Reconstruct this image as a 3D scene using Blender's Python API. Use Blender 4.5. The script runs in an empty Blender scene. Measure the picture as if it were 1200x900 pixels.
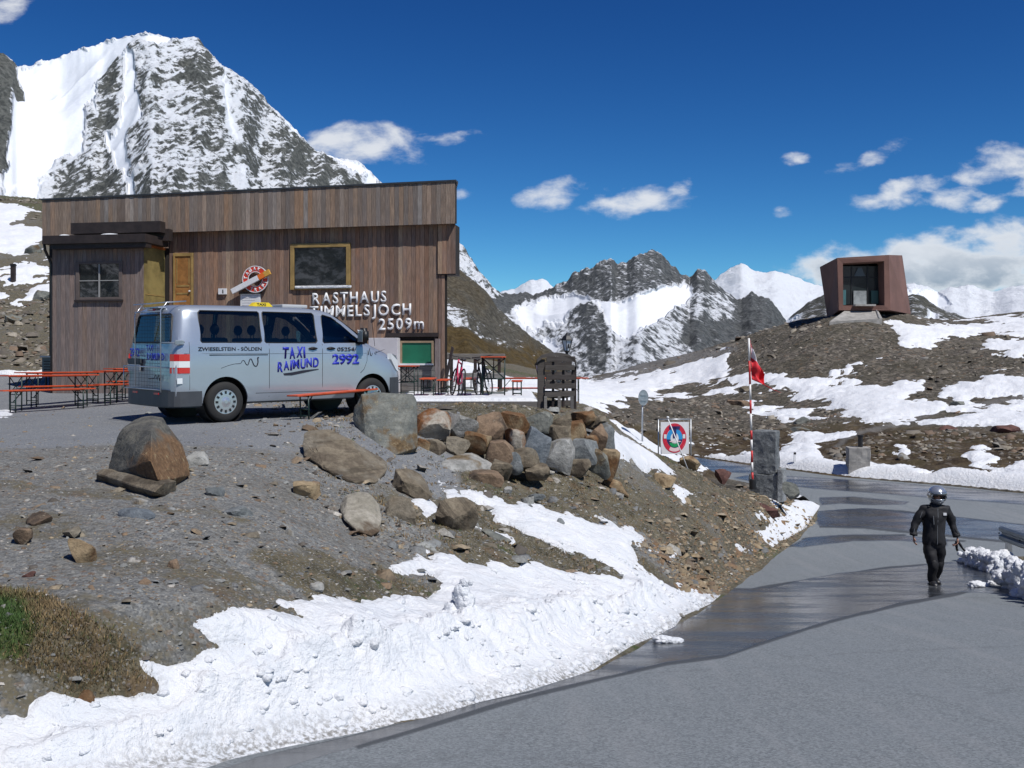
import bpy, bmesh, math, random
import numpy as np
from mathutils import Vector, Matrix, Euler
R = math.radians
random.seed(7)
rng = np.random.default_rng(11)
C = bpy.context.scene.collection

# ------------------------------------------------------------------ camera, light, sky
F = 1167.0            # focal length in photo pixels (1200 wide)
HZ = 425.0            # row of the horizon in the photo
cam_data = bpy.data.cameras.new('camera')
cam_data.sensor_width = 36.0
cam_data.lens = 36.0 * F / 1200.0
cam_data.shift_y = (HZ - 450.0) / 1200.0
cam_data.clip_start = 0.1
cam_data.clip_end = 20000.0
cam = bpy.data.objects.new('camera', cam_data)
cam.rotation_euler = (R(90), 0, 0)
cam.location = (0, 0, 0)
C.objects.link(cam)
bpy.context.scene.camera = cam

SUN_EL, SUN_AZ = 56.0, 138.0      # azimuth: clockwise from the viewing direction (+Y)
sd = Vector((math.sin(R(SUN_AZ)) * math.cos(R(SUN_EL)), math.cos(R(SUN_AZ)) * math.cos(R(SUN_EL)), math.sin(R(SUN_EL))))
sun_data = bpy.data.lights.new('sun', 'SUN')
sun_data.energy = 3.7
sun_data.angle = R(0.5)
sun_data.color = (1.0, 0.965, 0.92)
sun = bpy.data.objects.new('sun', sun_data)
sun.rotation_euler = sd.to_track_quat('Z', 'Y').to_euler()
C.objects.link(sun)

vs = bpy.context.scene.view_settings
vs.view_transform = 'Standard'
vs.look = 'None'
vs.exposure = 0.28
vs.gamma = 1.0

world = bpy.data.worlds.new('World')
bpy.context.scene.world = world
world.use_nodes = True

class NT:
    """small node builder"""
    def __init__(s, tree):
        s.t = tree; s.n = tree.nodes; s.l = tree.links
    def node(s, typ, **kw):
        n = s.n.new(typ)
        ins = kw.pop('ins', None)
        for k, v in kw.items(): setattr(n, k, v)
        if ins:
            for k, v in ins.items(): s.put(n, k, v)
        return n
    def put(s, n, k, v):
        sock = n.inputs[k]
        if isinstance(v, bpy.types.NodeSocket): s.l.new(v, sock)
        else: sock.default_value = v
    def math(s, op, a, b=None, c=None, clamp=False):
        n = s.n.new('ShaderNodeMath'); n.operation = op; n.use_clamp = clamp
        s.put(n, 0, a)
        if b is not None: s.put(n, 1, b)
        if c is not None: s.put(n, 2, c)
        return n.outputs[0]
    def ss(s, v, lo, hi, to0=0.0, to1=1.0):
        n = s.n.new('ShaderNodeMapRange'); n.interpolation_type = 'SMOOTHSTEP'
        s.put(n, 0, v); s.put(n, 1, lo); s.put(n, 2, hi); s.put(n, 3, to0); s.put(n, 4, to1)
        return n.outputs[0]
    def mix(s, f, a, b, blend='MIX'):
        n = s.n.new('ShaderNodeMix'); n.data_type = 'RGBA'; n.blend_type = blend
        s.put(n, 0, f); s.put(n, 6, a if isinstance(a, bpy.types.NodeSocket) else tuple(a) + (1,) if len(a) == 3 else a)
        s.put(n, 7, b if isinstance(b, bpy.types.NodeSocket) else tuple(b) + (1,) if len(b) == 3 else b)
        return n.outputs[2]
    def noise(s, vec, scale, detail=4, rough=0.55, dist=0.0, out=0):
        n = s.n.new('ShaderNodeTexNoise')
        if vec is not None: s.l.new(vec, n.inputs['Vector'])
        n.inputs['Scale'].default_value = scale; n.inputs['Detail'].default_value = detail
        n.inputs['Roughness'].default_value = rough; n.inputs['Distortion'].default_value = dist
        return n.outputs[out]
    def voro(s, vec, scale, feature='F1', out=0, rnd=1.0):
        n = s.n.new('ShaderNodeTexVoronoi'); n.feature = feature
        if vec is not None: s.l.new(vec, n.inputs['Vector'])
        n.inputs['Scale'].default_value = scale
        n.inputs['Randomness'].default_value = rnd
        return n.outputs[out]
    def mapping(s, vec, loc=(0, 0, 0), rot=(0, 0, 0), scale=(1, 1, 1)):
        n = s.n.new('ShaderNodeMapping'); s.l.new(vec, n.inputs[0])
        n.inputs[1].default_value = loc; n.inputs[2].default_value = rot; n.inputs[3].default_value = scale
        return n.outputs[0]
    def ramp(s, v, stops, interp='LINEAR'):
        n = s.n.new('ShaderNodeValToRGB'); n.color_ramp.interpolation = interp
        s.put(n, 0, v)
        el = n.color_ramp.elements
        while len(el) < len(stops): el.new(0.5)
        for e, (p, c) in zip(el, stops):
            e.position = p; e.color = tuple(c) + (1,) if len(c) == 3 else c
        return n.outputs[0]
    def attr(s, name, out='Fac'):
        n = s.n.new('ShaderNodeAttribute'); n.attribute_name = name
        return n.outputs[out]
    def bump(s, h, strength=0.5, dist=0.02, normal=None):
        n = s.n.new('ShaderNodeBump'); s.put(n, 'Height', h)
        n.inputs['Strength'].default_value = strength; n.inputs['Distance'].default_value = dist
        if normal is not None: s.l.new(normal, n.inputs['Normal'])
        return n.outputs[0]

def build_world():
    t = NT(world.node_tree)
    t.n.clear()
    out = t.node('ShaderNodeOutputWorld')
    bg = t.node('ShaderNodeBackground')
    bg.inputs[1].default_value = 0.10
    sky = t.node('ShaderNodeTexSky', sky_type='NISHITA', sun_disc=False, sun_elevation=R(SUN_EL),
                 sun_rotation=R(SUN_AZ), altitude=2500.0, air_density=1.0, dust_density=0.15, ozone_density=2.5)
    tc = t.node('ShaderNodeTexCoord')
    sep = t.node('ShaderNodeSeparateXYZ'); t.l.new(tc.outputs['Generated'], sep.inputs[0])
    x, y, z = sep.outputs
    yy = t.math('MAXIMUM', y, 0.05)
    u = t.math('DIVIDE', x, yy); v = t.math('DIVIDE', z, yy)
    nv = t.node('ShaderNodeCombineXYZ'); t.put(nv, 0, u); t.put(nv, 1, v)
    nmap = t.mapping(nv.outputs[0], scale=(1.0, 1.9, 1.0))
    n1 = t.noise(nmap, 15.0, 10, 0.60, 0.15)
    n2 = t.noise(nmap, 30.0, 6, 0.6, 0.4)
    nn = t.math('ADD', t.math('MULTIPLY', t.math('SUBTRACT', n1, 0.5), 4.2), t.math('MULTIPLY', t.math('SUBTRACT', n2, 0.5), 1.6))
    # cumulus puffs: centre px, py, half sizes, tilt, density
    blobs = [(425, 168, 84, 27, 0.0, 1.0), (495, 163, 60, 9, -0.04, .75), (385, 162, 36, 16, 0, .8),
             (645, 229, 42, 20, -.22, 1.15), (663, 216, 18, 12, 0, .8), (742, 236, 62, 19, -.04, 1.1), (786, 226, 26, 9, -.5, .5),
             (931, 184, 17, 9, -.1, .8), (917, 247, 14, 7, 0, .55), (1035, 178, 44, 9, -.35, .42),
             (1020, 237, 38, 12, 0, .7), (1062, 225, 50, 17, -.35, .85), (1172, 196, 58, 26, -.1, 1.15), (1130, 234, 60, 16, 0, .8), (1240, 215, 70, 34, 0, 1.1),
             (8, 12, 40, 20, -.8, .75), (540, 232, 16, 8, 0, .45),
             (985, 322, 100, 38, -.18, 1.3), (1095, 312, 105, 50, -.06, 1.9), (1195, 304, 110, 54, 0, 1.9), (1320, 300, 110, 60, 0, 1.5), (1440, 320, 120, 60, 0, 1.3)]
    tot = None
    for px, py, rx, ry, tilt, den in blobs:
        du = t.math('SUBTRACT', u, (px - 600) / F); dv = t.math('SUBTRACT', v, (HZ - py) / F)
        dv = t.math('ADD', dv, t.math('MULTIPLY', du, tilt))
        a = t.math('POWER', t.math('MULTIPLY', du, F / rx), 2.0)
        # flatter base: squeeze below the centre
        b = t.math('POWER', t.math('MULTIPLY', dv, F / ry), 2.0)
        d = t.math('SUBTRACT', 1.0, t.math('ADD', a, b))
        d = t.math('MULTIPLY', t.math('MAXIMUM', d, -4.0), den)
        tot = d if tot is None else t.math('MAXIMUM', tot, d)
    front = t.ss(y, 0.06, 0.2)
    body = t.math('ADD', tot, nn)
    m = t.ss(body, -0.05, 1.5)
    m = t.math('MULTIPLY', m, front)
    # scattered fair weather clouds over the rest of the sky
    gmap = t.mapping(tc.outputs['Generated'], scale=(1, 1, 2.6))
    g = t.noise(gmap, 3.2, 8, 0.6, 0.2)
    gm = t.math('MULTIPLY', t.ss(g, 0.60, 0.74), t.ss(y, 0.25, 0.0))
    gm = t.math('MULTIPLY', gm, t.ss(z, 0.0, 0.08))
    m = t.math('MAXIMUM', m, gm)
    thick = t.ss(body, 0.9, 2.2)
    n3 = t.noise(nmap, 7.0, 6, 0.6, 0.2)
    grey = t.math('MULTIPLY', t.math('MULTIPLY', thick, t.ss(n3, 0.25, 0.55)), t.ss(v, 0.15, 0.06))
    ccol = t.mix(grey, (6.6, 6.8, 7.1), (2.3, 2.8, 3.5))
    # thin, dry air at 2500 m: a deeper blue than the sea-level model gives, over the whole sky
    sr = t.node('ShaderNodeSeparateColor'); t.l.new(sky.outputs[0], sr.inputs[0])
    cc = t.node('ShaderNodeCombineColor')
    for i, (g_, k_) in enumerate(((2.0, .84), (1.68, 1.02), (1.34, .93))):
        ch = t.math('MINIMUM', t.math('MULTIPLY', sr.outputs[i], 0.1), 0.85)
        t.put(cc, i, t.math('MULTIPLY', t.math('POWER', ch, g_), k_ * 10))
    skyc = cc.outputs[0]
    col = t.mix(t.math('MULTIPLY', m, 0.88), skyc, ccol)
    t.l.new(col, bg.inputs[0])
    t.l.new(bg.outputs[0], out.inputs[0])
build_world()

# ------------------------------------------------------------------ object helpers
def tag(o, label=None, cat=None, group=None, kind=None):
    if label: o['label'] = label
    if cat: o['category'] = cat
    if group: o['group'] = group
    if kind: o['kind'] = kind
    return o
def thing(name, label, cat, loc=(0, 0, 0), rotz=0.0, group=None):
    o = bpy.data.objects.new(name, None); C.objects.link(o)
    o.empty_display_size = 0.1
    o.location = loc; o.rotation_euler = (0, 0, rotz)
    return tag(o, label, cat, group)
def link(name, me, mat=None, parent=None):
    o = bpy.data.objects.new(name, me); C.objects.link(o)
    if mat is not None and not me.materials: me.materials.append(mat)
    if parent is not None: o.parent = parent
    return o
def smooth(me, on=True):
    me.polygons.foreach_set('use_smooth', [on] * len(me.polygons))
def np_mesh(name, co, faces, sm=True):
    me = bpy.data.meshes.new(name)
    co = np.asarray(co, dtype=np.float32); faces = np.asarray(faces, dtype=np.int32)
    k = faces.shape[1]
    me.vertices.add(len(co)); me.vertices.foreach_set('co', co.ravel())
    me.loops.add(faces.size); me.loops.foreach_set('vertex_index', faces.ravel())
    me.polygons.add(len(faces)); me.polygons.foreach_set('loop_start', np.arange(0, faces.size, k, dtype=np.int32))
    try: me.polygons.foreach_set('loop_total', np.full(len(faces), k, dtype=np.int32))
    except Exception: pass
    me.update(calc_edges=True); me.validate()
    if sm: smooth(me)
    return me
def fattr(me, name, arr):
    a = me.attributes.new(name, 'FLOAT', 'POINT'); a.data.foreach_set('value', np.asarray(arr, dtype=np.float32))
def cattr(me, name, arr):
    a = me.attributes.new(name, 'FLOAT_COLOR', 'POINT')
    a.data.foreach_set('color', np.asarray(arr, dtype=np.float32).ravel())
def bm_obj(name, bm, mat, parent=None, sm=False):
    me = bpy.data.meshes.new(name)
    bmesh.ops.recalc_face_normals(bm, faces=bm.faces)
    bm.to_mesh(me); bm.free()
    if sm: smooth(me)
    if mat is not None: me.materials.append(mat)
    o = bpy.data.objects.new(name, me); C.objects.link(o)
    if parent is not None: o.parent = parent
    return o
def bx(bm, lo, hi, M=None, bev=0.0):
    """axis box lo..hi, optional matrix and bevel"""
    lo = Vector(lo); hi = Vector(hi)
    r = bmesh.ops.create_cube(bm, size=1.0)
    vsx = r['verts']
    for v in vsx:
        v.co = Vector(((lo[i] + hi[i]) / 2 + v.co[i] * (hi[i] - lo[i]) for i in range(3)))
    if bev > 0:
        ed = list({e for v in vsx for e in v.link_edges})
        rr = bmesh.ops.bevel(bm, geom=ed, offset=bev, segments=2, profile=0.6, affect='EDGES')
        vsx = list({v for f in rr['faces'] for v in f.verts} | {v for v in vsx if v.is_valid})
    if M is not None:
        bmesh.ops.transform(bm, matrix=M, verts=[v for v in vsx if v.is_valid])
    return vsx
def tube(bm, pts, r, seg=8, caps=True, radii=None):
    """tube along a polyline"""
    pts = [Vector(p) for p in pts]
    rings = []
    n = len(pts)
    prev = None
    for i, p in enumerate(pts):
        d = (pts[min(i + 1, n - 1)] - pts[max(i - 1, 0)])
        if d.length < 1e-9: d = Vector((0, 0, 1))
        d.normalize()
        if prev is None:
            up = Vector((0, 0, 1)) if abs(d.z) < 0.9 else Vector((1, 0, 0))
            a = d.cross(up).normalized()
        else:
            a = (prev - d * prev.dot(d)).normalized()
        prev = a
        b = d.cross(a)
        rr = radii[i] if radii else r
        rings.append([bm.verts.new(p + (a * math.cos(2 * math.pi * k / seg) + b * math.sin(2 * math.pi * k / seg)) * rr) for k in range(seg)])
    for i in range(n - 1):
        for k in range(seg):
            bm.faces.new((rings[i][k], rings[i][(k + 1) % seg], rings[i + 1][(k + 1) % seg], rings[i + 1][k]))
    if caps:
        bm.faces.new(rings[0][::-1]); bm.faces.new(rings[-1])
    return rings
def lathe(bm, prof, seg=24, M=None):
    """profile [(r,z)...] turned about z"""
    rings = []
    for r, z in prof:
        if r < 1e-6:
            v = bm.verts.new((0, 0, z)); rings.append([v] * seg)
        else:
            rings.append([bm.verts.new((r * math.cos(2 * math.pi * k / seg), r * math.sin(2 * math.pi * k / seg), z)) for k in range(seg)])
    for i in range(len(rings) - 1):
        for k in range(seg):
            vsx = []
            for v in (rings[i][k], rings[i][(k + 1) % seg], rings[i + 1][(k + 1) % seg], rings[i + 1][k]):
                if v not in vsx: vsx.append(v)
            if len(vsx) >= 3:
                try: bm.faces.new(vsx)
                except ValueError: pass
    if M is not None:
        s = {v for ring in rings for v in ring}
        bmesh.ops.transform(bm, matrix=M, verts=list(s))
    return rings
def prism(bm, poly, depth_vec, M=None):
    """extrude a planar polygon (list of 3D points) along a vector"""
    a = [bm.verts.new(Vector(p)) for p in poly]
    b = [bm.verts.new(Vector(p) + Vector(depth_vec)) for p in poly]
    n = len(a)
    bm.faces.new(a[::-1]); bm.faces.new(b)
    for i in range(n):
        bm.faces.new((a[i], a[(i + 1) % n], b[(i + 1) % n], b[i]))
    if M is not None: bmesh.ops.transform(bm, matrix=M, verts=a + b)
    return a + b
def copy_tree(o, parent=None):
    c = o.copy(); C.objects.link(c)
    if parent is not None: c.parent = parent
    for ch in list(o.children): copy_tree(ch, c)
    return c

# ------------------------------------------------------------------ materials
MATS = {}
def mat(name, col=(0.5, 0.5, 0.5), rough=0.6, metal=0.0, bump=0.0, bscale=40.0, var=0.0, vscale=3.0, coat=0.0, spec=0.5, obj_rand=0.0):
    if name in MATS: return MATS[name]
    m = bpy.data.materials.new(name); m.use_nodes = True
    t = NT(m.node_tree); p = t.n['Principled BSDF']
    tc = t.node('ShaderNodeTexCoord')
    vec = tc.outputs['Object']
    p.inputs['Roughness'].default_value = rough; p.inputs['Metallic'].default_value = metal
    p.inputs['Specular IOR Level'].default_value = spec
    if coat: p.inputs['Coat Weight'].default_value = coat; p.inputs['Coat Roughness'].default_value = 0.05
    c = tuple(col)
    if var > 0 or obj_rand > 0:
        f = t.noise(vec, vscale, 6, 0.6)
        if obj_rand > 0:
            oi = t.node('ShaderNodeObjectInfo')
            f = t.math('ADD', f, t.math('MULTIPLY', t.math('SUBTRACT', oi.outputs['Random'], .5), obj_rand))
        dark = tuple(x * (1 - var) for x in c); lite = tuple(min(1, x * (1 + var)) for x in c)
        t.l.new(t.mix(t.ss(f, .3, .7), dark, lite), p.inputs['Base Color'])
    else:
        p.inputs['Base Color'].default_value = c + (1,)
    if bump > 0:
        t.l.new(t.bump(t.noise(vec, bscale, 6, 0.6), bump, 0.01), p.inputs['Normal'])
    MATS[name] = m
    return m

# ------------------------------------------------------------------ numpy noise
def _hash(ix, iy, iz, seed):
    with np.errstate(over='ignore'):
        h = (ix.astype(np.uint32) * np.uint32(374761393) + iy.astype(np.uint32) * np.uint32(668265263)
             + iz.astype(np.uint32) * np.uint32(2147483647) + np.uint32(seed * 144269 + 1013904223))
        h = (h ^ (h >> np.uint32(13))) * np.uint32(1274126177)
        h = (h ^ (h >> np.uint32(15))) * np.uint32(2246822519)
        h = h ^ (h >> np.uint32(16))
    return h.astype(np.float64) / 4294967295.0
def vnoise(x, y, z=None, seed=0):
    """value noise -1..1"""
    x = np.asarray(x, float); y = np.asarray(y, float)
    if z is None:
        x0 = np.floor(x); y0 = np.floor(y); fx = x - x0; fy = y - y0
        fx = fx * fx * fx * (fx * (fx * 6 - 15) + 10); fy = fy * fy * fy * (fy * (fy * 6 - 15) + 10)
        ix = x0.astype(np.int64); iy = y0.astype(np.int64); iz = np.zeros_like(ix)
        a = _hash(ix, iy, iz, seed); b = _hash(ix + 1, iy, iz, seed); c = _hash(ix, iy + 1, iz, seed); d = _hash(ix + 1, iy + 1, iz, seed)
        return ((a * (1 - fx) + b * fx) * (1 - fy) + (c * (1 - fx) + d * fx) * fy) * 2 - 1
    z = np.asarray(z, float)
    x0 = np.floor(x); y0 = np.floor(y); z0 = np.floor(z)
    fx = x - x0; fy = y - y0; fz = z - z0
    fx = fx * fx * (3 - 2 * fx); fy = fy * fy * (3 - 2 * fy); fz = fz * fz * (3 - 2 * fz)
    ix = x0.astype(np.int64); iy = y0.astype(np.int64); iz = z0.astype(np.int64)
    r = 0
    for dz in (0, 1):
        a = _hash(ix, iy, iz + dz, seed); b = _hash(ix + 1, iy, iz + dz, seed); c = _hash(ix, iy + 1, iz + dz, seed); d = _hash(ix + 1, iy + 1, iz + dz, seed)
        v = (a * (1 - fx) + b * fx) * (1 - fy) + (c * (1 - fx) + d * fx) * fy
        r = r + v * (fz if dz else 1 - fz)
    return r * 2 - 1
def fbm(x, y, z=None, oct=4, seed=0, gain=0.5, ridged=False):
    s = 0; a = 1.0; tot = 0
    for o in range(oct):
        f = 2.0 ** o
        ca, sa = math.cos(0.6 * o), math.sin(0.6 * o)
        xx = (x * ca - y * sa) * f + 17.3 * o; yy = (x * sa + y * ca) * f - 9.1 * o
        n = vnoise(xx, yy, None if z is None else z * f + 3.7 * o, seed + o)
        if ridged: n = 1 - 2 * np.abs(n)
        s = s + n * a; tot += a; a *= gain
    return s / tot
def sstep(x, lo, hi):
    t = np.clip((np.asarray(x, float) - lo) / (hi - lo), 0, 1)
    return t * t * (3 - 2 * t)
def sdpoly(x, y, poly):
    """signed distance, positive inside"""
    x = np.asarray(x, float); y = np.asarray(y, float)
    best = np.full(x.shape, 1e18); inside = np.zeros(x.shape, bool)
    n = len(poly)
    for i in range(n):
        ax, ay = poly[i]; bx_, by = poly[(i + 1) % n]
        dx, dy = bx_ - ax, by - ay
        L = dx * dx + dy * dy + 1e-12
        t = np.clip(((x - ax) * dx + (y - ay) * dy) / L, 0, 1)
        ex = x - ax - t * dx; ey = y - ay - t * dy
        best = np.minimum(best, ex * ex + ey * ey)
        if ay != by:
            cond = (ay > y) != (by > y)
            inside ^= cond & (x < dx * (y - ay) / dy + ax)
    d = np.sqrt(best)
    return np.where(inside, d, -d)
def sdline(x, y, pts):
    best = np.full(np.shape(x), 1e18)
    for (ax, ay), (bx_, by) in zip(pts[:-1], pts[1:]):
        dx, dy = bx_ - ax, by - ay; L = dx * dx + dy * dy + 1e-12
        t = np.clip(((x - ax) * dx + (y - ay) * dy) / L, 0, 1)
        best = np.minimum(best, (x - ax - t * dx) ** 2 + (y - ay - t * dy) ** 2)
    return np.sqrt(best)
def W(px, py, Y):
    """world point of photo pixel at depth Y"""
    return Vector(((px - 600.0) / F * Y, Y, (HZ - py) / F * Y))
# ------------------------------------------------------------------ the ground
CP = [ # photo column, row, distance
 (-400,640,6.5),(-400,540,10),(-400,505,16),(-400,490,22),(-400,462,30),(-400,400,40),(-400,300,60),(-400,235,80),(-400,300,110),
 (-100,700,6.5),(-100,600,9),(-100,522,13.3),(-100,489,19),(-100,484,22),(-100,470,27),(-100,455,31),(-100,400,40),(-100,300,58),(-100,235,78),(-100,260,110),
 (0,860,4.5),(0,760,5.7),(0,700,6.8),(0,640,8),(0,600,9.2),(0,550,11.5),(0,520,14),(0,495,18.5),(0,485,21.5),(0,470,26),(0,457,30),(0,440,34),(0,400,40),(0,350,47),(0,300,57),(0,262,67),(0,236,78),(0,262,110),
 (60,240,80),(60,262,68),(60,300,58),(60,350,48),(60,400,41),(60,440,35),(60,454,31),(60,470,26),
 (100,830,4.9),(100,700,6.9),(100,600,9.3),(100,560,11),(100,520,13.8),(100,497,17.5),(100,484,21.5),(100,470,25.5),
 (180,260,85),(200,300,62),(200,380,46),(200,440,37),(200,456,31),
 (200,760,6.1),(200,700,7.1),(200,640,8.2),(200,600,9.5),(200,560,11.2),(200,522,13.7),(200,500,16.5),(200,482,20),(200,471,25),
 (300,800,6.4),(300,740,7.0),(300,700,7.7),(300,640,8.8),(300,600,10),(300,560,11.8),(300,525,13.8),(300,500,16.5),(300,482,20),(300,471,25),
 (400,830,6.85),(400,780,7.3),(400,740,7.8),(400,700,8.5),(400,650,9.8),(400,600,11.6),(400,560,13.2),(400,530,14.7),(400,507,16),(400,492,18.4),(400,480,21),(400,470,25),
 (400,462,29),(400,440,45),(400,410,70),(400,395,110),
 (440,545,14.2),(450,533,15.4),(450,508,16.7),(450,492,18.2),
 (500,805,7.6),(500,760,8.5),(500,700,9.8),(500,650,11.2),(500,610,12.9),(500,580,14.3),(500,560,15.4),(500,545,16.3),
 (500,487,18.6),(500,480,21),(500,470,25),(500,464,29),(500,452,40),(500,432,60),(500,420,85),(500,412,115),
 (600,780,8.8),(600,740,9.8),(600,690,11.4),(600,640,13.1),(600,600,14.8),(600,575,16.1),(600,558,17.2),
 (600,488,19.2),(600,484,21),(600,474,25),(600,468,30),(600,458,38),(600,444,55),(600,434,80),(600,428,115),
 (650,488,20),(650,486,22),(660,478,30),(660,458,50),(660,448,75),(660,440,112),
 (700,760,10.3),(700,730,11.3),(700,685,13),(700,640,14.8),(700,605,16.4),(700,575,17.9),(700,562,18.7),
 (690,491,20.3),(700,494,22),(705,490,28),(710,484,40),(700,476,60),(700,461,80),(700,447,106),
 (760,712,13.2),(760,690,14),(760,640,16.2),(760,600,18.4),(760,565,20.8),(760,540,23.3),(750,522,24.5),(760,545,28),(760,545,34),(760,524,45),(760,505,53),(760,478,66),(760,455,84),(768,423,108),(730,435,107),(810,415,109),
 (850,680,17.6),(850,655,18.8),(850,625,20.7),(850,598,23.2),(850,574,26.3),(850,590,30),(850,580,35),
 (820,560,26),(820,585,31),
 (905,645,23.8),(905,622,25),(905,595,27.4),(905,577,29.6),(905,588,32.5),(940,615,27.6),(945,600,29.5),(940,585,32),(960,592,31),
 (820,528,52),(820,505,59),(820,482,67),(820,462,78),(820,446,90),(832,411,111),
 (870,534,49),(870,510,57),(870,485,66),(870,455,77),(870,430,84),(870,403,96),(855,407,112),
 (900,420,84),(900,395,94),(900,385,100),
 (950,545,44.5),(950,530,49),(950,500,57),(950,470,66),(950,445,74),(950,415,80),(950,385,87),(950,377,93),
 (1000,548,43.5),(1000,530,47),(1000,500,55),(1000,470,64),(1000,445,72),(1000,420,77.5),(1000,390,84),(1000,370,88.5),(1000,364,93),(1000,366,98),(1010,395,118),
 (1040,440,71),(1050,400,80),(1050,374,90),(1060,368,97),(1060,385,118),
 (1100,556,39),(1100,535,44),(1100,505,52),(1100,470,61),(1100,440,70),(1100,415,77),(1100,392,86),(1100,380,97),(1100,376,104),(1100,395,125),
 (1200,564,37.2),(1200,540,42),(1200,505,50),(1200,470,59),(1200,440,67),(1200,415,75),(1200,392,86),(1200,375,100),(1200,366,112),(1200,380,135),
 (1350,575,33),(1350,530,42),(1350,470,58),(1350,415,74),(1350,370,100),(1350,355,115),
 (1800,560,30),(1800,500,45),(1800,420,74),(1800,365,100),
 (1250,840,7.5),(1300,760,10),(1300,700,16),(1300,660,22),(1500,900,6),(1500,760,12),(1500,680,20),
 (-400,420,180),(0,420,180),(200,440,180),(400,500,180),(500,520,180),(600,540,180),(700,540,170),(780,540,170),(850,520,160),(920,500,160),(1000,480,160),(1100,470,170),(1200,440,180),(1400,430,180),(1800,430,180),(560,430,140),(650,480,140),(720,490,135),(800,480,135),(400,430,140),(100,330,140),(860,450,135),
 (0,1560,1.5),(-600,1560,1.5),(600,1700,1.3),(1500,1700,1.3),(0,1000,3.2),(-500,1000,3.0),(600,1010,3.4),(1500,1040,3.4),
]
CP = np.array(CP, float)
def _feat(a, l): return np.stack([a * 1.0, l * 0.8], -1)
def _tps(r2):
    return 0.5 * r2 * np.log(r2 + 1e-9)
_pa = (CP[:, 0] - 600) / F; _pl = np.log(CP[:, 2]); _pz = (HZ - CP[:, 1]) / F * CP[:, 2]
_pf = _feat(_pa, _pl)
_n = len(CP)
_d2 = ((_pf[:, None] - _pf[None]) ** 2).sum(-1)
_K = _tps(_d2) + np.eye(_n) * 2e-4
_P = np.concatenate([np.ones((_n, 1)), _pf], 1)
_A = np.block([[_K, _P], [_P.T, np.zeros((3, 3))]])
_w = np.linalg.solve(_A, np.concatenate([_pz, np.zeros(3)]))
# tabulate for speed
TA = np.linspace(-2.6, 2.6, 521); TL = np.linspace(math.log(0.4), math.log(200), 421)
_ga, _gl = np.meshgrid(TA, TL, indexing='ij')
_gf = _feat(_ga.ravel(), _gl.ravel())
_z = np.zeros(len(_gf))
for i in range(0, len(_gf), 20000):
    f = _gf[i:i + 20000]
    r2 = ((f[:, None] - _pf[None]) ** 2).sum(-1)
    _z[i:i + 20000] = _tps(r2) @ _w[:_n] + _w[_n] + f @ _w[_n + 1:]
TZ = _z.reshape(_ga.shape)
def tps_z(X, Y):
    Y = np.maximum(np.asarray(Y, float), 0.41); a = np.clip(np.asarray(X, float) / Y, -2.59, 2.59); l = np.clip(np.log(Y), TL[0], TL[-1] - 1e-6)
    fa = (a - TA[0]) / (TA[1] - TA[0]); fl = (l - TL[0]) / (TL[1] - TL[0])
    i = np.clip(fa.astype(int), 0, len(TA) - 2); j = np.clip(fl.astype(int), 0, len(TL) - 2)
    u = fa - i; v = fl - j
    return (TZ[i, j] * (1 - u) * (1 - v) + TZ[i + 1, j] * u * (1 - v) + TZ[i, j + 1] * (1 - u) * v + TZ[i + 1, j + 1] * u * v)

_RY = np.array([-5, 0, 5, 10, 14, 17, 18.5, 20, 22, 24, 26, 28, 30, 33, 36, 45, 60, 90.])
_RZ = np.array([-1.2, -1.6, -2.29, -2.977, -3.52, -3.92, -4.11, -4.28, -4.47, -4.60, -4.67, -4.71, -4.73, -4.745, -4.75, -4.76, -4.78, -4.8])
def road_z(Y): 
    Y = np.asarray(Y, float)
    return (np.interp(Y - .8, _RY, _RZ) + np.interp(Y, _RY, _RZ) + np.interp(Y + .8, _RY, _RZ)) / 3
ROAD = [(-5,3.2),(-3.2,4.7),(-1.75,6.15),(-1.16,6.8),(-.64,7.25),(.0,8.15),(.81,9.4),(2.0,12.4),(3.6,16.8),(5.9,22.8),(7.7,26.6),(9.2,30.0),(10.3,33.5),(9.8,38),(8,43),(4,47),(0,49.5),(-8,52),
        (-20,54),(-20,62),(-6,60),(0,57.5),(5,54),(9.3,50.2),(11.1,46.2),(14.05,41),(16.6,38.6),(18.6,36.2),(21.5,33.6),(32,29.5),(60,22),(90,15),(90,6),(60,12),(32,20),(20,22.6),(13,23.6),(11,23.2),(10.5,21.5),(9.3,18),(8,15.2),(6.2,11),(3.9,6.6),(2.4,3),(1.6,.5),(1.5,-3),(-3,-3),(-6,.8)]
def ground_base(X, Y):
    """ground height without the small relief; and distance outside the road"""
    X = np.asarray(X, float); Y = np.asarray(Y, float)
    T = tps_z(X, Y); d = -sdpoly(X, Y, ROAD); rz = road_z(Y)
    # the verge on the far right falls gently away from the road; the ground about the viewpoint is level
    xr = np.interp(Y, [-3, .5, 3, 6.6, 11, 15.2, 18, 21.5, 23.5], [.9, .9, 1.6, 3.2, 5.4, 7.2, 8.5, 9.8, 10.4])
    T = np.where((X > xr) & (Y < 24), rz - .05 - .07 * np.clip(d, 0, 9), T)
    nearl = sstep(4.6 - Y, 0, 1.2) * (X < .5)
    T = T * (1 - nearl) + (-1.62 - .05 * Y) * nearl
    w = sstep(d, 0.0, 0.9)
    far = sstep(np.asarray(Y, float), 31, 36)
    w2 = sstep(d, 0.0, 2.0)
    w = w * (1 - far) + w2 * far
    Z = rz * (1 - w) + T * w
    # a low verge so that the asphalt edge is the crossing line of two surfaces
    Z = Z + np.where(d > 0, 0.0, 0.0) + 0.05 * sstep(d, -0.02, 0.2) - 0.05 * sstep(-d, -0.02, 0.25) 
    return Z, d
VAN0 = Vector((-5.43, 17.37, 0)); VDIR = Vector((.725, .689, 0)).normalized()
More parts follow.
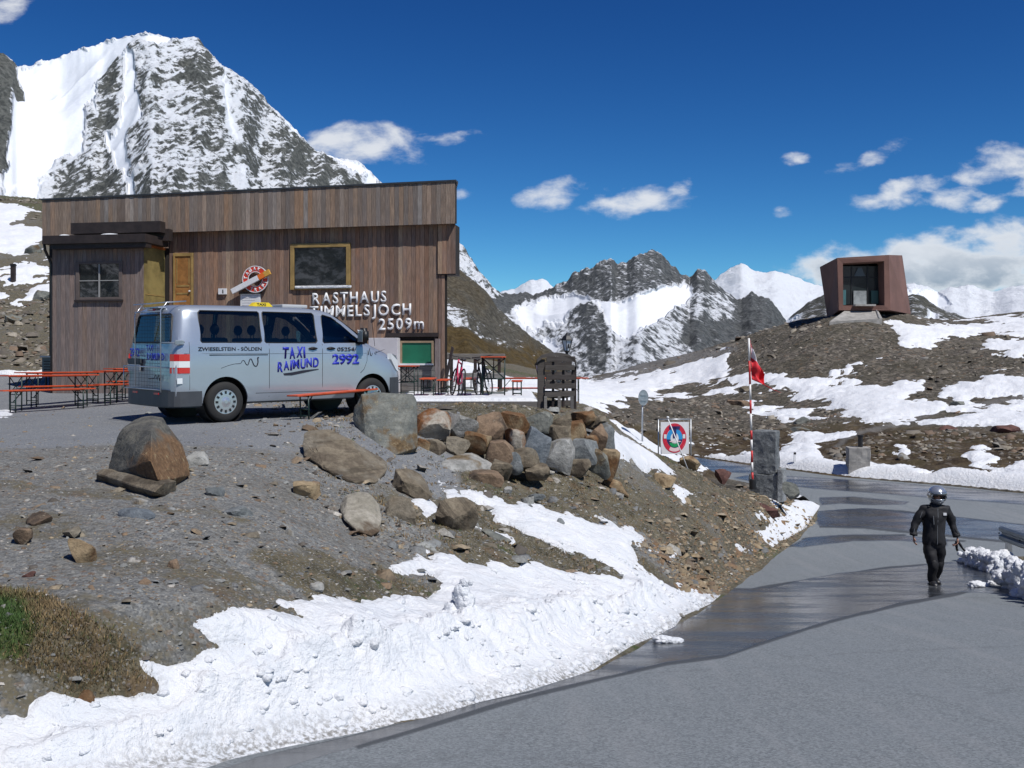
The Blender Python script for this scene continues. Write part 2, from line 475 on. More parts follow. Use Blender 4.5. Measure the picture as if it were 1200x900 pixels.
def relief(X, Y, d):
    """bumps: calm on the parking place, rough on the embankment and the far mound"""
    park = sstep(Y, 11.5, 14.5) * sstep(-(X + 0.12 * Y), -1.6, 0.8) * sstep(32 - Y, 0, 4)
    X = np.asarray(X, float); Y = np.asarray(Y, float)
    near = sstep(34 - Y, 0, 6)
    k = near * (1 - 0.93 * park)
    emb = sstep(X + 0.35 * Y, 1.2, 3.5)     # embankment is rougher than the gravel to the left
    r = fbm(X * 0.9, Y * 0.9, oct=5, seed=3) * (0.06 + .11 * emb) + fbm(X * 4.5, Y * 4.5, oct=3, seed=8) * (.018 + .03 * emb)
    f = (1 - near)
    rf = fbm(X * .16, Y * .16, oct=5, seed=21, gain=.55) * 0.34 + fbm(X * 1.3, Y * 1.3, oct=4, seed=5, gain=.6) * .12
    out = sstep(d, 0.05, 0.8)
    return (r * k + rf * f * sstep(d, .3, 4)) * out
def ground_z(X, Y):
    X = np.asarray(X, float); Y = np.asarray(Y, float)
    Z, d = ground_base(X, Y)
    return Z + relief(X, Y, d)
def gz(x, y): return float(ground_z(np.array([x]), np.array([y]))[0])
def Pg(px, py, y0=3.0, y1=130.0, first=True):
    """where the ray through a photo pixel meets the ground (nearest hit in y0..y1)"""
    ys = np.exp(np.linspace(math.log(y0), math.log(y1), 900))
    xs = (px - 600) / F * ys
    g = ground_base(xs, ys)[0]; r = (HZ - py) / F * ys
    k = np.nonzero(r < g)[0]
    if len(k) == 0: return Vector((xs[-1], ys[-1], g[-1]))
    i = k[0]
    return Vector((xs[i], ys[i], float(gz(xs[i], ys[i]))))

def polar_grid(a, l):
    A, L = np.meshgrid(a, l, indexing='ij')
    Y = np.exp(L); X = A * Y
    na, nl = A.shape
    idx = np.arange(na * nl).reshape(na, nl)
    q = np.stack([idx[:-1, :-1], idx[1:, :-1], idx[1:, 1:], idx[:-1, 1:]], -1).reshape(-1, 4)
    return X.ravel(), Y.ravel(), q
def keep_faces(co, q, keepv, attrs=()):
    fm = keepv[q].any(1)
    q = q[fm]
    used = np.zeros(len(co), bool); used[q.ravel()] = True
    remap = np.cumsum(used) - 1
    return co[used], remap[q], [x[used] for x in attrs]

# cover polygons in photo coordinates ---------------------------------------------------
NEAR_SNOW = [
 [(-60,980),(-60,860),(0,848),(33,843),(43,822),(60,814),(90,822),(115,814),(150,812),(182,806),(170,792),(157,782),(158,772),(205,768),(292,763),(285,755),(245,749),(228,735),(230,725),(270,720),(330,723),(366,727),(340,712),(326,705),(400,704),(410,700),(460,699),(500,697),(514,687),(505,676),(462,669),(457,662),(484,655),(480,647),(525,652),(600,663),(660,668),(700,673),(725,678),(718,670),(695,660),(668,648),(640,634),(612,622),(600,612),(582,608),(574,596),(556,590),(530,583),(512,570),(514,565),(545,575),(592,586),(650,598),(700,608),(740,618),(756,630),(752,638),(765,646),(790,652),(780,655),(757,646),(742,641),(748,660),(770,674),(800,690),(812,692),(845,697),(832,708),(800,722),(790,736),(740,757),(695,785),(620,812),(560,824),(520,838),(470,845),(420,862),(300,885),(270,893),(200,930),(120,980)],
 [(482,587),(500,581),(509,592),(517,603),(508,616),(498,617),(492,606)],
 [(556,618),(564,622),(569,637),(558,632)],[(575,625),(590,627),(600,637),(590,640)],[(348,543),(358,544),(371,551),(362,552)],
 [(855,636),(870,640),(886,643),(880,648),(866,645)],
 [(708,497),(722,506),(745,518),(766,530),(788,552),(792,560),(765,553),(740,545),(722,545),(714,528)],
 [(789,566),(800,571),(812,579),(803,583),(792,576)],
 [(858,561),(872,566),(884,568),(880,574),(868,571)],
 [(876,600),(905,606),(918,606),(905,592),(898,583),(925,590),(940,584),(930,575),(915,570),(935,568),(966,580),(962,592),(952,606),(945,618),(925,630),(905,640),(895,632),(884,622),(898,618),(892,610)],
 [(-80,492),(-80,480),(5,480),(14,483),(8,488)],
]
FAR_SNOW = [
 [(640,470),(675,447),(760,440),(800,430),(858,407),(853,436),(870,440),(905,442),(950,445),(985,448),(1035,443),(1060,437),(1085,442),(1083,458),(1060,470),(1105,472),(1103,484),(1085,495),(1060,503),(1025,508),(1008,512),(1000,528),(985,545),(1010,548),(1040,543),(1080,548),(1120,548),(1160,545),(1260,552),(1260,610),(1000,575),(800,545),(640,520)],
 [(975,440),(1000,424),(1035,415),(1042,418),(1028,430),(1000,438)],
 [(1040,372),(1062,378),(1100,382),(1150,378),(1260,366),(1260,400),(1200,394),(1150,388),(1118,392),(1140,396),(1142,400),(1090,400),(1066,397),(1052,385)],
 [(1150,402),(1190,398),(1260,402),(1260,424),(1190,420),(1150,412)],
 [(1105,452),(1150,445),(1150,436),(1185,440),(1260,440),(1260,470),(1175,468),(1120,470),(1100,466)],
 [(1075,500),(1115,485),(1150,470),(1200,470),(1260,474),(1260,512),(1190,508),(1150,505),(1110,503)],
 [(505,432),(522,421),(545,424),(572,434),(560,440),(530,446),(505,448)],[(650,460),(600,452),(560,455),(500,452),(500,466),(660,472)],
 [(-60,300),(-60,240),(10,238),(26,240),(45,246),(32,252),(16,262),(48,264),(46,280),(30,286),(50,292),(30,300),(10,296),(0,300)],
 [(-60,330),(10,312),(25,308),(62,303),(62,330),(20,335)],[(0,352),(-40,345),(-20,340),(20,348),(60,340),(62,350),(20,356)],
 [(-60,470),(-20,440),(15,440),(10,446),(35,446),(55,435),(70,433),(70,445),(85,462),(60,466),(0,462)],
 [(490,448),(630,448),(640,464),(490,466)],
]
FAR_BARE = [
 [(690,484),(715,474),(760,470),(800,464),(845,460),(862,462),(850,452),(905,452),(930,460),(945,466),(975,470),(1005,486),(1014,494),(998,502),(975,512),(945,512),(920,520),(890,530),(855,533),(790,530),(760,522),(735,508),(705,498)],
 [(770,456),(800,450),(838,449),(845,453),(800,459),(775,461)],
 [(982,545),(970,530),(990,520),(1008,508),(1060,500),(1105,503),(1150,506),(1200,510),(1290,514),(1290,552),(1180,548),(1140,538),(1110,548),(1085,540),(1050,545),(1035,528),(1010,540)],
 [(940,482),(1000,500),(1030,503),(1080,488),(1110,480),(1150,466),(1210,462),(1210,466),(1150,472),(1118,484),(1085,497),(1035,512),(985,512)],
]
FAR_DOTS = [[(870,478),(900,474),(935,478),(958,488),(930,489),(890,484)],[(868,498),(882,495),(880,502)],[(855,470),(885,466),(905,466),(880,474)],[(915,492),(925,492),(922,497)],[(1040,530),(1060,520),(1075,545),(1050,548)],[(1120,525),(1150,520),(1175,548),(1140,545)]]
def snow_d(X, Y, Zb):
    """distance in photo px to the snow margin, positive in the snow"""
    px = 600 + F * X / Y; py = HZ - F * Zb / Y
    near = Y < 34
    out = np.full(X.shape, -60.0)
    i = np.nonzero(near & (px > -200) & (px < 1100))[0]
    b = np.full(len(i), -60.0)
    for p in NEAR_SNOW: b = np.maximum(b, sdpoly(px[i], py[i], p))
    # small spots must be on the near side of the crest
    out[i] = b
    i = np.nonzero(~near & (px > -120) & (px < 1300))[0]
    b = np.full(len(i), -60.0)
    for p in FAR_SNOW: b = np.maximum(b, sdpoly(px[i], py[i], p))
    for p in FAR_BARE: b = np.minimum(b, -sdpoly(px[i], py[i], p))
    for p in FAR_DOTS: b = np.maximum(b, sdpoly(px[i], py[i], p))
    out[i] = b
    return out

def build_ground():
    a = np.concatenate([np.linspace(-2.5, -.60, 30)[:-1], np.linspace(-.60, .60, 760), np.linspace(.60, 2.5, 30)[1:]])
    l = np.concatenate([np.linspace(math.log(.45), math.log(4), 40)[:-1], np.linspace(math.log(4), math.log(34), 330)[:-1], np.linspace(math.log(34), math.log(130), 150)[:-1], np.linspace(math.log(130), math.log(190), 10)])
    X, Y, q = polar_grid(a, l)
    Zb, d = ground_base(X, Y)
    Z = Zb + relief(X, Y, d)
    px = 600 + F * X / Y; py = HZ - F * Zb / Y
    # ground cover: brown soil/grass, parking asphalt, rust rubble, green
    nz = fbm(X * .5, Y * .5, oct=4, seed=31)
    nzf = fbm(X * .09, Y * .09, oct=4, seed=33)
    near = Y < 34
    emb = sstep(X + .34 * Y + nz * 2.4, 0.6, 2.6) * near
    brown = np.clip(emb * (0.55 + .9 * nz + .25), 0, 1)
    # stray soil streaks over the left gravel, grass bank bottom left
    streak = sstep(fbm(X * .7, Y * 1.3, oct=4, seed=36), -.10, .42) * near * sstep(12.5 - Y, 0, 2) * .50
    brown = np.maximum(brown, streak)
    gb = sdpoly(px, py, [(-120,690),(0,698),(50,705),(90,725),(130,745),(160,765),(185,800),(140,812),(90,812),(60,790),(0,772),(-120,760)])
    gbm = sstep(gb + nz * 22, -6, 10) * near
    brown = np.maximum(brown, gbm)
    green = sstep(sdpoly(px, py, [(-120,690),(0,703),(30,708),(40,740),(20,768),(-120,770)]) + nz * 16, -4, 12) * near
    green = np.maximum(green, near * emb * sstep(fbm(X * .8, Y * .8, oct=3, seed=40), .25, .55) * .55)
    park = sstep(Y + nz * 1.2, 12.2, 14.0) * sstep(-(X + 0.10 * Y) + nz * 1.5, -.9, .5) * sstep(36 - Y, 0, 3)
    terr = sdpoly(px, py, [(490,478),(660,480),(720,492),(640,490),(490,488)])
    brown = np.where(near, brown * (1 - park), brown)
    green = np.where(terr > -1, np.maximum(green, .25), green)
    # far ground: brown heather left and middle, grey brown scree on the mound
    fb = np.where(near, 0, sstep(nzf, -.25, .35))
    left = (~near) & (px < 640)
    hedge = sdpoly(px, py, [(690,470),(760,500),(870,500),(1015,495),(1260,508),(1260,560),(1000,560),(690,560)])
    moss = (~near) * sstep(hedge + nz * 14, -4, 12) * (px > 640)
    mound = (~near) & (px >= 640) & (px < 1200)
    scree = mound * (1 - moss)
    brown = np.where(left, .65 + .35 * nzf, brown); brown = np.where(moss > 0.1, np.maximum(brown, moss), brown)
    green = np.where(left, sstep(nzf, -.1, .3) * .5, green)
    ridge = sstep(sdpoly(px, py, [(685,452),(700,444),(768,420),(862,403),(866,409),(830,420),(800,428),(768,439),(715,451)]), -2, 2) * (Y > 80)
    path = sdpoly(px, py, [(972,378),(993,358),(1028,358),(1034,372),(1020,374),(990,376)])
    ridge = np.maximum(ridge, sstep(path, -1, 1) * (Y > 70))
    ridge = np.maximum(ridge, sstep(4 - sdline(px, py, [(985,545),(975,530),(1000,512),(1060,496),(1110,480),(1200,464)]), 0, 3) * (~near) * .8)
    cov = np.stack([brown, green, park, np.maximum(ridge, 0)], -1)
    # footprint shadows of nothing: plain data
    me = np_mesh('ground', np.stack([X, Y, Z], -1), q)
    cattr(me, 'cover', cov); fattr(me, 'scree', scree.astype(float)); fattr(me, 'moss', np.asarray(moss, float))
    link('ground', me, ground_mat())
    bpy.data.objects['ground']['kind'] = 'structure'
    return X, Y, Zb, d

def ground_mat():
    m = bpy.data.materials.new('ground'); m.use_nodes = True
    t = NT(m.node_tree); p = t.n['Principled BSDF']
    tc = t.node('ShaderNodeTexCoord'); v = tc.outputs['Object']
    cov = t.node('ShaderNodeAttribute', attribute_name='cover')
    sp = t.node('ShaderNodeSeparateColor'); t.l.new(cov.outputs['Color'], sp.inputs[0])
    brown, green, park = sp.outputs; ridge = cov.outputs['Alpha']
    scree = t.attr('scree'); moss = t.attr('moss')
    # gravel: small voronoi chips in grey-blue with odd tan and rust chips
    vc = t.voro(v, 26.0, out=1); vcs = t.node('ShaderNodeSeparateColor'); t.l.new(vc, vcs.inputs[0])
    vd = t.voro(v, 26.0)
    vc2 = t.voro(v, 70.0, out=1); vcs2 = t.node('ShaderNodeSeparateColor'); t.l.new(vc2, vcs2.inputs[0])
    big = t.noise(v, 1.3, 6, .6)
    g = t.ramp(vcs.outputs[0], [(0, (.085, .09, .092)), (.45, (.185, .195, .198)), (.78, (.28, .29, .285)), (.90, (.27, .24, .19)), (.95, (.20, .105, .05)), (1, (.34, .33, .30))])
    g2 = t.ramp(vcs2.outputs[1], [(0, (.07, .07, .068)), (.6, (.18, .183, .178)), (1, (.31, .30, .27))])
    gravel = t.mix(.5, g, g2)
    gravel = t.mix(t.ss(big, .35, .7, 0, .35), gravel, (.11, .095, .07))
    # soil with dead grass
    n1 = t.noise(v, 5.0, 8, .65); n2 = t.noise(v, 45.0, 5, .7)
    soil = t.mix(t.ss(n1, .35, .65), (.055, .050, .032), (.135, .118, .078))
    soil = t.mix(t.ss(n2, .5, .72, 0, .75), soil, (.21, .17, .10))
    soil = t.mix(t.math('MULTIPLY', t.ss(vcs2.outputs[0], .80, .84), .7), soil, g2)
    rust = t.ss(t.noise(v, 2.2, 5, .6), .56, .68)
    soil = t.mix(t.math('MULTIPLY', rust, .35), soil, (.13, .07, .035))
    grass = t.mix(t.ss(n2, .35, .65), (.022, .042, .010), (.085, .11, .03))
    bf = t.ss(t.math('ADD', brown, t.math('MULTIPLY', t.math('SUBTRACT', n1, .5), .9)), .30, .62)
    col = t.mix(bf, gravel, soil)
    gf = t.ss(t.math('ADD', green, t.math('MULTIPLY', t.math('SUBTRACT', t.noise(v, 7.0, 6, .65), .5), 1.1)), .35, .7)
    col = t.mix(t.math('MULTIPLY', gf, .85), col, grass)
    # parking place: grey asphalt and grit
    pn = t.noise(v, 60.0, 4, .7); pb = t.noise(v, .8, 6, .6)
    pa = t.mix(t.ss(pn, .35, .65), (.14, .15, .16), (.26, .27, .28))
    pa = t.mix(t.ss(pb, .35, .7, 0, .4), pa, (.15, .155, .165))
    pa = t.mix(t.math('MULTIPLY', t.ss(vcs.outputs[2], .93, .95), .7), pa, (.3, .29, .26))
    pf = t.ss(t.math('ADD', park, t.math('MULTIPLY', t.math('SUBTRACT', n1, .5), .5)), .3, .7)
    col = t.mix(pf, col, pa)
    # far scree: metre-size variation, stones in tan, grey and rust
    sv = t.voro(v, 4.2, out=1); svs = t.node('ShaderNodeSeparateColor'); t.l.new(sv, svs.inputs[0])
    sn = t.noise(v, .35, 8, .65)
    sc = t.ramp(svs.outputs[0], [(0, (.065, .058, .048)), (.5, (.15, .132, .108)), (.8, (.215, .19, .155)), (.93, (.31, .275, .22)), (1, (.19, .12, .07))])
    sc = t.mix(t.ss(sn, .35, .65, 0, .6), sc, (.075, .068, .045))
    col = t.mix(scree, col, sc)
    ms = t.mix(t.ss(t.noise(v, .9, 8, .7), .38, .62), (.055, .036, .020), (.14, .105, .060))
    ms = t.mix(t.ss(t.noise(v, .4, 6, .6), .45, .65, 0, .7), ms, (.075, .062, .03))
    ms = t.mix(t.math('MULTIPLY', t.ss(svs.outputs[1], .82, .86), .6), ms, (.20, .17, .14))
    col = t.mix(moss, col, ms)
    col = t.mix(ridge, col, t.mix(t.ss(sn, .3, .7), (.15, .145, .135), (.24, .23, .215)))
    t.l.new(col, p.inputs['Base Color'])
    p.inputs['Roughness'].default_value = .93; p.inputs['Specular IOR Level'].default_value = .25
    h = t.math('MULTIPLY', vd, -1.0)
    h = t.math('ADD', h, t.math('MULTIPLY', n2, 1.2))
    b1 = t.bump(h, .8, .02)
    hb = t.math('MULTIPLY', t.noise(v, 1.6, 8, .7), t.math('MAXIMUM', scree, moss))
    b2 = t.bump(hb, 1.0, .5, b1)
    t.l.new(b2, p.inputs['Normal'])
    return m

def snow_mat():
    m = bpy.data.materials.new('snow'); m.use_nodes = True
    t = NT(m.node_tree); p = t.n['Principled BSDF']
    tc = t.node('ShaderNodeTexCoord'); v = tc.outputs['Object']
    n = t.noise(v, 3.0, 8, .6); n2 = t.noise(v, 28.0, 6, .65)
    dirt = t.attr('dirt')
    c = t.mix(t.ss(n, .3, .7), (.69, .72, .755), (.775, .785, .80))
    df = t.math('MULTIPLY', dirt, t.ss(n2, .40, .62))
    c = t.mix(df, c, (.20, .19, .17))
    t.l.new(c, p.inputs['Base Color'])
    p.inputs['Roughness'].default_value = .65; p.inputs['Specular IOR Level'].default_value = .3
    p.inputs['Subsurface Weight'].default_value = .0
    h = t.math('ADD', t.noise(v, 9.0, 6, .6), t.math('MULTIPLY', n2, .35))
    t.l.new(t.bump(h, .75, .09), p.inputs['Normal'])
    return m

def build_snow():
    SM = snow_mat(); MATS['snow'] = SM
    # near embankment and bank along the road
    a = np.linspace(-.60, .36, 760); l = np.linspace(math.log(4.0), math.log(33), 620)
    X, Y, q = polar_grid(a, l)
    Zb, d = ground_base(X, Y)
    s = snow_d(X, Y, Zb) * Y / F              # metres in the picture plane
    py = HZ - F * Zb / Y; px = 600 + F * X / Y
    rag = fbm(X * 2.2, Y * 2.2, oct=4, seed=50) * .10 + fbm(X * 9, Y * 9, oct=3, seed=51) * .04
    s = s + rag * sstep(np.abs(d), 0.05, .5)
    edge = np.clip(s, -.15, 1)
    bank = sstep(1.15 - np.abs(d - .2), 0, 1.0) * sstep(s, .1, .7) * sstep(20 - Y, 0, 4) * (px < 860)
    pile = bank * (0.13 + .07 * sstep(11 - Y, 0, 4) + .12 * sstep(fbm(X * .9, Y * .9, oct=3, seed=52), -.25, .45))
    lump = np.abs(fbm(X * 2.6, Y * 2.6, oct=4, seed=53)) ** .8
    lump2 = np.abs(fbm(X * 7.0, Y * 7.0, oct=4, seed=54, gain=.6))
    T = .035 + np.clip(s, 0, .6) * .10 + fbm(X * .8, Y * .8, oct=3, seed=57) * .012
    T = T + pile + bank * (lump * .27 + lump2 * .075) * sstep(s, .0, .25)
    h = np.where(s > 0, T * (1 - np.exp(-np.maximum(s, 0) / .045)), s * .6)
    base = Zb + relief(X, Y, d) * .6 + np.where(s > 0, 0, relief(X, Y, d) * .4)
    base = np.where(d < .4, np.maximum(base, road_z(Y) - .005) , base)
    Z = base + h + .015 * sstep(s, 0, .2)
    global SNOWTAB
    SNOWTAB = (a, l, Z.reshape(len(a), len(l)), s.reshape(len(a), len(l)))
    dirt = sstep(.30 - np.abs(d), 0, .35) * sstep(.16 - h, 0, .16) * (Y < 22)
    dirt = np.maximum(dirt, .25 * sstep(.12 - s, 0, .12))
    co = np.stack([X, Y, Z], -1)
    co, qq, (dd,) = keep_faces(co, q, s > -.04, (dirt,))
    me = np_mesh('snow', co, qq); fattr(me, 'dirt', dd)
    o = link('snow', me, SM); o['kind'] = 'structure'
    # snow beyond the road and on the hillsides
    a = np.linspace(-.62, .62, 900); l = np.linspace(math.log(33.5), math.log(125), 330)
    X, Y, q = polar_grid(a, l)
    Zb, d = ground_base(X, Y)
    s = snow_d(X, Y, Zb) * Y / F
    rel = relief(X, Y, d)
    s = s + fbm(X * .7, Y * .7, oct=5, seed=60, gain=.6) * .8 + fbm(X * .22, Y * .22, oct=3, seed=61) * .6 - rel * .5
    s = np.minimum(s, (d - .25) * 1.0)
    T = .14 + np.clip(s, 0, 2) * .10 + fbm(X * .4, Y * .4, oct=4, seed=62) * .07 + .15 * sstep(4 - d, 0, 3)
    h = np.where(s > 0, T * (1 - np.exp(-np.maximum(s, 0) / .25)), s * .35)
    Z = Zb + rel * (1 - .6 * sstep(s, .2, 2.0)) + h
    co = np.stack([X, Y, Z], -1)
    co, qq, (dd,) = keep_faces(co, q, s > -.3, (.35 * sstep(1.2 - d, 0, 1.0),))
    me = np_mesh('snow_field', co, qq); fattr(me, 'dirt', dd)
    o = link('snow_field', me, SM); o['kind'] = 'structure'

# ------------------------------------------------------------------ the road
WET = [ [(180,960),(250,905),(300,888),(425,860),(520,836),(560,824),(620,812),(695,783),(740,755),(790,736),(800,720),(832,706),(845,690),(870,691),(905,688),(935,681),(980,672),(1040,665),(1100,660),(1185,652),(1185,672),(1165,686),(1120,695),(1050,708),(980,725),(900,750),(850,768),(780,776),(700,795),(620,815),(540,838),(440,868),(385,885),(330,903),(250,950)],
 [(925,640),(945,630),(1000,627),(1062,628),(1110,632),(1110,639),(1060,634),(1000,633),(940,642)],
 [(950,600),(985,597),(1020,596),(1060,600),(1120,606),(1210,616),(1210,636),(1130,629),(1065,622),(1020,618),(960,617),(955,608)],
 [(880,556),(960,560),(1060,567),(1210,580),(1210,592),(1100,584),(1000,576),(950,572),(890,566),(860,560)],
 [(960,583),(1000,582),(1065,588),(1060,591),(1020,592),(985,590),(962,592)],
 [(800,530),(850,540),(900,548),(900,556),(850,553),(800,550)],
 [(1180,690),(1150,690),(1136,684),(1125,683),(1112,688),(1130,694),(1190,697)] ]
DARK = [ [(845,768),(900,751),(980,726),(1050,709),(1120,696),(1168,684)], [(420,874),(540,840),(620,816),(700,796),(780,777),(845,768)], [(838,690),(880,691),(935,682),(1040,666),(1180,654)], [(300,893),(420,864),(560,828),(640,810),(695,787),(760,752),(795,735)],
 [(925,640),(1000,631),(1070,631),(1130,634)], [(940,632),(1000,627),(1060,627)], [(960,600),(1010,597),(1060,600),(1200,616)], [(962,617),(1010,618),(1080,625),(1200,637)] ]
def snow_top(x, y):
    """height of the near snow surface and distance inside its margin"""
    a, l, Z, s = SNOWTAB
    i = int(np.clip((x / y - a[0]) / (a[1] - a[0]), 0, len(a) - 1)); j = int(np.clip((math.log(y) - l[0]) / (l[1] - l[0]), 0, len(l) - 1))
    return float(Z[i, j]), float(s[i, j])
def build_road():
    a = np.concatenate([np.linspace(-.8, -.62, 20)[:-1], np.linspace(-.62, .62, 700), np.linspace(.62, 1.1, 60)[1:]]); l = np.concatenate([np.linspace(math.log(.45), math.log(4.6), 30)[:-1], np.linspace(math.log(4.6), math.log(31), 430)[:-1], np.linspace(math.log(31), math.log(62), 150)])
    X, Y, q = polar_grid(a, l)
    d = -sdpoly(X, Y, ROAD)
    Z = road_z(Y) + .012 * fbm(X * .5, Y * .5, oct=3, seed=70)
    px = 600 + F * X / Y; py = HZ - F * road_z(Y) / Y
    # water margin follows the wandering of the melt water
    w = np.full(X.shape, -50.0)
    wob = fbm(X * .8, Y * .8, oct=4, seed=71) * 3.0
    for p in WET: w = np.maximum(w, sdpoly(px, py, p))
    wet = sstep(w + wob * sstep(py, 590, 640) * .5, -.8, .8)
    dk = np.full(X.shape, 99.)
    for ln in DARK: dk = np.minimum(dk, sdline(px, py, ln))
    wid = np.interp(py, [560, 640, 700, 800, 900], [.9, 1.2, 2.0, 3.0, 4.2])
    dark = sstep(wid * 1.3 - dk - wob * .3, 0, wid * .6)
    co = np.stack([X, Y, Z], -1)
    co, qq, (ww, dd) = keep_faces(co, q, d < .25, (wet, dark))
    me = np_mesh('road', co, qq); fattr(me, 'wet', ww); fattr(me, 'damp', dd)
    m = bpy.data.materials.new('road_asphalt'); m.use_nodes = True
    t = NT(m.node_tree); p = t.n['Principled BSDF']
    tc = t.node('ShaderNodeTexCoord'); v = tc.outputs['Object']
    wt = t.attr('wet'); dm = t.attr('damp')
    n = t.noise(v, 120.0, 3, .7); nb = t.noise(v, .7, 7, .6); nm = t.noise(v, 8.0, 6, .6)
    vv = t.voro(v, 70.0, out=1); vs_ = t.node('ShaderNodeSeparateColor'); t.l.new(vv, vs_.inputs[0])
    c = t.mix(vs_.outputs[0], (.11, .124, .132), (.245, .266, .275))
    c = t.mix(t.ss(nb, .3, .7, 0, .35), c, (.18, .202, .217))
    # paving seams and long tyre-swept streaks
    st = t.noise(t.mapping(v, rot=(0, 0, R(-28)), scale=(2.2, .10, 1)), 1.4, 5, .6)
    c = t.mix(t.ss(st, .50, .68, 0, .25), c, (.26, .265, .27))
    crack = t.voro(t.mapping(v, scale=(1, .6, 1)), .35, 'DISTANCE_TO_EDGE')
    crk = t.math('MULTIPLY', t.ss(t.math('ADD', crack, t.math('MULTIPLY', t.math('SUBTRACT', nm, .5), .10)), .008, .0), .16)
    c = t.mix(crk, c, (.05, .05, .05))
    wc = t.mix(t.ss(nb, .35, .65), (.030, .034, .040), (.055, .06, .066))
    wstreak = t.noise(t.mapping(v, rot=(0, 0, R(18)), scale=(.5, 1.6, 1)), 1.0, 8, .7)
    wc = t.mix(t.ss(wstreak, .48, .66, 0, .45), wc, (.085, .09, .095))
    c = t.mix(wt, c, wc)
    c = t.mix(t.math('MULTIPLY', dm, .8), c, (.032, .036, .042))
    t.l.new(c, p.inputs['Base Color'])
    wr = t.ss(wstreak, .40, .66, .12, .34)
    rg = t.node('ShaderNodeMix'); t.put(rg, 0, wt); t.put(rg, 2, .82); t.put(rg, 3, wr)
    sp_ = t.node('ShaderNodeMix'); t.put(sp_, 0, wt); t.put(sp_, 2, .4); t.put(sp_, 3, .26); t.l.new(sp_.outputs[0], p.inputs['Specular IOR Level'])
    t.l.new(rg.outputs[0], p.inputs['Roughness'])
    bw = t.math('SUBTRACT', 1.0, t.math('MULTIPLY', wt, .88))
    bn = t.node('ShaderNodeBump'); t.put(bn, 'Height', n); t.put(bn, 'Strength', t.math('MULTIPLY', bw, .8)); bn.inputs['Distance'].default_value = .006
    t.l.new(bn.outputs[0], p.inputs['Normal'])
    o = link('road', me, m); o['kind'] = 'structure'

build_ground(); build_snow(); build_road()
# ------------------------------------------------------------------ mountains
def mtn_mat(name, rock0, rock1, grain=1.0, rot=35.0, thr=0.0, soft=.10, haze=0.0, grass=None):
    m = bpy.data.materials.new(name); m.use_nodes = True
    t = NT(m.node_tree); p = t.n['Principled BSDF']
    tc = t.node('ShaderNodeTexCoord'); v = tc.outputs['Object']
    geo = t.node('ShaderNodeNewGeometry')
    sn = t.attr('snow')
    # tilted strata: fine noise drawn out along the bedding of the face
    vm = t.mapping(t.mapping(v, rot=(0, R(rot), 0)), scale=(.13 * grain, .25 * grain, 1.0 * grain))
    s1 = t.noise(vm, .15, 9, .72, .3)
    vm2 = t.mapping(v, scale=(grain, grain, grain))
    s2 = t.noise(vm2, .16, 9, .72)
    s3 = t.noise(vm2, .0125, 6, .6)
    f = t.math('ADD', t.math('MULTIPLY', t.math('SUBTRACT', s1, .5), 2.6), t.math('MULTIPLY', t.math('SUBTRACT', s2, .5), 1.7))
    f = t.math('ADD', f, t.math('MULTIPLY', t.math('SUBTRACT', s3, .5), .5))
    nz = t.node('ShaderNodeSeparateXYZ'); t.l.new(geo.outputs['Normal'], nz.inputs[0])
    f = t.math('ADD', f, t.math('MULTIPLY', t.math('SUBTRACT', nz.outputs[2], .62), 1.3))
    f = t.math('ADD', f, t.math('MULTIPLY', t.math('SUBTRACT', sn, .5), 2.6))
    sm = t.ss(f, thr - soft, thr + soft)
    rk = t.mix(t.ss(s2, .35, .65), rock0, rock1)
    if grass is not None:
        rk = t.mix(t.math('MULTIPLY', t.attr('grass'), t.ss(s3, .3, .55)), rk, t.mix(t.ss(s2, .4, .6), tuple(x * .6 for x in grass), grass))
    col = t.mix(sm, rk, (.74, .77, .81))
    t.l.new(col, p.inputs['Base Color'])
    p.inputs['Roughness'].default_value = .9; p.inputs['Specular IOR Level'].default_value = .15
    rockh = t.math('ADD', t.math('MULTIPLY', s1, 1.0), s2)
    hb = t.math('MULTIPLY', rockh, t.ss(sn, .95, .6, .12, 1.0))
    t.l.new(t.bump(hb, .9, 5.0 / grain), p.inputs['Normal'])
    return m
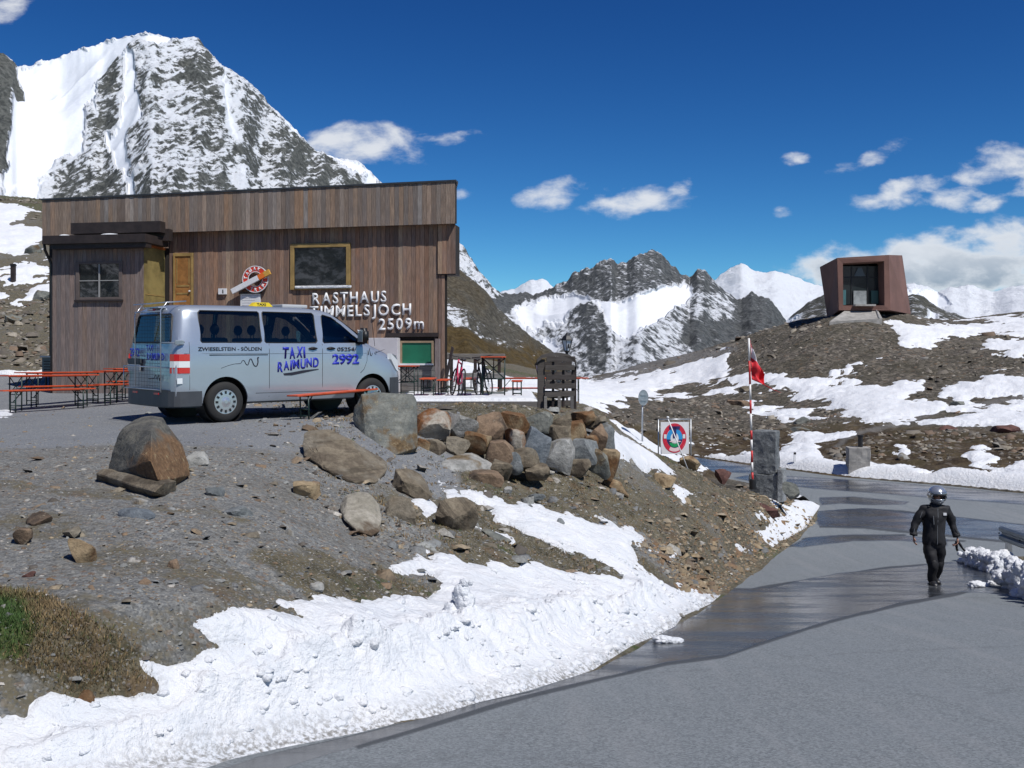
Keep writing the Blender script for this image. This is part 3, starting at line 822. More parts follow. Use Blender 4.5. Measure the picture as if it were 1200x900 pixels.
def mountain(name, sil, D, depth, py_base, mtl, nu=400, nt=220, amp=1.0, polys=(), base_snow=.5, seed=0, power=1.15, spur=1.0, grass=(), back=0.25, jag=1.0, crest=1.5):
    """terrain sheet: crest line at distance D along the outline sil, falling toward the viewer over `depth` metres"""
    sil = np.array(sil, float)
    px0, px1 = sil[0, 0], sil[-1, 0]
    u = np.linspace(px0, px1, nu); cr = np.interp(u, sil[:, 0], sil[:, 1]); cj = fbm(u / 7.0, u * 0 + seed, oct=4, seed=seed + 9, gain=.6) * crest
    t = np.concatenate([np.linspace(-back, 0, 16)[:-1], np.linspace(0, 1, nt) ** 1.0])
    U, T = np.meshgrid(u, t, indexing='ij'); CR = np.repeat(cr[:, None], len(t), 1)
    A = (U - 600) / F
    wav = fbm(U / 60.0, U * 0 + seed, oct=3, seed=seed + 5) * .10 * depth
    Yc = D + wav
    Y = Yc - depth * T
    Zc = (HZ - CR) / F * Yc
    Yb = Yc - depth
    Zb_ = (HZ - py_base) / F * Yb
    Tp = np.clip(T, 0, 1)
    Z = Zb_ + (Zc - Zb_) * (1 - Tp) ** power
    Z = np.where(T < 0, Zc + T * depth * .9, Z)
    X = A * np.where(T < 0, Yc - depth * T, Y); Yf = np.where(T < 0, Yc - depth * T, Y)
    s = D / 1500.0
    # spurs running down from the crest, then crags
    k = 1 / (170.0 * s)
    H = Zc.max() - Zb_.min()
    fade = sstep(T, 0.0, .12)
    sp = (fbm(X * k * 1.1, Yf * k * .35, oct=3, seed=seed + 1, ridged=True) - .2) * .085 * H * spur
    cg = (fbm(X * k * 5, Yf * k * 2.4, Z * k * 3, oct=5, seed=seed + 2, gain=.62, ridged=True) - .15) * .026 * H
    fj = fbm(X * k * 14, Yf * k * 8, Z * k * 8, oct=3, seed=seed + 3, gain=.6) * .008 * H
    rock = np.ones_like(X); snow = np.full(X.shape, base_snow)
    py = HZ - F * Z / Yf
    nzz = fbm(U / 13.0, py / 13.0, oct=5, seed=seed + 8, gain=.7) * 14
    for poly, val, feather in polys:
        w = sstep(sdpoly(U, py, poly) + nzz * (feather / 8.0), -feather, feather)
        snow = snow * (1 - w) + val * w
    calm = 1 - .85 * sstep(snow, .72, .95)
    dz = (sp + cg * calm + fj * calm) * amp
    Z = Z + cj[:, None] / F * Yc * np.exp(-np.abs(T) / .07)
    Z = Z + dz * fade + (1 - fade) * (cg * .30 + fj * 1.6) * amp * jag * calm
    co = np.stack([X.ravel(), Yf.ravel(), Z.ravel()], -1)
    na, nl = X.shape
    idx = np.arange(na * nl).reshape(na, nl)
    q = np.stack([idx[:-1, :-1], idx[:-1, 1:], idx[1:, 1:], idx[1:, :-1]], -1).reshape(-1, 4)
    me = np_mesh(name, co, q)
    fattr(me, 'snow', snow.ravel())
    g = np.zeros(X.shape)
    for poly, val, feather in grass:
        g = np.maximum(g, val * sstep(sdpoly(U, py, poly) + nzz, -feather, feather))
    fattr(me, 'grass', g.ravel())
    o = link(name, me, mtl); o['kind'] = 'structure'
    return o

SNOWY = mtn_mat('snowy_rock', (.055, .060, .058), (.165, .172, .158), grain=.75, rot=38, thr=.22, soft=.15)
DARKR = mtn_mat('dark_rock', (.048, .054, .058), (.145, .152, .152), grain=1.0, rot=-50, thr=.22, soft=.28)
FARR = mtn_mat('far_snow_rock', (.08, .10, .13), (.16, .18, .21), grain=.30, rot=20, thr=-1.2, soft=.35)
HILL = mtn_mat('hill_rock', (.045, .042, .032), (.15, .14, .115), grain=4.0, rot=20, thr=.40, soft=.20, grass=(.12, .085, .035))

mountain('mountain', [(-260,190),(-160,140),(-60,80),(0,62),(14,68),(20,80),(30,79),(42,74),(70,67),(100,56),(125,49),(150,43),(172,38),(185,41),(200,45),(232,46),(245,62),(262,78),(285,92),(300,105),(315,124),(330,137),(350,156),(370,178),(395,185),(415,187),(430,197),(445,213),(470,236),(500,258),(530,285),(570,330),(640,400)],
  1800, 1000, 455, SNOWY, nu=520, nt=300, seed=3, base_snow=.60, power=1.1, spur=.8, back=.2,
  polys=[([(14,85),(30,80),(70,68),(125,50),(172,39),(200,46),(150,62),(140,80),(125,110),(100,130),(95,165),(60,185),(20,200),(4,215),(0,180),(12,160),(20,120)], 1.15, 5),
   ([(-100,60),(0,62),(14,74),(26,100),(24,130),(10,120),(12,150),(4,190),(-100,240)], .12, 4),
   ([(148,75),(156,72),(158,100),(163,118),(168,128),(158,138),(148,148),(148,175),(154,200),(160,228),(152,240),(146,200),(130,168),(114,140),(104,124),(108,122),(130,152),(142,140),(144,100)], 1.1, 3),
   ([(250,80),(262,84),(266,110),(271,140),(281,165),(288,200),(284,225),(273,180),(262,140),(254,110)], .85, 4),
   ([(330,140),(350,156),(395,186),(430,198),(440,214),(400,210),(370,190),(345,168)], 1.1, 3),
   ([(205,52),(236,54),(256,90),(262,130),(240,150),(222,110),(210,80)], .46, 8),
   ([(115,100),(138,82),(138,120),(120,160),(108,150)], .46, 5),([(60,190),(110,170),(140,190),(150,235),(70,240)], .48, 9),
   ([(200,150),(260,140),(290,190),(250,235),(180,235),(170,180)], .52, 9),([(0,200),(60,190),(30,235),(0,235)], .85, 6),
   ([(380,190),(430,205),(425,235),(330,235),(300,180),(330,160)], .46, 6)])
mountain('mountain', [(470,250),(500,290),(520,305),(545,325),(570,341),(600,345),(625,345),(648,338),(660,330),(672,322),(690,314),(705,308),(713,305),(717,302),(722,309),(735,307),(745,300),(755,296),(766,293),(775,298),(790,314),(802,322),(808,327),(817,318),(825,317),(835,328),(850,342),(868,352),(880,344),(893,346),(905,353),(925,380),(945,402),(990,430),(1050,460)],
  1500, 900, 520, DARKR, nu=420, nt=260, seed=17, base_snow=.47, crest=4.0, power=1.25, spur=.5,
  polys=[([(560,345),(650,338),(665,345),(640,352),(600,372),(575,365)], .14, 5),
   ([(660,328),(700,310),(766,294),(805,324),(820,318),(850,345),(830,350),(790,335),(770,345),(755,352),(740,358),(700,356),(668,346),(655,340)], .33, 5),
   ([(600,365),(640,352),(668,342),(690,350),(690,362),(672,372),(662,385),(640,388),(622,396),(605,380)], .92, 5),
   ([(690,358),(735,360),(762,348),(778,334),(800,334),(815,345),(800,362),(780,380),(755,395),(745,410),(728,415),(720,400),(708,382)], 1.1, 4),
   ([(560,372),(600,392),(640,398),(656,408),(650,418),(620,420),(590,400)], 1.05, 4),
   ([(675,372),(700,362),(715,395),(712,440),(695,440),(690,400)], .32, 5),
   ([(715,405),(760,400),(820,375),(860,380),(800,420),(760,440),(710,445)], .50, 8),
   ([(860,350),(893,346),(925,380),(945,400),(900,420),(870,390)], .20, 5),([(800,380),(870,380),(900,420),(800,425)], .25, 6),])
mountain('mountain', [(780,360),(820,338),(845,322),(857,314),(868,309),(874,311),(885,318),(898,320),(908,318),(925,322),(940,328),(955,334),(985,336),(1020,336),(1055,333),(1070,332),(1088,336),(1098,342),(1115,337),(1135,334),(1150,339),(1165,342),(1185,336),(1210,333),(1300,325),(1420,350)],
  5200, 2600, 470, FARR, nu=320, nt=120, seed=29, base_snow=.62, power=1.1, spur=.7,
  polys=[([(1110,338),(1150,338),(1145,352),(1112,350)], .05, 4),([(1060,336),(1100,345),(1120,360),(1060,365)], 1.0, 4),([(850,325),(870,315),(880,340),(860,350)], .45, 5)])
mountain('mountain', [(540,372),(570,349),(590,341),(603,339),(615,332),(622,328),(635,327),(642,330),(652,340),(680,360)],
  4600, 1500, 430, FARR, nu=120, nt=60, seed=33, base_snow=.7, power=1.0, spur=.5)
mountain('mountain', [(870,430),(900,400),(915,382),(930,368),(948,354),(966,345),(1000,338),(1040,342),(1058,349),(1070,344),(1082,348),(1092,356),(1108,364),(1128,371),(1145,376),(1180,380),(1300,400)],
  620, 380, 450, mtn_mat('mid_rock', (.04, .042, .035), (.13, .125, .105), grain=1.8, rot=-40, thr=.3, soft=.25), nu=260, nt=120, seed=41, base_snow=.36, power=1.0, spur=.8,
  polys=[([(895,400),(925,372),(940,372),(925,385),(910,402)], .9, 3),([(1085,362),(1100,368),(1096,385),(1086,385)], .8, 4)])
mountain('hill', [(380,240),(440,262),(500,292),(520,305),(535,314),(548,323),(560,332),(572,344),(582,360),(598,375),(615,388),(632,401),(645,412),(655,425),(668,445),(700,480)],
  430, 300, 500, HILL, nu=360, nt=260, seed=52, base_snow=.40, power=1.0, spur=.45, jag=.6,
  polys=[([(515,318),(545,330),(575,352),(585,380),(560,375),(530,352)], .20, 4),([(515,352),(560,372),(585,398),(600,420),(560,410),(515,375)], .52, 6),([(570,376),(585,383),(612,396),(640,408),(656,420),(640,418),(605,402),(580,390)], .34, 2),([(500,380),(560,395),(600,410),(650,430),(650,470),(500,470)], .08, 6)],
  grass=[([(500,385),(560,398),(620,410),(660,435),(660,480),(480,480)], 1.0, 8),([(515,300),(560,330),(585,360),(560,372),(515,345)], .35, 6)])

# the range on the other side of the valley, behind the viewpoint (seen in window glass)
_b = mountain('mountain', [(-900,300),(-500,180),(-200,250),(100,120),(300,190),(600,90),(800,160),(1100,110),(1400,230),(1700,160),(2100,300)],
  1500, 900, 470, SNOWY, nu=160, nt=80, seed=71, base_snow=.42, power=1.1)
_b.rotation_euler = (0, 0, math.pi)
# ------------------------------------------------------------------ timber guesthouse
def wood_mat(name, cols, grain=(14, 14, 1.1), rough=.85, horizontal=False):
    m = bpy.data.materials.new(name); m.use_nodes = True
    t = NT(m.node_tree); p = t.n['Principled BSDF']
    tc = t.node('ShaderNodeTexCoord'); v = tc.outputs['Object']
    oi = t.node('ShaderNodeObjectInfo'); rnd = oi.outputs['Random']
    off = t.node('ShaderNodeCombineXYZ'); t.put(off, 0, t.math('MULTIPLY', rnd, 37.0)); t.put(off, 2, t.math('MULTIPLY', rnd, 91.0))
    va = t.node('ShaderNodeVectorMath', operation='ADD'); t.l.new(v, va.inputs[0]); t.l.new(off.outputs[0], va.inputs[1])
    g = t.noise(t.mapping(va.outputs[0], scale=grain), 3.0, 7, .65)
    big = t.noise(va.outputs[0], .9, 5, .6)
    n = len(cols)
    base = t.ramp(rnd, [(i / (n - 1), c) for i, c in enumerate(cols)])
    c = t.mix(t.ss(g, .35, .70), t.mix(.45, base, (.03, .022, .018), 'MIX'), base)
    c = t.mix(t.ss(big, .45, .75, 0, .45), c, (.16, .15, .155))
    t.l.new(c, p.inputs['Base Color']); p.inputs['Roughness'].default_value = rough; p.inputs['Specular IOR Level'].default_value = .2
    t.l.new(t.bump(g, .6, .004), p.inputs['Normal'])
    return m
M_WALL = wood_mat('weathered_larch', [(.37, .20, .125), (.23, .155, .12), (.44, .26, .165), (.30, .215, .17), (.28, .165, .11), (.50, .36, .25), (.20, .135, .105), (.38, .25, .18)])
M_FASC = wood_mat('silvered_larch', [(.29, .22, .17), (.22, .19, .17), (.36, .25, .17), (.34, .31, .285), (.22, .165, .13), (.30, .25, .21), (.37, .24, .155), (.48, .44, .40)])
M_ANNX = wood_mat('grey_larch', [(.27, .205, .18), (.21, .18, .172), (.29, .22, .19), (.25, .22, .215), (.31, .225, .175), (.21, .165, .15)])
M_DARKW = mat('dark_brown_paint', (.028, .020, .018), .6, var=.3, vscale=4, bump=.2)
M_GREYW = wood_mat('grey_board', [(.20, .19, .18), (.27, .26, .245), (.16, .155, .15), (.24, .22, .20)], grain=(1.2, 12, 12))
M_CORE = mat('wall_core', (.02, .017, .015), .95)
M_ROOF = mat('roof_metal', (.05, .055, .06), .5, .3, var=.2)
M_OCHRE = mat('ochre_paint', (.30, .20, .07), .6, var=.25, vscale=3, bump=.15)
M_YPANEL = mat('yellow_green_panel', (.22, .17, .06), .65, var=.3, vscale=2.2, bump=.15)
M_ORDOOR = mat('orange_door_wood', (.30, .14, .04), .55, var=.3, vscale=5, bump=.2)
M_WHITE = mat('white_paint', (.72, .73, .74), .5, var=.06, vscale=5, bump=.1)
M_GREEN = mat('green_panel', (.012, .14, .075), .5, var=.15, vscale=2)
M_GLASSD = mat('window_glass', (.012, .016, .018), .015, spec=1.0, coat=.6)
M_REDP = mat('red_paint', (.62, .045, .02), .45, var=.1)
M_ORANGE = mat('orange_paint', (.75, .17, .02), .5)
M_TAN = mat('filter_tan', (.60, .33, .06), .5, var=.25, vscale=60)
M_BLACK = mat('black_metal', (.015, .015, .016), .45, var=.2)
M_STEEL = mat('galvanised_steel', (.42, .44, .46), .42, .7, var=.15, vscale=8)

B_O = Vector((-13.9, 29.5)); B_E = Vector((.987, -.160)).normalized(); B_N = Vector((-B_E.y, B_E.x))
B_ROT = math.atan2(B_E.y, B_E.x)
bld = thing('guesthouse', 'long timber clad guesthouse with white lettering, flat roof and grey side annex', 'building', (B_O.x, B_O.y, 0), B_ROT)
def BL(px, py, off=0.0):
    """photo pixel -> (along facade, height) on the plane `off` metres in front of the facade"""
    r = (px - 600) / F
    Y = (B_O.dot(B_N) - off) / (r * B_N.x + B_N.y)
    p = Vector((r * Y, Y)) - B_O
    return p.dot(B_E), (HZ - py) / F * Y
def plankset(x0, x1, ztop, zbot, off, w, mtl, holes=(), parent=bld, thick=.022, label=None):
    """vertical boards, each its own object; holes = (x0,x1,z0,z1) rectangles left open"""
    n = max(1, round((x1 - x0) / w)); w = (x1 - x0) / n
    for i in range(n):
        a = x0 + i * w; b = a + w - .006
        xm = (a + b) / 2
        segs = [(zbot(xm) if callable(zbot) else zbot, ztop(xm) if callable(ztop) else ztop)]
        for hx0, hx1, hz0, hz1 in holes:
            if xm > hx0 and xm < hx1:
                ns = []
                for s0, s1 in segs:
                    if hz0 <= s0 and hz1 >= s1: continue
                    if hz1 <= s0 or hz0 >= s1: ns.append((s0, s1)); continue
                    if hz0 > s0: ns.append((s0, hz0))
                    if hz1 < s1: ns.append((hz1, s1))
                segs = ns
        pr = random.uniform(-.004, .005)
        for s0, s1 in segs:
            if s1 - s0 < .02: continue
            bm = bmesh.new()
            bx(bm, (a, -off - thick - pr, s0), (b, -off, s1))
            bm_obj('plank', bm, mtl, parent)
def strip(name, px0, py0, px1, py1, off, thick, mtl, parent=bld, bev=.0, bottom=None):
    x0, z0 = BL(px0, py0, off); x1, z1 = BL(px1, py1, off)
    bm = bmesh.new()
    bx(bm, (min(x0, x1), -off - thick, min(z0, z1)), (max(x0, x1), -off, max(z0, z1)), bev=bev)
    return bm_obj(name, bm, mtl, parent)
def build_house():
    OF = .24
    fx0, fzt0 = BL(50, 235, OF); fx1, fzt1 = BL(533.5, 213, OF)
    _, fzb0 = BL(50, 277, OF); _, fzb1 = BL(533.5, 262, OF)
    top = lambda x: fzt0 + (fzt1 - fzt0) * (x - fx0) / (fx1 - fx0)
    bot = lambda x: fzb0 + (fzb1 - fzb0) * (x - fx0) / (fx1 - fx0)
    plankset(fx0, fx1, top, bot, OF, .132, M_FASC)
    # core body behind the boards
    def loc(x, y):
        p = Vector((x, y)) - B_O
        return p.dot(B_E), p.dot(B_N)
    rb = loc(-2.45, 35.8); lb = loc(-13.2, 37.5)
    bm = bmesh.new()
    lo = -1.6
    pl = [(fx0 + .05, .0), (fx1 - .28, .0), rb, lb]
    vb = [bm.verts.new((x, y, lo)) for x, y in pl]; vt = [bm.verts.new((x, y, min(top(x), top(fx1)) - .06)) for x, y in pl]
    for i in range(4): bm.faces.new((vb[i], vb[(i + 1) % 4], vt[(i + 1) % 4], vt[i]))
    bm.faces.new(vt); bm.faces.new(vb[::-1])
    bm_obj('wall_core', bm, M_CORE, bld)
    # fascia backing and roof
    bm = bmesh.new()
    v = [bm.verts.new(c) for c in [(fx0 + .01, -OF + .001, bot(fx0) + .03), (fx1 - .01, -OF + .001, bot(fx1) + .03), (fx1 - .01, -OF + .001, top(fx1) - .01), (fx0 + .01, -OF + .001, top(fx0) - .01)]]
    w = [bm.verts.new(q.co + Vector((0, OF - .002, 0))) for q in v]
    bm.faces.new(v); bm.faces.new(w[::-1])
    for i in range(4): bm.faces.new((v[i], w[i], w[(i + 1) % 4], v[(i + 1) % 4]))
    bm_obj('fascia_backing', bm, M_CORE, bld)
    bm = bmesh.new()
    pl = [(fx0 - .03, -OF - .05), (fx1 + .03, -OF - .05), (fx1 + .03, .0), (rb[0] + .05, rb[1] + .1), (lb[0] - .1, lb[1] + .1), (fx0 - .03, 0)]
    vb = [bm.verts.new((x, y, top(x) if y < 1 else top(x) - .02)) for x, y in pl]; vt = [bm.verts.new((x, y, q.co.z + .05)) for (x, y), q in zip(pl, vb)]
    n = len(pl)
    for i in range(n): bm.faces.new((vb[i], vb[(i + 1) % n], vt[(i + 1) % n], vt[i]))
    bm.faces.new(vt); bm.faces.new(vb[::-1])
    bm_obj('roof', bm, M_ROOF, bld)
    # main wall boards
    def rect(px0, py0, px1, py1):
        x0, z1 = BL(px0, py0); x1, z0 = BL(px1, py1); return (x0, x1, z0, z1)
    win = rect(341, 286, 411, 339); door = rect(204, 297, 227, 384); green = rect(463, 394, 512, 470)
    xw0, _ = BL(199, 300); xw1, _ = BL(513, 300); zb = -1.35
    wtop = lambda x: bot(x) + .05
    plankset(xw0, xw1, wtop, zb, 0, .125, M_WALL, holes=[win, door, green])
    # the corner bay that ends above the terrace, the corner post below it
    xb1 = fx1 - .01; _, zbay = BL(525, 321)
    plankset(xw1 + .02, xb1 - .02, wtop, zbay, .05, .12, M_WALL)
    bm = bmesh.new(); bx(bm, (xw1 + .02, -.05, zbay - .03), (xb1 - .02, .5, zbay)); bm_obj('soffit', bm, M_DARKW, bld)
    bm = bmesh.new(); bx(bm, (xw1 + .02, -.048, zbay), (xb1 - .03, .5, bot(xb1))); bm_obj('bay_core', bm, M_CORE, bld)
    xc, _ = BL(521.5, 400)
    plankset(xw1 + .02, xc, zbay, zb, .0, .10, M_WALL)
    # large window with ochre frame, lying 6 cm in the wall
    x0, x1, z0, z1 = win
    fw = .115
    wf = None
    bm = bmesh.new()
    for lo_, hi_ in [((x0, -.07, z0), (x1, .02, z0 + fw)), ((x0, -.07, z1 - fw), (x1, .02, z1)), ((x0, -.07, z0 + fw), (x0 + fw, .02, z1 - fw)), ((x1 - fw, -.07, z0 + fw), (x1, .02, z1 - fw))]:
        bx(bm, lo_, hi_, bev=.006)
    wf = bm_obj('window', bm, M_OCHRE, bld)
    bm = bmesh.new(); bx(bm, (x0 + fw, -.035, z0 + fw), (x1 - fw, -.03, z1 - fw)); bm_obj('pane', bm, M_GLASSD, wf)
    bm = bmesh.new(); bx(bm, (x0 + .15, -.105, z0 + .03), (x1 + .05, -.071, z0 + .11), bev=.025); o = bm_obj('sill_snow', bm, MATS['snow'], wf)
    # door leaf and frame
    x0, x1, z0, z1 = door
    bm = bmesh.new()
    for lo_, hi_ in [((x0, -.06, z1 - .09), (x1, .01, z1)), ((x0, -.06, z0), (x0 + .05, .01, z1 - .09)), ((x1 - .07, -.06, z0), (x1, .01, z1 - .09))]: bx(bm, lo_, hi_, bev=.004)
    d = bm_obj('door', bm, M_OCHRE, bld)
    bm = bmesh.new(); bx(bm, (x0 + .05, -.035, z0), (x1 - .07, -.005, z1 - .09)); dl = bm_obj('door_leaf', bm, M_ORDOOR, d)
    bm = bmesh.new()
    for zz in (z0 + 1.18, z0 + .96): bx(bm, (x0 + .09, -.045, zz), (x1 - .11, -.034, zz + .05))
    bx(bm, (x0 + .09, -.044, z0 + 1.27), (x0 + .12, -.034, z1 - .15)); bx(bm, (x1 - .14, -.044, z0 + 1.27), (x1 - .11, -.034, z1 - .15))
    bm_obj('door_moulding', bm, M_OCHRE, d)
    bm = bmesh.new(); lathe(bm, [(0, .05), (.025, .045), (.03, .02), (.012, 0)], 12, Matrix.Translation((x1 - .10, -.04, z0 + 1.05)) @ Matrix.Rotation(R(90), 4, 'X')); bm_obj('door_handle', bm, M_WHITE, d)
    # annex in front of the left end
    AO = 1.15
    ax0, _ = BL(62, 300, AO); ax1, _ = BL(169, 300, AO); _, az1 = BL(115, 284, AO); 
    bm = bmesh.new(); bx(bm, (ax0 + .02, -AO, -1.5), (ax1 - .02, .0, az1)); bm_obj('annex_core', bm, M_CORE, bld)
    hx0, hz1 = BL(91, 307, AO); hx1, hz0 = BL(143, 351, AO)
    plankset(ax0, ax1, az1, -1.45, AO, .132, M_ANNX, holes=[(hx0, hx1, hz0, hz1)])
    # ochre side panel of the annex (faces the entrance)
    _, pz1 = BL(185, 291, .6)
    bm = bmesh.new(); bx(bm, (ax1 - .015, -AO - .015, -1.4), (ax1 + .012, -.03, pz1)); sp = bm_obj('side_panel', bm, M_YPANEL, bld)
    for zz in (.62, 1.9):
        bm = bmesh.new(); bx(bm, (ax1 + .012, -AO + .02, zz), (ax1 + .02, -.06, zz + .025)); bm_obj('batten', bm, M_OCHRE, sp)
    bm = bmesh.new(); bx(bm, (ax1 - .02, -AO - .03, pz1), (ax1 + .05, -.03, pz1 + .13)); bm_obj('lintel', bm, mat('rust_orange_wood', (.30, .085, .02), .6, var=.3), bld)
    # annex window: frame, cross bars, panes, curtain
    bm = bmesh.new(); e = .07
    for lo_, hi_ in [((hx0 - .03, -AO - .05, hz0), (hx1 + .03, -AO + .02, hz0 + e)), ((hx0 - .03, -AO - .05, hz1 - e), (hx1 + .03, -AO + .02, hz1)), ((hx0 - .03, -AO - .05, hz0 + e), (hx0 + e, -AO + .02, hz1 - e)), ((hx1 - e, -AO - .05, hz0 + e), (hx1 + .03, -AO + .02, hz1 - e))]:
        bx(bm, lo_, hi_, bev=.004)
    wf = bm_obj('window', bm, mat('brown_grey_frame', (.12, .095, .085), .7, var=.2, bump=.2), bld)
    xm, zm = (hx0 + hx1) / 2, (hz0 + hz1) / 2
    bm = bmesh.new(); bx(bm, (xm - .02, -AO - .035, hz0 + e), (xm + .02, -AO - .005, hz1 - e)); bx(bm, (hx0 + e, -AO - .03, zm - .012), (hx1 - e, -AO - .008, zm + .012)); bm_obj('glazing_bar', bm, mat('pale_bar', (.30, .30, .29), .6), wf)
    for (a, b, c_, d_) in [(hx0 + e, xm, hz0 + e, zm), (xm, hx1 - e, hz0 + e, zm), (hx0 + e, xm, zm, hz1 - e), (xm, hx1 - e, zm, hz1 - e)]:
        bm = bmesh.new(); bx(bm, (a, -AO - .014, c_), (b, -AO - .010, d_)); bm_obj('pane', bm, M_GLASSD, wf)
    bm = bmesh.new(); bx(bm, (hx0 - .06, -AO - .09, hz0 - .05), (hx1 + .06, -AO - .03, hz0), bev=.004); bm_obj('sill', bm, M_DARKW, wf)
    # annex roof slab with gutter board, snow rest, canopy blocks
    rx0, rz1 = BL(50, 276.5, AO + .35); rx1, rz0 = BL(171, 285, AO + .35)
    bm = bmesh.new(); bx(bm, (rx0, -AO - .38, rz0 + .03), (rx1, -OF - .03, rz1), bev=.006); bm_obj('annex_roof', bm, M_DARKW, bld)
    bm = bmesh.new(); bx(bm, (rx0 + .20, -AO - .30, rz0 - .10), (rx1 - .02, -AO - .02, rz0 + .03)); bm_obj('eaves_board', bm, M_DARKW, bld)
    for q0, q1 in ((72, 84), (118, 143)):
        a, zz = BL(q0, 275, AO); b, _ = BL(q1, 275, AO)
        bm = bmesh.new()
        bmesh.ops.create_icosphere(bm, subdivisions=3, radius=1.0)
        for v in bm.verts: v.co = Vector(((a + b) / 2 + v.co.x * (b - a) / 2, -AO + .0 + v.co.y * .28, rz1 + max(-.01, v.co.z * .07)))
        bm_obj('roof_snow', bm, MATS['snow'], bld, sm=True)
    strip('canopy', 90, 263.0, 194, 273.5, .62, .30, M_DARKW, bev=.006)
    strip('canopy_box', 172, 270, 202.5, 283, .40, .22, M_DARKW)
    strip('lamp_niche', 172, 283, 198, 291, .06, .10, M_WALL)
    # downpipe
    bm = bmesh.new(); gx, gz1 = BL(51, 284, AO + .2); px_, _ = BL(61.2, 300, AO)
    tube(bm, [(gx + .05, -AO - .25, gz1), (gx + .06, -AO - .22, gz1 - .22), (px_ - .1, -AO - .02, gz1 - .42), (px_ - .03, -AO + .02, gz1 - .62), (px_ - .03, -AO + .02, .6), (px_ - .03, -AO + .02, -1.2)], .04, 10)
    bm_obj('downpipe', bm, M_BLACK, bld, sm=True)
    # service hatch: green board with pale frame, sill, dark surround, plank base
    x0, x1, z0, z1 = green
    bm = bmesh.new(); bx(bm, (x0 - .25, -.10, z1 - .02), (x1 + .06, .0, z1 + .09)); bm_obj('hatch_lintel', bm, M_DARKW, bld)
    gx0, gz1 = BL(469.5, 399.5); gx1, gz0 = BL(508.5, 428)
    bm = bmesh.new()
    f = .055
    for lo_, hi_ in [((gx0, -.06, gz1 - f), (gx1, -.01, gz1)), ((gx0, -.06, gz0), (gx0 + f, -.01, gz1 - f)), ((gx1 - f, -.06, gz0), (gx1, -.01, gz1 - f))]: bx(bm, lo_, hi_)
    hf = bm_obj('hatch', bm, mat('pale_wood', (.30, .22, .14), .7, var=.2), bld)
    bm = bmesh.new(); bx(bm, (gx0 + f, -.035, gz0 + .05), (gx1 - f, -.012, gz1 - f)); bm_obj('shutter', bm, M_GREEN, hf)
    bm = bmesh.new(); bx(bm, (gx0, -.10, gz0), (gx1, -.01, gz0 + .05)); bm_obj('sill', bm, M_WHITE, hf)
    bm = bmesh.new(); bx(bm, (x0, -.03, z0), (gx0, -.0, z1 - .02)); bx(bm, (gx1, -.03, z0), (x1, .0, z1 - .02)); bm_obj('hatch_cheek', bm, M_DARKW, bld)
    zz = gz0 - .02; k = 0
    while zz > -1.35:
        bm = bmesh.new(); bx(bm, (gx0 - .1, -.045 - .006 * (k % 2), zz - .135), (x1 - .05, -.005, zz - .006)); bm_obj('base_board', bm, M_GREYW, bld); zz -= .14; k += 1
    px0, _ = BL(510.5, 430, .35); px1, _ = BL(515.5, 430, .35)
    bm = bmesh.new(); bx(bm, (px0, -.42, -1.3), (px1, -.30, BL(512, 397, .35)[1])); bm_obj('post', bm, M_ANNX, bld)
    bm = bmesh.new(); prism(bm, [(px1, -.34, -1.0), (px1 + .32, -.34, .45), (px1 + .38, -.34, .40), (px1 + .08, -.34, -1.0)], (0, .07, 0)); bm_obj('brace', bm, M_DARKW, bld)
    wx0, wz1 = BL(432, 396, .3); wx1, wz0 = BL(466, 470, .3)
    bm = bmesh.new(); bx(bm, (wx0, -.32, -1.35), (wx1, -.03, wz1), bev=.01)
    bm_obj('white_box_panel', bm, mat('pinkish_white', (.55, .53, .55), .6, var=.08), bld)
    # white lettering, each letter a part
    def letters(txt, px0, px1, py_base, py_top, off=.032, slope=0.0):
        x0, zb_ = BL(px0, py_base, off); x1, _ = BL(px1, py_base, off); _, zt_ = BL(px0, py_top, off)
        h = zt_ - zb_
        items = []
        for ch in txt:
            cu = bpy.data.curves.new('letter', 'FONT'); cu.body = ch; cu.size = 1.0; cu.offset = .022; cu.extrude = .0; cu.resolution_u = 3
            ob = bpy.data.objects.new('tmp', cu); C.objects.link(ob)
            me = bpy.data.meshes.new_from_object(ob)
            bpy.data.objects.remove(ob)
            c = np.zeros(len(me.vertices) * 3); me.vertices.foreach_get('co', c); c = c.reshape(-1, 3)
            items.append((me, c, c[:, 0].min(), c[:, 0].max()))
        cap = .73 if txt[0].isalpha() else .73
        adv = [i[3] - i[2] for i in items]; gap = .15
        tot = sum(adv) + gap * (len(items) - 1)
        sx = (x1 - x0) / tot; cx = x0
        for (me, c, a, b), w_ in zip(items, adv):
            cc = np.zeros_like(c)
            cc[:, 0] = (c[:, 0] - a) * sx; cc[:, 2] = c[:, 1] / cap * h
            me.vertices.foreach_set('co', cc.ravel().astype(np.float32))
            bm = bmesh.new(); bm.from_mesh(me)
            r = bmesh.ops.extrude_face_region(bm, geom=bm.faces[:])
            for g in r['geom']:
                if isinstance(g, bmesh.types.BMVert): g.co.y -= .022
            o = bm_obj('letter', bm, M_WHITE, bld)
            o.location = (cx, -off - .01, zb_ + slope * (cx - x0))
            cx += (w_ + gap) * sx
    letters('RASTHAUS', 366.5, 453, 356.5, 343, slope=.02)
    letters('TIMMELSJOCH', 363.5, 482, 372, 358.5, slope=.02)
    letters('2509m', 444, 497, 386.5, 373, slope=.02)
build_house()

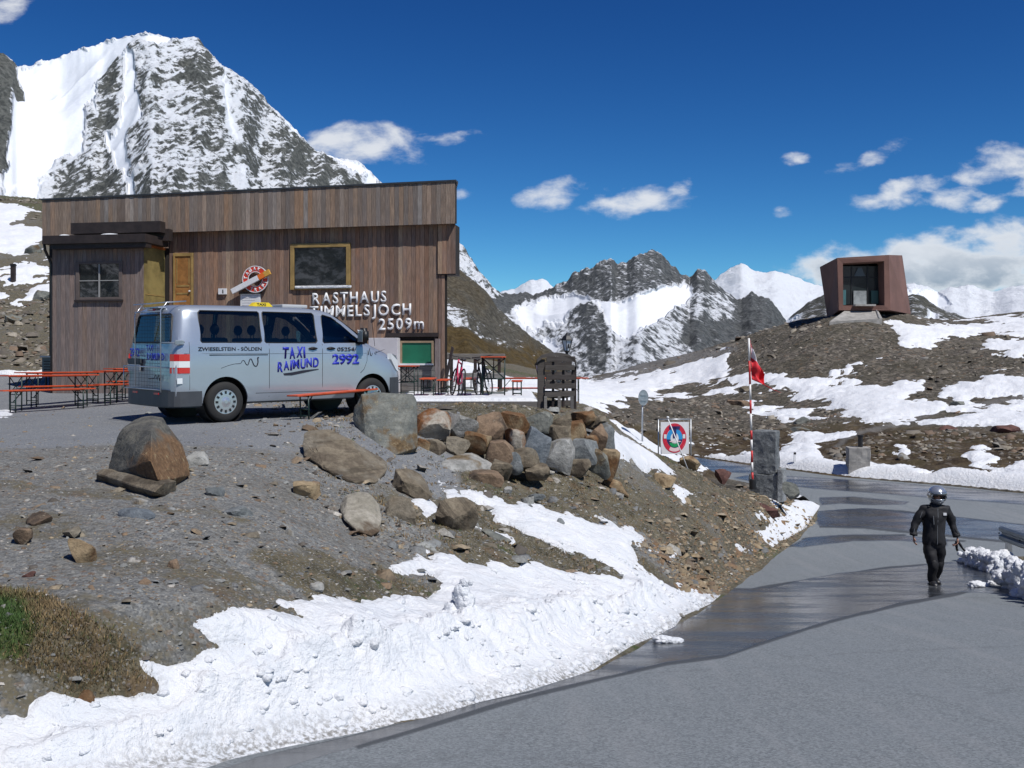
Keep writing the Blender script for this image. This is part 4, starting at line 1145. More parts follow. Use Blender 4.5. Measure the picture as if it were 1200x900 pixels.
def text_mesh(name, txt, size_h, width, mtl, parent, M, depth=.004, bold=.02):
    """flat lettering: local x = reading direction, local z up; M places it"""
    cu = bpy.data.curves.new(name, 'FONT'); cu.body = txt; cu.size = 1.0; cu.offset = bold; cu.resolution_u = 3
    ob = bpy.data.objects.new('tmp', cu); C.objects.link(ob)
    me = bpy.data.meshes.new_from_object(ob); bpy.data.objects.remove(ob)
    c = np.zeros(len(me.vertices) * 3); me.vertices.foreach_get('co', c); c = c.reshape(-1, 3)
    a, b = c[:, 0].min(), c[:, 0].max()
    cc = np.zeros_like(c); cc[:, 0] = (c[:, 0] - a) / (b - a) * width; cc[:, 2] = c[:, 1] / .73 * size_h
    me.vertices.foreach_set('co', cc.ravel().astype(np.float32))
    me.transform(M); me.update()
    bm = bmesh.new(); bm.from_mesh(me)
    nrm = (M.to_3x3() @ Vector((0, -1, 0))).normalized()
    r = bmesh.ops.extrude_face_region(bm, geom=bm.faces[:])
    for g in r['geom']:
        if isinstance(g, bmesh.types.BMVert): g.co += nrm * depth
    bpy.data.meshes.remove(me)
    return bm_obj(name, bm, mtl, parent)

def build_signs():
    # round tobacco sign with a cigarette across it
    off = .10
    cx, cz = BL(300, 327.3, off)
    rx, _ = BL(314.8, 327, off); rad = rx - cx
    c0 = Vector((B_O.x, B_O.y, 0)) + Vector((B_E.x, B_E.y, 0)) * cx - Vector((B_N.x, B_N.y, 0)) * off
    t = thing('tobacco_sign', 'round red tobacco sign with a white cigarette across it on the timber wall', 'sign', (c0.x, c0.y, cz), B_ROT)
    bm = bmesh.new(); seg = 40
    ri = rad * .58
    rings = []
    for r_, y_ in ((ri, 0), (rad, 0), (rad, -.05), (ri, -.05)):
        rings.append([bm.verts.new((r_ * math.cos(2 * math.pi * k / seg), y_, r_ * math.sin(2 * math.pi * k / seg) * .98)) for k in range(seg)])
    for i in range(4):
        for k in range(seg):
            bm.faces.new((rings[i][k], rings[i][(k + 1) % seg], rings[(i + 1) % 4][(k + 1) % seg], rings[(i + 1) % 4][k]))
    bm_obj('ring', bm, M_REDP, t)
    bm = bmesh.new()
    for r0, r1 in ((rad * .97, rad * 1.03), (ri * .95, ri * 1.03)):
        rr = []
        for r_, y_ in ((r0, -.02), (r1, -.02), (r1, -.056), (r0, -.056)):
            rr.append([bm.verts.new((r_ * math.cos(2 * math.pi * k / seg), y_, r_ * math.sin(2 * math.pi * k / seg) * .98)) for k in range(seg)])
        for i in range(4):
            for k in range(seg): bm.faces.new((rr[i][k], rr[i][(k + 1) % seg], rr[(i + 1) % 4][(k + 1) % seg], rr[(i + 1) % 4][k]))
    bm_obj('rim', bm, M_WHITE, t)
    rm = (rad + ri) / 2; hh = rad * .27
    for word, a0, a1 in (('TABAK', 172, 68), ('TRAFIK', 248, 372)):
        for i, ch in enumerate(word):
            ang = R(a0 + (a1 - a0) * i / (len(word) - 1))
            px_, pz_ = rm * math.cos(ang), rm * math.sin(ang)
            rot = ang - math.pi / 2 if word == 'TABAK' else ang + math.pi / 2
            M_ = Matrix.Translation((px_, -.052, pz_)) @ Matrix.Rotation(-rot, 4, 'Y') @ Matrix.Translation((-hh * .42, 0, -hh * .5))
            text_mesh('letter', ch, hh, hh * (.84 if ch != 'I' else .3), M_WHITE, t, M_, .006, .03)
    a = BL(272.5, 342, off + .06); b = BL(317, 318.5, off + .06)
    d = Vector((b[0] - a[0], b[1] - a[1])); L = d.length; ang = math.atan2(d.y, d.x)
    M_ = Matrix.Translation((a[0] - cx, -.06, a[1] - cz)) @ Matrix.Rotation(-ang, 4, 'Y')
    hw = .075
    for nm, s0, s1, mm in (('cigarette_paper', 0, .70, M_WHITE), ('ember_band', .70, .85, M_ORANGE), ('filter', .85, 1.0, M_TAN)):
        bm = bmesh.new(); bx(bm, (L * s0, -.08, -hw), (L * s1 - .002, -.0, hw), M_, bev=.008); bm_obj(nm, bm, mm, t)
    # notice case below it and house number
    for nm, lab, cat, r_, body, fr in (('notice_case', 'white notice case under the round tobacco sign, half hidden by the van roof', 'notice case', (282.5, 344.5, 316.5 - 11, 364), M_WHITE, M_DARKW),
                              ('number_plate_sign', 'small white house number plate left of the round tobacco sign', 'sign', (256.5, 338.3, 266, 345), M_WHITE, None)):
        x0, z1 = BL(r_[0], r_[1], .04); x1, z0 = BL(r_[2], r_[3], .04)
        c0 = Vector((B_O.x, B_O.y, 0)) + Vector((B_E.x, B_E.y, 0)) * x0 - Vector((B_N.x, B_N.y, 0)) * .03
        t = thing(nm, lab, cat, (c0.x, c0.y, z0), B_ROT)
        bm = bmesh.new(); bx(bm, (0, -.06, 0), (x1 - x0, 0, z1 - z0), bev=.004); bm_obj('panel', bm, body, t)
        if fr:
            bm = bmesh.new(); bx(bm, (-.03, -.10, z1 - z0), (x1 - x0 + .04, 0, z1 - z0 + .035)); bm_obj('cap_board', bm, fr, t)
            for i in range(6):
                bm = bmesh.new(); zz = (z1 - z0) - .06 - i * .07; bx(bm, (.05, -.062, zz), (x1 - x0 - .05 - .05 * (i % 3), -.060, zz + .018)); bm_obj('slat', bm, mat('grey_print', (.45, .45, .47), .6), t)
        else:
            text_mesh('numeral', '1', .11, .035, M_BLACK, t, Matrix.Translation(((x1 - x0) * .52, -.061, .03)), .002)
build_signs()

# grey electric cabinet left of the annex
def cabinet():
    p = Pg(60, 452, 20, 40); p = W(60, 447, 29.5)
    g = gz(p.x, p.y)
    t = thing('electric_cabinet', 'small grey green metal cabinet on legs beside the left end of the annex', 'cabinet', (p.x, p.y, g), B_ROT)
    zt = (HZ - 417) / F * 29.5 - g
    bm = bmesh.new(); bx(bm, (-.2, -.15, zt - .60), (.35, .15, zt - .05), bev=.01); bm_obj('box', bm, mat('cabinet_grey', (.12, .16, .16), .5, .2, var=.15), t)
    bm = bmesh.new(); bx(bm, (-.24, -.2, zt - .05), (.38, .18, zt), bev=.008); bm_obj('lid', bm, M_STEEL, t)
    for i in range(5):
        bm = bmesh.new(); bx(bm, (-.14, -.156, zt - .5 + i * .08), (.28, -.149, zt - .47 + i * .08)); bm_obj('slat', bm, M_BLACK, t)
    for s in (-.18, .31):
        bm = bmesh.new(); bx(bm, (s, -.03, -.1), (s + .035, .01, zt - .60)); bm_obj('leg', bm, M_BLACK, t)
cabinet()
# ------------------------------------------------------------------ silver taxi van
def paint_mat(name, col, rough=.32, metal=.75):
    m = mat(name, col, rough, metal, var=.05, vscale=.8, coat=.6)
    return m
M_SILVER = paint_mat('silver_paint', (.42, .465, .525), .33, .5)
M_PLAST = mat('grey_plastic', (.055, .06, .068), .55, var=.15)
M_TYRE = mat('tyre_rubber', (.02, .02, .02), .85, bump=.2)
M_CAP = mat('hubcap', (.55, .57, .60), .3, .7)
M_BLUE = mat('blue_print', (.02, .035, .42), .5)
M_DKPRINT = mat('dark_print', (.02, .022, .035), .5)
M_RLENS = mat('red_lens', (.55, .008, .015), .15, coat=.8)
M_CLENS = mat('clear_lens', (.75, .78, .80), .12, coat=.8)
M_SEAT = mat('seat_fabric', (.022, .025, .028), .9)
M_YEL = mat('yellow_plastic', (.75, .55, .02), .4)
def glass_mat():
    m = bpy.data.materials.new('tinted_glass'); m.use_nodes = True
    t = NT(m.node_tree); t.n.clear()
    out = t.node('ShaderNodeOutputMaterial')
    tr = t.node('ShaderNodeBsdfTransparent'); tr.inputs[0].default_value = (.40, .47, .47, 1)
    gl = t.node('ShaderNodeBsdfGlossy'); gl.inputs['Roughness'].default_value = .02; gl.inputs['Color'].default_value = (.9, .95, 1, 1)
    fr = t.node('ShaderNodeFresnel'); fr.inputs[0].default_value = 1.55
    mx = t.node('ShaderNodeMixShader'); t.l.new(fr.outputs[0], mx.inputs[0]); t.l.new(tr.outputs[0], mx.inputs[1]); t.l.new(gl.outputs[0], mx.inputs[2])
    t.l.new(mx.outputs[0], out.inputs[0])
    MATS['tinted_glass'] = m
    return m
M_TGLASS = glass_mat()

# stations: x, bottom, roofline, half width low, half width belt, half width top
VST = [(-1.03, .42, 1.84, .76, .74, .58), (-1.01, .36, 1.885, .86, .84, .70), (-.96, .32, 1.925, .915, .90, .765), (-.86, .30, 1.95, .94, .93, .80), (-.6, .30, 1.965, .95, .945, .815), (0, .30, 1.975, .95, .95, .82), (.6, .30, 1.98, .95, .95, .82), (1.2, .30, 1.98, .95, .95, .82), (1.7, .30, 1.975, .95, .95, .82),
       (1.98, .30, 1.955, .95, .95, .815), (2.18, .30, 1.91, .95, .945, .805), (2.45, .30, 1.76, .945, .94, .815), (2.70, .30, 1.59, .94, .935, .83), (2.93, .30, 1.41, .935, .925, .84), (3.08, .30, 1.315, .93, .915, .84), (3.25, .30, 1.255, .92, .90, .82), (3.45, .30, 1.18, .89, .87, .79), (3.62, .32, 1.09, .84, .82, .72), (3.74, .34, .98, .76, .74, .62), (3.80, .40, .82, .66, .63, .50)]
def vsec(st):
    x, zb, zt, wl, wb, wt = st
    belt = min(1.32, zt - .16)
    k = max(0.0, min(1.0, (zt - 1.2) / .6))
    pts = [(0, zb), (wl - .14, zb), (wl - .04, zb + .03), (wl - .005, zb + .14), (wl, .62), (wl, .9 if belt > .95 else .68), (wb, belt - .06), (wb - .012, belt),
           (wb - (wb - wt) * .33, belt + (zt - .15 - belt) * .38), (wb - (wb - wt) * .75, belt + (zt - .15 - belt) * .78), (wt, zt - .13), (wt - .035, zt - .075), (wt - .10, zt - .03), (wt * .62, zt - .004), (0, zt + .008)]
    out = []
    for y, z in pts:
        xx = x
        if x < -.5 and z > 1.0: xx = x + (z - 1.0) * .20 * min(1, (-.5 - x) / .4)
        out.append((xx, y, z))
    return out
VSEC = [vsec(s) for s in VST]
_VX = np.array([s[0] for s in VST])
def vside(x, z):
    """half width of the body at x, z"""
    a = np.array([[p[1] for p in s] for s in VSEC]); zz = np.array([[p[2] for p in s] for s in VSEC])
    ws = [np.interp(z, zz[i][2:12], a[i][2:12]) for i in range(len(VSEC))]
    return float(np.interp(x, _VX, ws))
VR_X, VR_Y = -4.79, 16.7      # rear wheel, outer face, in the world
def vpx(px, py=None):
    """photo pixel -> x, z on the van's side"""
    r = (px - 600) / F
    x = (r * VR_Y - VR_X) / (VDIR.x - VDIR.y * r)
    Y = VR_Y + VDIR.y * x
    return (x,) if py is None else (x, 1.0 + (HZ - py) / F * Y + 0.0)

def build_van():
    left = Vector((-VDIR.y, VDIR.x, 0))
    org = Vector((VR_X, VR_Y, 0)) + left * .95
    rotz = math.atan2(VDIR.y, VDIR.x)
    # seat the four wheels on the ground
    wp = []
    for x, y in ((0, -.80), (0, .80), (3, -.80), (3, .80)):
        p = org + VDIR * x + left * y; wp.append(gz(p.x, p.y))
    zr = (wp[0] + wp[1]) / 2; zf = (wp[2] + wp[3]) / 2
    pitch = -math.atan2(zf - zr, 3.0)
    roll = math.atan2(((wp[1] + wp[3]) - (wp[0] + wp[2])) / 2, 1.6)
    t = thing('taxi_van', 'silver taxi minibus with blue lettering and a rear carrier parked before the timber house', 'van', (org.x, org.y, zr), 0)
    t.rotation_euler = (roll, pitch, rotz)
    # body shell
    bm = bmesh.new(); rings = []
    for sec in VSEC:
        ring = [bm.verts.new(p) for p in sec] + [bm.verts.new((p[0], -p[1], p[2])) for p in sec[-2:0:-1]]
        rings.append(ring)
    n = len(rings[0])
    for i in range(len(rings) - 1):
        for k in range(n): bm.faces.new((rings[i][k], rings[i][(k + 1) % n], rings[i + 1][(k + 1) % n], rings[i + 1][k]))
    bm.faces.new(rings[0][::-1]); bm.faces.new(rings[-1])
    bmesh.ops.recalc_face_normals(bm, faces=bm.faces)
    me = bpy.data.meshes.new('body'); bm.to_mesh(me); bm.free(); me.materials.append(M_SILVER)
    body = bpy.data.objects.new('body', me); C.objects.link(body)
    so = body.modifiers.new('s', 'SOLIDIFY'); so.thickness = .045; so.offset = -1
    cutters = []
    def cutter(bm):
        m_ = bpy.data.meshes.new('c'); bmesh.ops.recalc_face_normals(bm, faces=bm.faces); bm.to_mesh(m_); bm.free()
        o = bpy.data.objects.new('c', m_); C.objects.link(o); cutters.append(o)
        b = body.modifiers.new('b', 'BOOLEAN'); b.operation = 'DIFFERENCE'; b.object = o; b.solver = 'EXACT'
    W1 = [(-.44, 1.36), (-.42, 1.335), (.65, 1.335), (.674, 1.36), (.674, 1.85), (.65, 1.87), (-.40, 1.865), (-.44, 1.83)]
    W2 = [(.735, 1.36), (.755, 1.335), (1.755, 1.335), (1.785, 1.365), (1.775, 1.84), (1.745, 1.87), (.76, 1.87), (.735, 1.85)]
    W3 = [(1.905, 1.36), (1.93, 1.335), (2.74, 1.335), (2.745, 1.37), (2.62, 1.475), (2.36, 1.68), (2.16, 1.80), (1.97, 1.845), (1.935, 1.82)]
    for Wp in (W1, W2, W3):
        bm = bmesh.new(); prism(bm, [(x, -1.3, z) for x, z in Wp], (0, 2.6, 0)); cutter(bm)
    RW = [(-.73, 1.36), (-.70, 1.33), (.70, 1.33), (.73, 1.36), (.655, 1.76), (.60, 1.80), (-.60, 1.80), (-.655, 1.76)]
    bm = bmesh.new(); prism(bm, [(-1.3, y, z) for y, z in RW], (.62, 0, 0)); cutter(bm)
    FW = [(-.80, 1.40), (.80, 1.40), (.68, 1.84), (-.68, 1.84)]
    bm = bmesh.new(); prism(bm, [(2.02, y, z) for y, z in FW], (1.6, 0, 0)); cutter(bm)
    for x in (0, 3.0):
        for s in (-1, 1):
            bm = bmesh.new(); lathe(bm, [(0, 0), (.405, 0), (.405, .5), (0, .5)], 40, Matrix.Translation((x, .62 if s > 0 else -1.12, .36)) @ Matrix.Rotation(R(-90), 4, 'X')); cutter(bm)
    dg = bpy.context.evaluated_depsgraph_get()
    me2 = bpy.data.meshes.new_from_object(body.evaluated_get(dg)); me2.name = 'body'
    for c in cutters + [body]: bpy.data.objects.remove(c)
    me2.materials.clear(); me2.materials.append(M_SILVER)
    smooth(me2)
    o = bpy.data.objects.new('body', me2); C.objects.link(o); o.parent = t
    es = o.modifiers.new('e', 'EDGE_SPLIT'); es.split_angle = R(32)
    # wheel arch liners
    for x in (0, 3.0):
        for s in (-1, 1):
            bm = bmesh.new()
            lathe(bm, [(0, 0), (.402, 0), (.402, .30), (.40, .30), (.40, .01), (0, .01)], 36, Matrix.Translation((x, s * .615, .36)) @ Matrix.Rotation(R(-90 * s), 4, 'X'))
            bm_obj('arch_liner', bm, M_BLACK, t)
            # arch lip
    bm = bmesh.new(); bx(bm, (-.5, -.62, .28), (2.4, .62, .34)); bm_obj('floor_pan', bm, M_BLACK, t)
    bm = bmesh.new(); bx(bm, (-.9, -.70, .62), (2.9, .70, .68)); bm_obj('cabin_floor', bm, M_SEAT, t)
    # window panes following the body side
    def pane(Wp, s, name='window'):
        bm = bmesh.new()
        vsx = [bm.verts.new((x, 0, z)) for x, z in Wp]; f = bm.faces.new(vsx)
        bmesh.ops.triangulate(bm, faces=[f])
        bmesh.ops.subdivide_edges(bm, edges=bm.edges[:], cuts=3, use_grid_fill=True)
        for v in bm.verts: v.co.y = s * (vside(v.co.x, v.co.z) - .012)
        return bm_obj(name, bm, M_TGLASS, t, sm=True)
    for Wp in (W1, W2, W3):
        for s in (-1, 1):
            pane(Wp, s)
            # rubber seal round the opening
            bm = bmesh.new(); pts = [(x, s * (vside(x, z) - .004), z) for x, z in Wp]; pts.append(pts[0])
            tube(bm, pts, .011, 6, caps=False); bm_obj('window_seal', bm, M_BLACK, t, sm=True)
    def rearx(z): return -1.03 + max(0, z - 1.0) * .20
    bm = bmesh.new(); vsx = [bm.verts.new((rearx(z) + .012, y, z)) for y, z in RW]; bm.faces.new(vsx); bm_obj('rear_window', bm, M_TGLASS, t)
    bm = bmesh.new(); pts = [(rearx(z) - .004, y, z) for y, z in RW]; pts.append(pts[0]); tube(bm, pts, .016, 6, caps=False); bm_obj('window_seal', bm, M_BLACK, t, sm=True)
    bm = bmesh.new(); vsx = [bm.verts.new(p) for p in ((2.95, -.80, 1.39), (2.95, .80, 1.39), (2.30, .68, 1.845), (2.30, -.68, 1.845))]; bm.faces.new(vsx); bm_obj('windscreen', bm, M_TGLASS, t)
    # seats
    for sx, ys in ((2.05, (-.5, .5)), (1.05, (-.56, -.0, .5)), (.05, (-.56, 0, .5))):
        for y in ys:
            bm = bmesh.new()
            bx(bm, (sx - .08, y - .23, .75), (sx + .08, y + .23, 1.42), Matrix.Translation((0, 0, 0)), bev=.05)
            bx(bm, (sx, y - .23, .85), (sx + .48, y + .23, 1.0), bev=.05)
            st = bm_obj('seat', bm, M_SEAT, t, sm=True)
            bm = bmesh.new(); bmesh.ops.create_uvsphere(bm, u_segments=14, v_segments=10, radius=1)
            for v in bm.verts: v.co = Vector((sx - .06 + v.co.x * .06, y + v.co.y * .125, 1.56 + v.co.z * .095))
            for dy in (-.05, .05): tube(bm, [(sx - .04, y + dy, 1.38), (sx - .05, y + dy, 1.5)], .008, 6)
            bm_obj('headrest', bm, M_SEAT, st, sm=True)
    bm = bmesh.new(); bx(bm, (2.62, -.78, 1.0), (2.98, .78, 1.30), bev=.06); bm_obj('dashboard', bm, M_SEAT, t, sm=True)
    # bumpers, sills
    def band(name, outl, z0, z1, mtl, bev=.02, parent=t):
        bm = bmesh.new(); vb = [bm.verts.new((x, y, z0)) for x, y in outl]; vt = [bm.verts.new((x, y, z1)) for x, y in outl]
        m_ = len(outl)
        for i in range(m_): bm.faces.new((vb[i], vb[(i + 1) % m_], vt[(i + 1) % m_], vt[i]))
        bm.faces.new(vb[::-1]); bm.faces.new(vt)
        bmesh.ops.recalc_face_normals(bm, faces=bm.faces)
        if bev: bmesh.ops.bevel(bm, geom=[e for e in bm.edges if abs(e.verts[0].co.z - e.verts[1].co.z) < 1e-5], offset=bev, segments=2, affect='EDGES')
        o = bm_obj(name, bm, mtl, parent); return o
    half = [(-.435, -.958), (-.70, -.960), (-.88, -.945), (-.99, -.895), (-1.06, -.79), (-1.095, -.60), (-1.11, -.3)]
    outl = half + [(x, -y) for x, y in half[::-1]] + [(-.435, .80), (-.435, -.80)]
    band('rear_bumper', outl, .27, .555, M_PLAST)
    half = [(3.43, -.905), (3.58, -.87), (3.70, -.80), (3.80, -.68), (3.86, -.45)]
    outl = half + [(x, -y) for x, y in half[::-1]] + [(3.43, .75), (3.43, -.75)]
    band('front_bumper', outl, .26, .70, M_PLAST)
    bm = bmesh.new(); bx(bm, (3.76, -.6, .72), (3.845, .6, .95), bev=.02); bm_obj('grille', bm, M_BLACK, t)
    # lamps
    for s in (-1, 1):
        half = [(-.66, .956), (-.78, .953), (-.90, .940), (-.985, .890), (-1.035, .815), (-1.0, .80), (-.95, .86), (-.78, .90), (-.66, .92)]
        for nm, z0, z1, mm in (('tail_light_top', 1.03, 1.145, M_RLENS), ('tail_light_middle', .925, 1.03, M_CLENS), ('tail_light_bottom', .83, .925, M_RLENS)):
            oo = band('tail_light' , [(x, s * y) for x, y in half], z0, z1 - .002, mm, 0)
            if mm is M_CLENS: oo['label'] = 'clear middle section of tail light'
        bm = bmesh.new(); bx(bm, (-1.115, s * .42 - .09, .475), (-1.10, s * .42 + .09, .505)); bm_obj('reflector', bm, M_RLENS, t)
        bm = bmesh.new()
        prism(bm, [(3.46, s * .895, 1.03), (3.46, s * .90, 1.14), (3.60, s * .85, 1.10), (3.72, s * .76, 1.0), (3.78, s * .60, .93), (3.79, s * .60, .76), (3.72, s * .77, .78), (3.62, s * .845, .82)], (-.05, -s * .06, 0))
        bm_obj('headlight', bm, M_CLENS, t)
    bm = bmesh.new(); bx(bm, (-.995, -.11, 1.865), (-.93, .11, 1.90), bev=.008); bm_obj('brake_light', bm, M_RLENS, t)
    bm = bmesh.new(); bx(bm, (-1.00, -.30, 1.905), (-.80, .30, 1.925), bev=.008); bm_obj('roof_spoiler', bm, M_SILVER, t)
    # wheels
    for x in (0, 3.0):
        for s in (-1, 1):
            w = thing('wheel', None, None); w.parent = t; w.location = (x, s * .93, .34)
            Mw = Matrix.Rotation(R(90 * s), 4, 'X')      # lathe axis -> outward
            Mw = Matrix.Rotation(R(-90 * s), 4, 'X')
            bm = bmesh.new()
            lathe(bm, [(.205, .0), (.225, .008), (.30, .0), (.328, -.02), (.340, -.05), (.340, -.17), (.325, -.20), (.22, -.215), (.205, -.20)], 48, Mw); bm_obj('tyre', bm, M_TYRE, w, sm=True)
            bm = bmesh.new()
            lathe(bm, [(.0, .012), (.05, .012), (.065, .002), (.10, .004), (.17, .0), (.195, -.004), (.212, .002), (.212, -.06), (0, -.06)], 48, Mw); bm_obj('hubcap', bm, M_CAP, w, sm=True)
            bm = bmesh.new()
            for k in range(12):
                a = 2 * math.pi * k / 12
                bx(bm, (.135, -.018, -.02), (.182, .018, .0055), Mw @ Matrix.Rotation(a, 4, 'Z'), bev=.0)
            bm_obj('hubcap_slots', bm, M_BLACK, w)
            bm = bmesh.new(); lathe(bm, [(0, .016), (.03, .016), (.034, .010), (.034, 0)], 20, Mw); bm_obj('hub_badge', bm, M_CAP, w)
    # shut lines, runner rail, handles, filler
    def line(name, pts, r, mtl, off=.0, s=-1):
        bm = bmesh.new(); tube(bm, [(x, s * (vside(x, z) + off), z) for x, z in pts], r, 6); return bm_obj(name, bm, mtl, t, sm=True)
    for s in (-1, 1):
        for x in (.81, 1.885):
            line('door_gap', [(x, z) for z in (.40, .6, .8, 1.0, 1.2, 1.32)], .0045, M_BLACK, .0, s)
        line('door_gap', [(2.87, 1.36), (2.88, 1.2), (2.87, 1.0), (2.80, .85), (2.72, .78)], .0045, M_BLACK, 0, s)
        line('door_gap', [(x, .47) for x in (.55, 1.0, 1.5, 2.0, 2.45)], .004, M_BLACK, 0, s)
        line('door_gap', [(-.66, z) for z in (.56, .7, .8)], .004, M_BLACK, 0, s)
        line('door_gap', [(-.66, z) for z in (1.15, 1.25, 1.34)], .004, M_BLACK, 0, s)
        line('crease_line', [(x, 1.15) for x in (-.78, -.2, .4, .8)], .0035, M_PLAST, 0, s)
        line('crease_line', [(x, 1.145) for x in (.82, 1.3, 1.88)], .0035, M_PLAST, 0, s)
        line('crease_line', [(x, 1.145) for x in (1.90, 2.3, 2.86)], .0035, M_PLAST, 0, s)
        line('door_rail', [(x, 1.128) for x in (-.30, .2, .78)], .009, M_PLAST, 0, s)
        for x in (1.68, 2.06):
            bm = bmesh.new(); bmesh.ops.create_uvsphere(bm, u_segments=16, v_segments=8, radius=1)
            for v in bm.verts: v.co = Vector((x + v.co.x * .085, s * (vside(x, 1.24) + .002 + abs(v.co.y) * .004), 1.235 + v.co.z * .030))
            hb = bm_obj('handle_recess', bm, M_PLAST, t, sm=True)
            bm = bmesh.new(); tube(bm, [(x - .085, s * (vside(x, 1.24) + .01), 1.232), (x, s * (vside(x, 1.24) + .03), 1.242), (x + .085, s * (vside(x, 1.24) + .01), 1.236)], .013, 8); bm_obj('door_handle', bm, M_BLACK, hb, sm=True)
        # mirror
        bm = bmesh.new(); bmesh.ops.create_cube(bm, size=1); bmesh.ops.bevel(bm, geom=bm.edges[:], offset=.22, segments=3, affect='EDGES')
        for v in bm.verts: v.co = Vector((2.70 + v.co.x * .15 + abs(v.co.y) * .0, s * (1.07 + v.co.y * .19), 1.47 + v.co.z * .29))
        bx(bm, (2.66, s * .90 - .03, 1.33), (2.74, s * 1.03 + .03, 1.41), bev=.02)
        mo = bm_obj('mirror', bm, M_BLACK, t, sm=True)
        bm = bmesh.new(); bx(bm, (2.615, s * 1.07 - .075, 1.36), (2.622, s * 1.07 + .075, 1.58), bev=.003); bm_obj('mirror_glass', bm, M_CAP, mo)
    # roof: taxi sign and hatch
    bm = bmesh.new()
    prism(bm, [(.80, -.36, 1.985), (1.22, -.36, 1.985), (1.14, -.36, 2.055), (.88, -.36, 2.055)], (0, .13, 0)); tx = bm_obj('taxi_sign', bm, M_YEL, t)
    Mx = Matrix.Translation((.90, -.362, 2.0))
    text_mesh('lettering', 'TAXI', .042, .18, M_BLACK, tx, Mx, .003)
    bm = bmesh.new(); bx(bm, (1.45, -.30, 1.98), (1.98, .35, 2.04), bev=.02); bm_obj('roof_vent', bm, mat('vent_grey', (.42, .43, .44), .6), t)
    bm = bmesh.new(); tube(bm, [(3.10, -.86, 1.28), (3.04, -.86, 1.72)], .005, 6); bm_obj('aerial', bm, M_BLACK, t)
    bm = bmesh.new(); bx(bm, (-.955, -.955, .66), (-.83, -.935, .75), bev=.004); bm_obj('marker_plate', bm, M_CLENS, t)
    # side lettering on the flat part of the side
    def side_text(txt, x0, x1, z0, z1, mtl, bold=.02, tilt=0.0, s=-1):
        Mt = Matrix.Translation((x0, -.9525, z0)) @ Matrix.Rotation(-tilt, 4, 'Y')
        return text_mesh('lettering', txt, z1 - z0, x1 - x0, mtl, t, Mt, .002, bold)
    side_text('ZWIESELSTEIN - SÖLDEN', -.50, .66, 1.20, 1.262, M_DKPRINT, .018)
    side_text('05254/', 2.20, 2.62, 1.19, 1.262, M_DKPRINT, .015)
    side_text('2992', 2.09, 2.68, .955, 1.135, M_BLUE, .04)
    x = 1.06
    for ch, w_, dz, tl in (('T', .125, .0, -.06), ('A', .115, -.012, .05), ('X', .125, .012, -.05), ('I', .04, .0, .06)):
        side_text(ch, x, x + w_, 1.075 + dz, 1.265 + dz * .6, M_BLUE, .05, tl); x += w_ + .022
    x = .965
    for i, (ch, w_) in enumerate(zip('RAIMUND', (.11, .11, .04, .135, .11, .115, .12))):
        dz = -.03 + .012 * i
        side_text(ch, x, x + w_, .865 + dz + (.012 if i % 2 else 0), 1.035 + dz, M_BLUE, .042, (-.05, .04, -.04, .03, -.03, .05, -.04)[i]); x += w_ + .016
    bm = bmesh.new()
    up = [(1.08, .80), (1.25, .815), (1.45, .845), (1.62, .86), (1.80, .868)]; dn = [(1.80, .855), (1.62, .825), (1.45, .795), (1.25, .762), (1.10, .765)]
    prism(bm, [(a, -.9525, b) for a, b in up + dn], (0, -.003, 0)); bm_obj('swoosh', bm, M_DKPRINT, t)
    # single-line doodles
    def doodle(pts, r0, r1, s=-1, xo=None):
        bm = bmesh.new(); P = [vpx(a, b) for a, b in pts]; nn_ = len(P)
        q = []
        for i in range(nn_ - 1):
            for k in range(4):
                u_ = k / 4; q.append((P[i][0] * (1 - u_) + P[i + 1][0] * u_, P[i][1] * (1 - u_) + P[i + 1][1] * u_))
        q.append(P[-1])
        for _ in range(2): q = [q[0]] + [((a[0] + 2 * b[0] + c[0]) / 4, (a[1] + 2 * b[1] + c[1]) / 4) for a, b, c in zip(q, q[1:], q[2:])] + [q[-1]]
        rr = [r0 + (r1 - r0) * i / (len(q) - 1) for i in range(len(q))]
        tube(bm, [(a, -(vside(a, b) + (.006 if a > 2 else .0)), b) for a, b in q], .01, 6, radii=rr); bm_obj('mountain_line', bm, M_DKPRINT, t, sm=True)
    s3 = lambda L, ox, oy: [(a / 5.295 + ox, b / 5.295 + oy) for a, b in L]
    doodle(s3([(685, 485), (730, 468), (770, 458), (808, 458), (815, 438), (828, 438), (840, 465), (852, 467), (862, 430), (872, 428), (888, 472), (905, 476), (914, 450), (910, 420), (918, 422)], 130, 340), .004, .012)
    doodle(s3([(700, 412), (706, 385), (714, 370), (718, 380), (712, 412), (722, 420), (732, 386), (740, 388), (746, 408), (756, 408), (765, 392), (775, 397), (800, 390), (832, 380)], 300, 340), .008, .004)
    # rear: lettering, number plate, carrier
    def rear_text(txt, y0, y1, z0, h, mtl, xx=-1.036, bold=.03, tilt=0.0):
        Mt = Matrix.Translation((xx, y0, z0)) @ Matrix.Rotation(R(-90), 4, 'Z') @ Matrix.Rotation(-tilt, 4, 'Y')
        return text_mesh('lettering', txt, h, abs(y1 - y0), mtl, t, Mt, .002, bold)
    rear_text('2992', .72, .33, 1.10, .14, M_BLUE, -1.055); rear_text('TAXI', .02, -.26, 1.19, .11, M_BLUE, -1.072, .03); rear_text('RAIMUND', -.0 + .05, -.62, 1.04, .12, M_BLUE, -1.042)
    bm = bmesh.new(); bx(bm, (-1.05, .30, .86), (-1.03, .80, 1.06)); bx(bm, (-1.06, .28, .98), (-1.03, .82, 1.06)); pr_ = bm_obj('plate_recess', bm, M_PLAST, t)
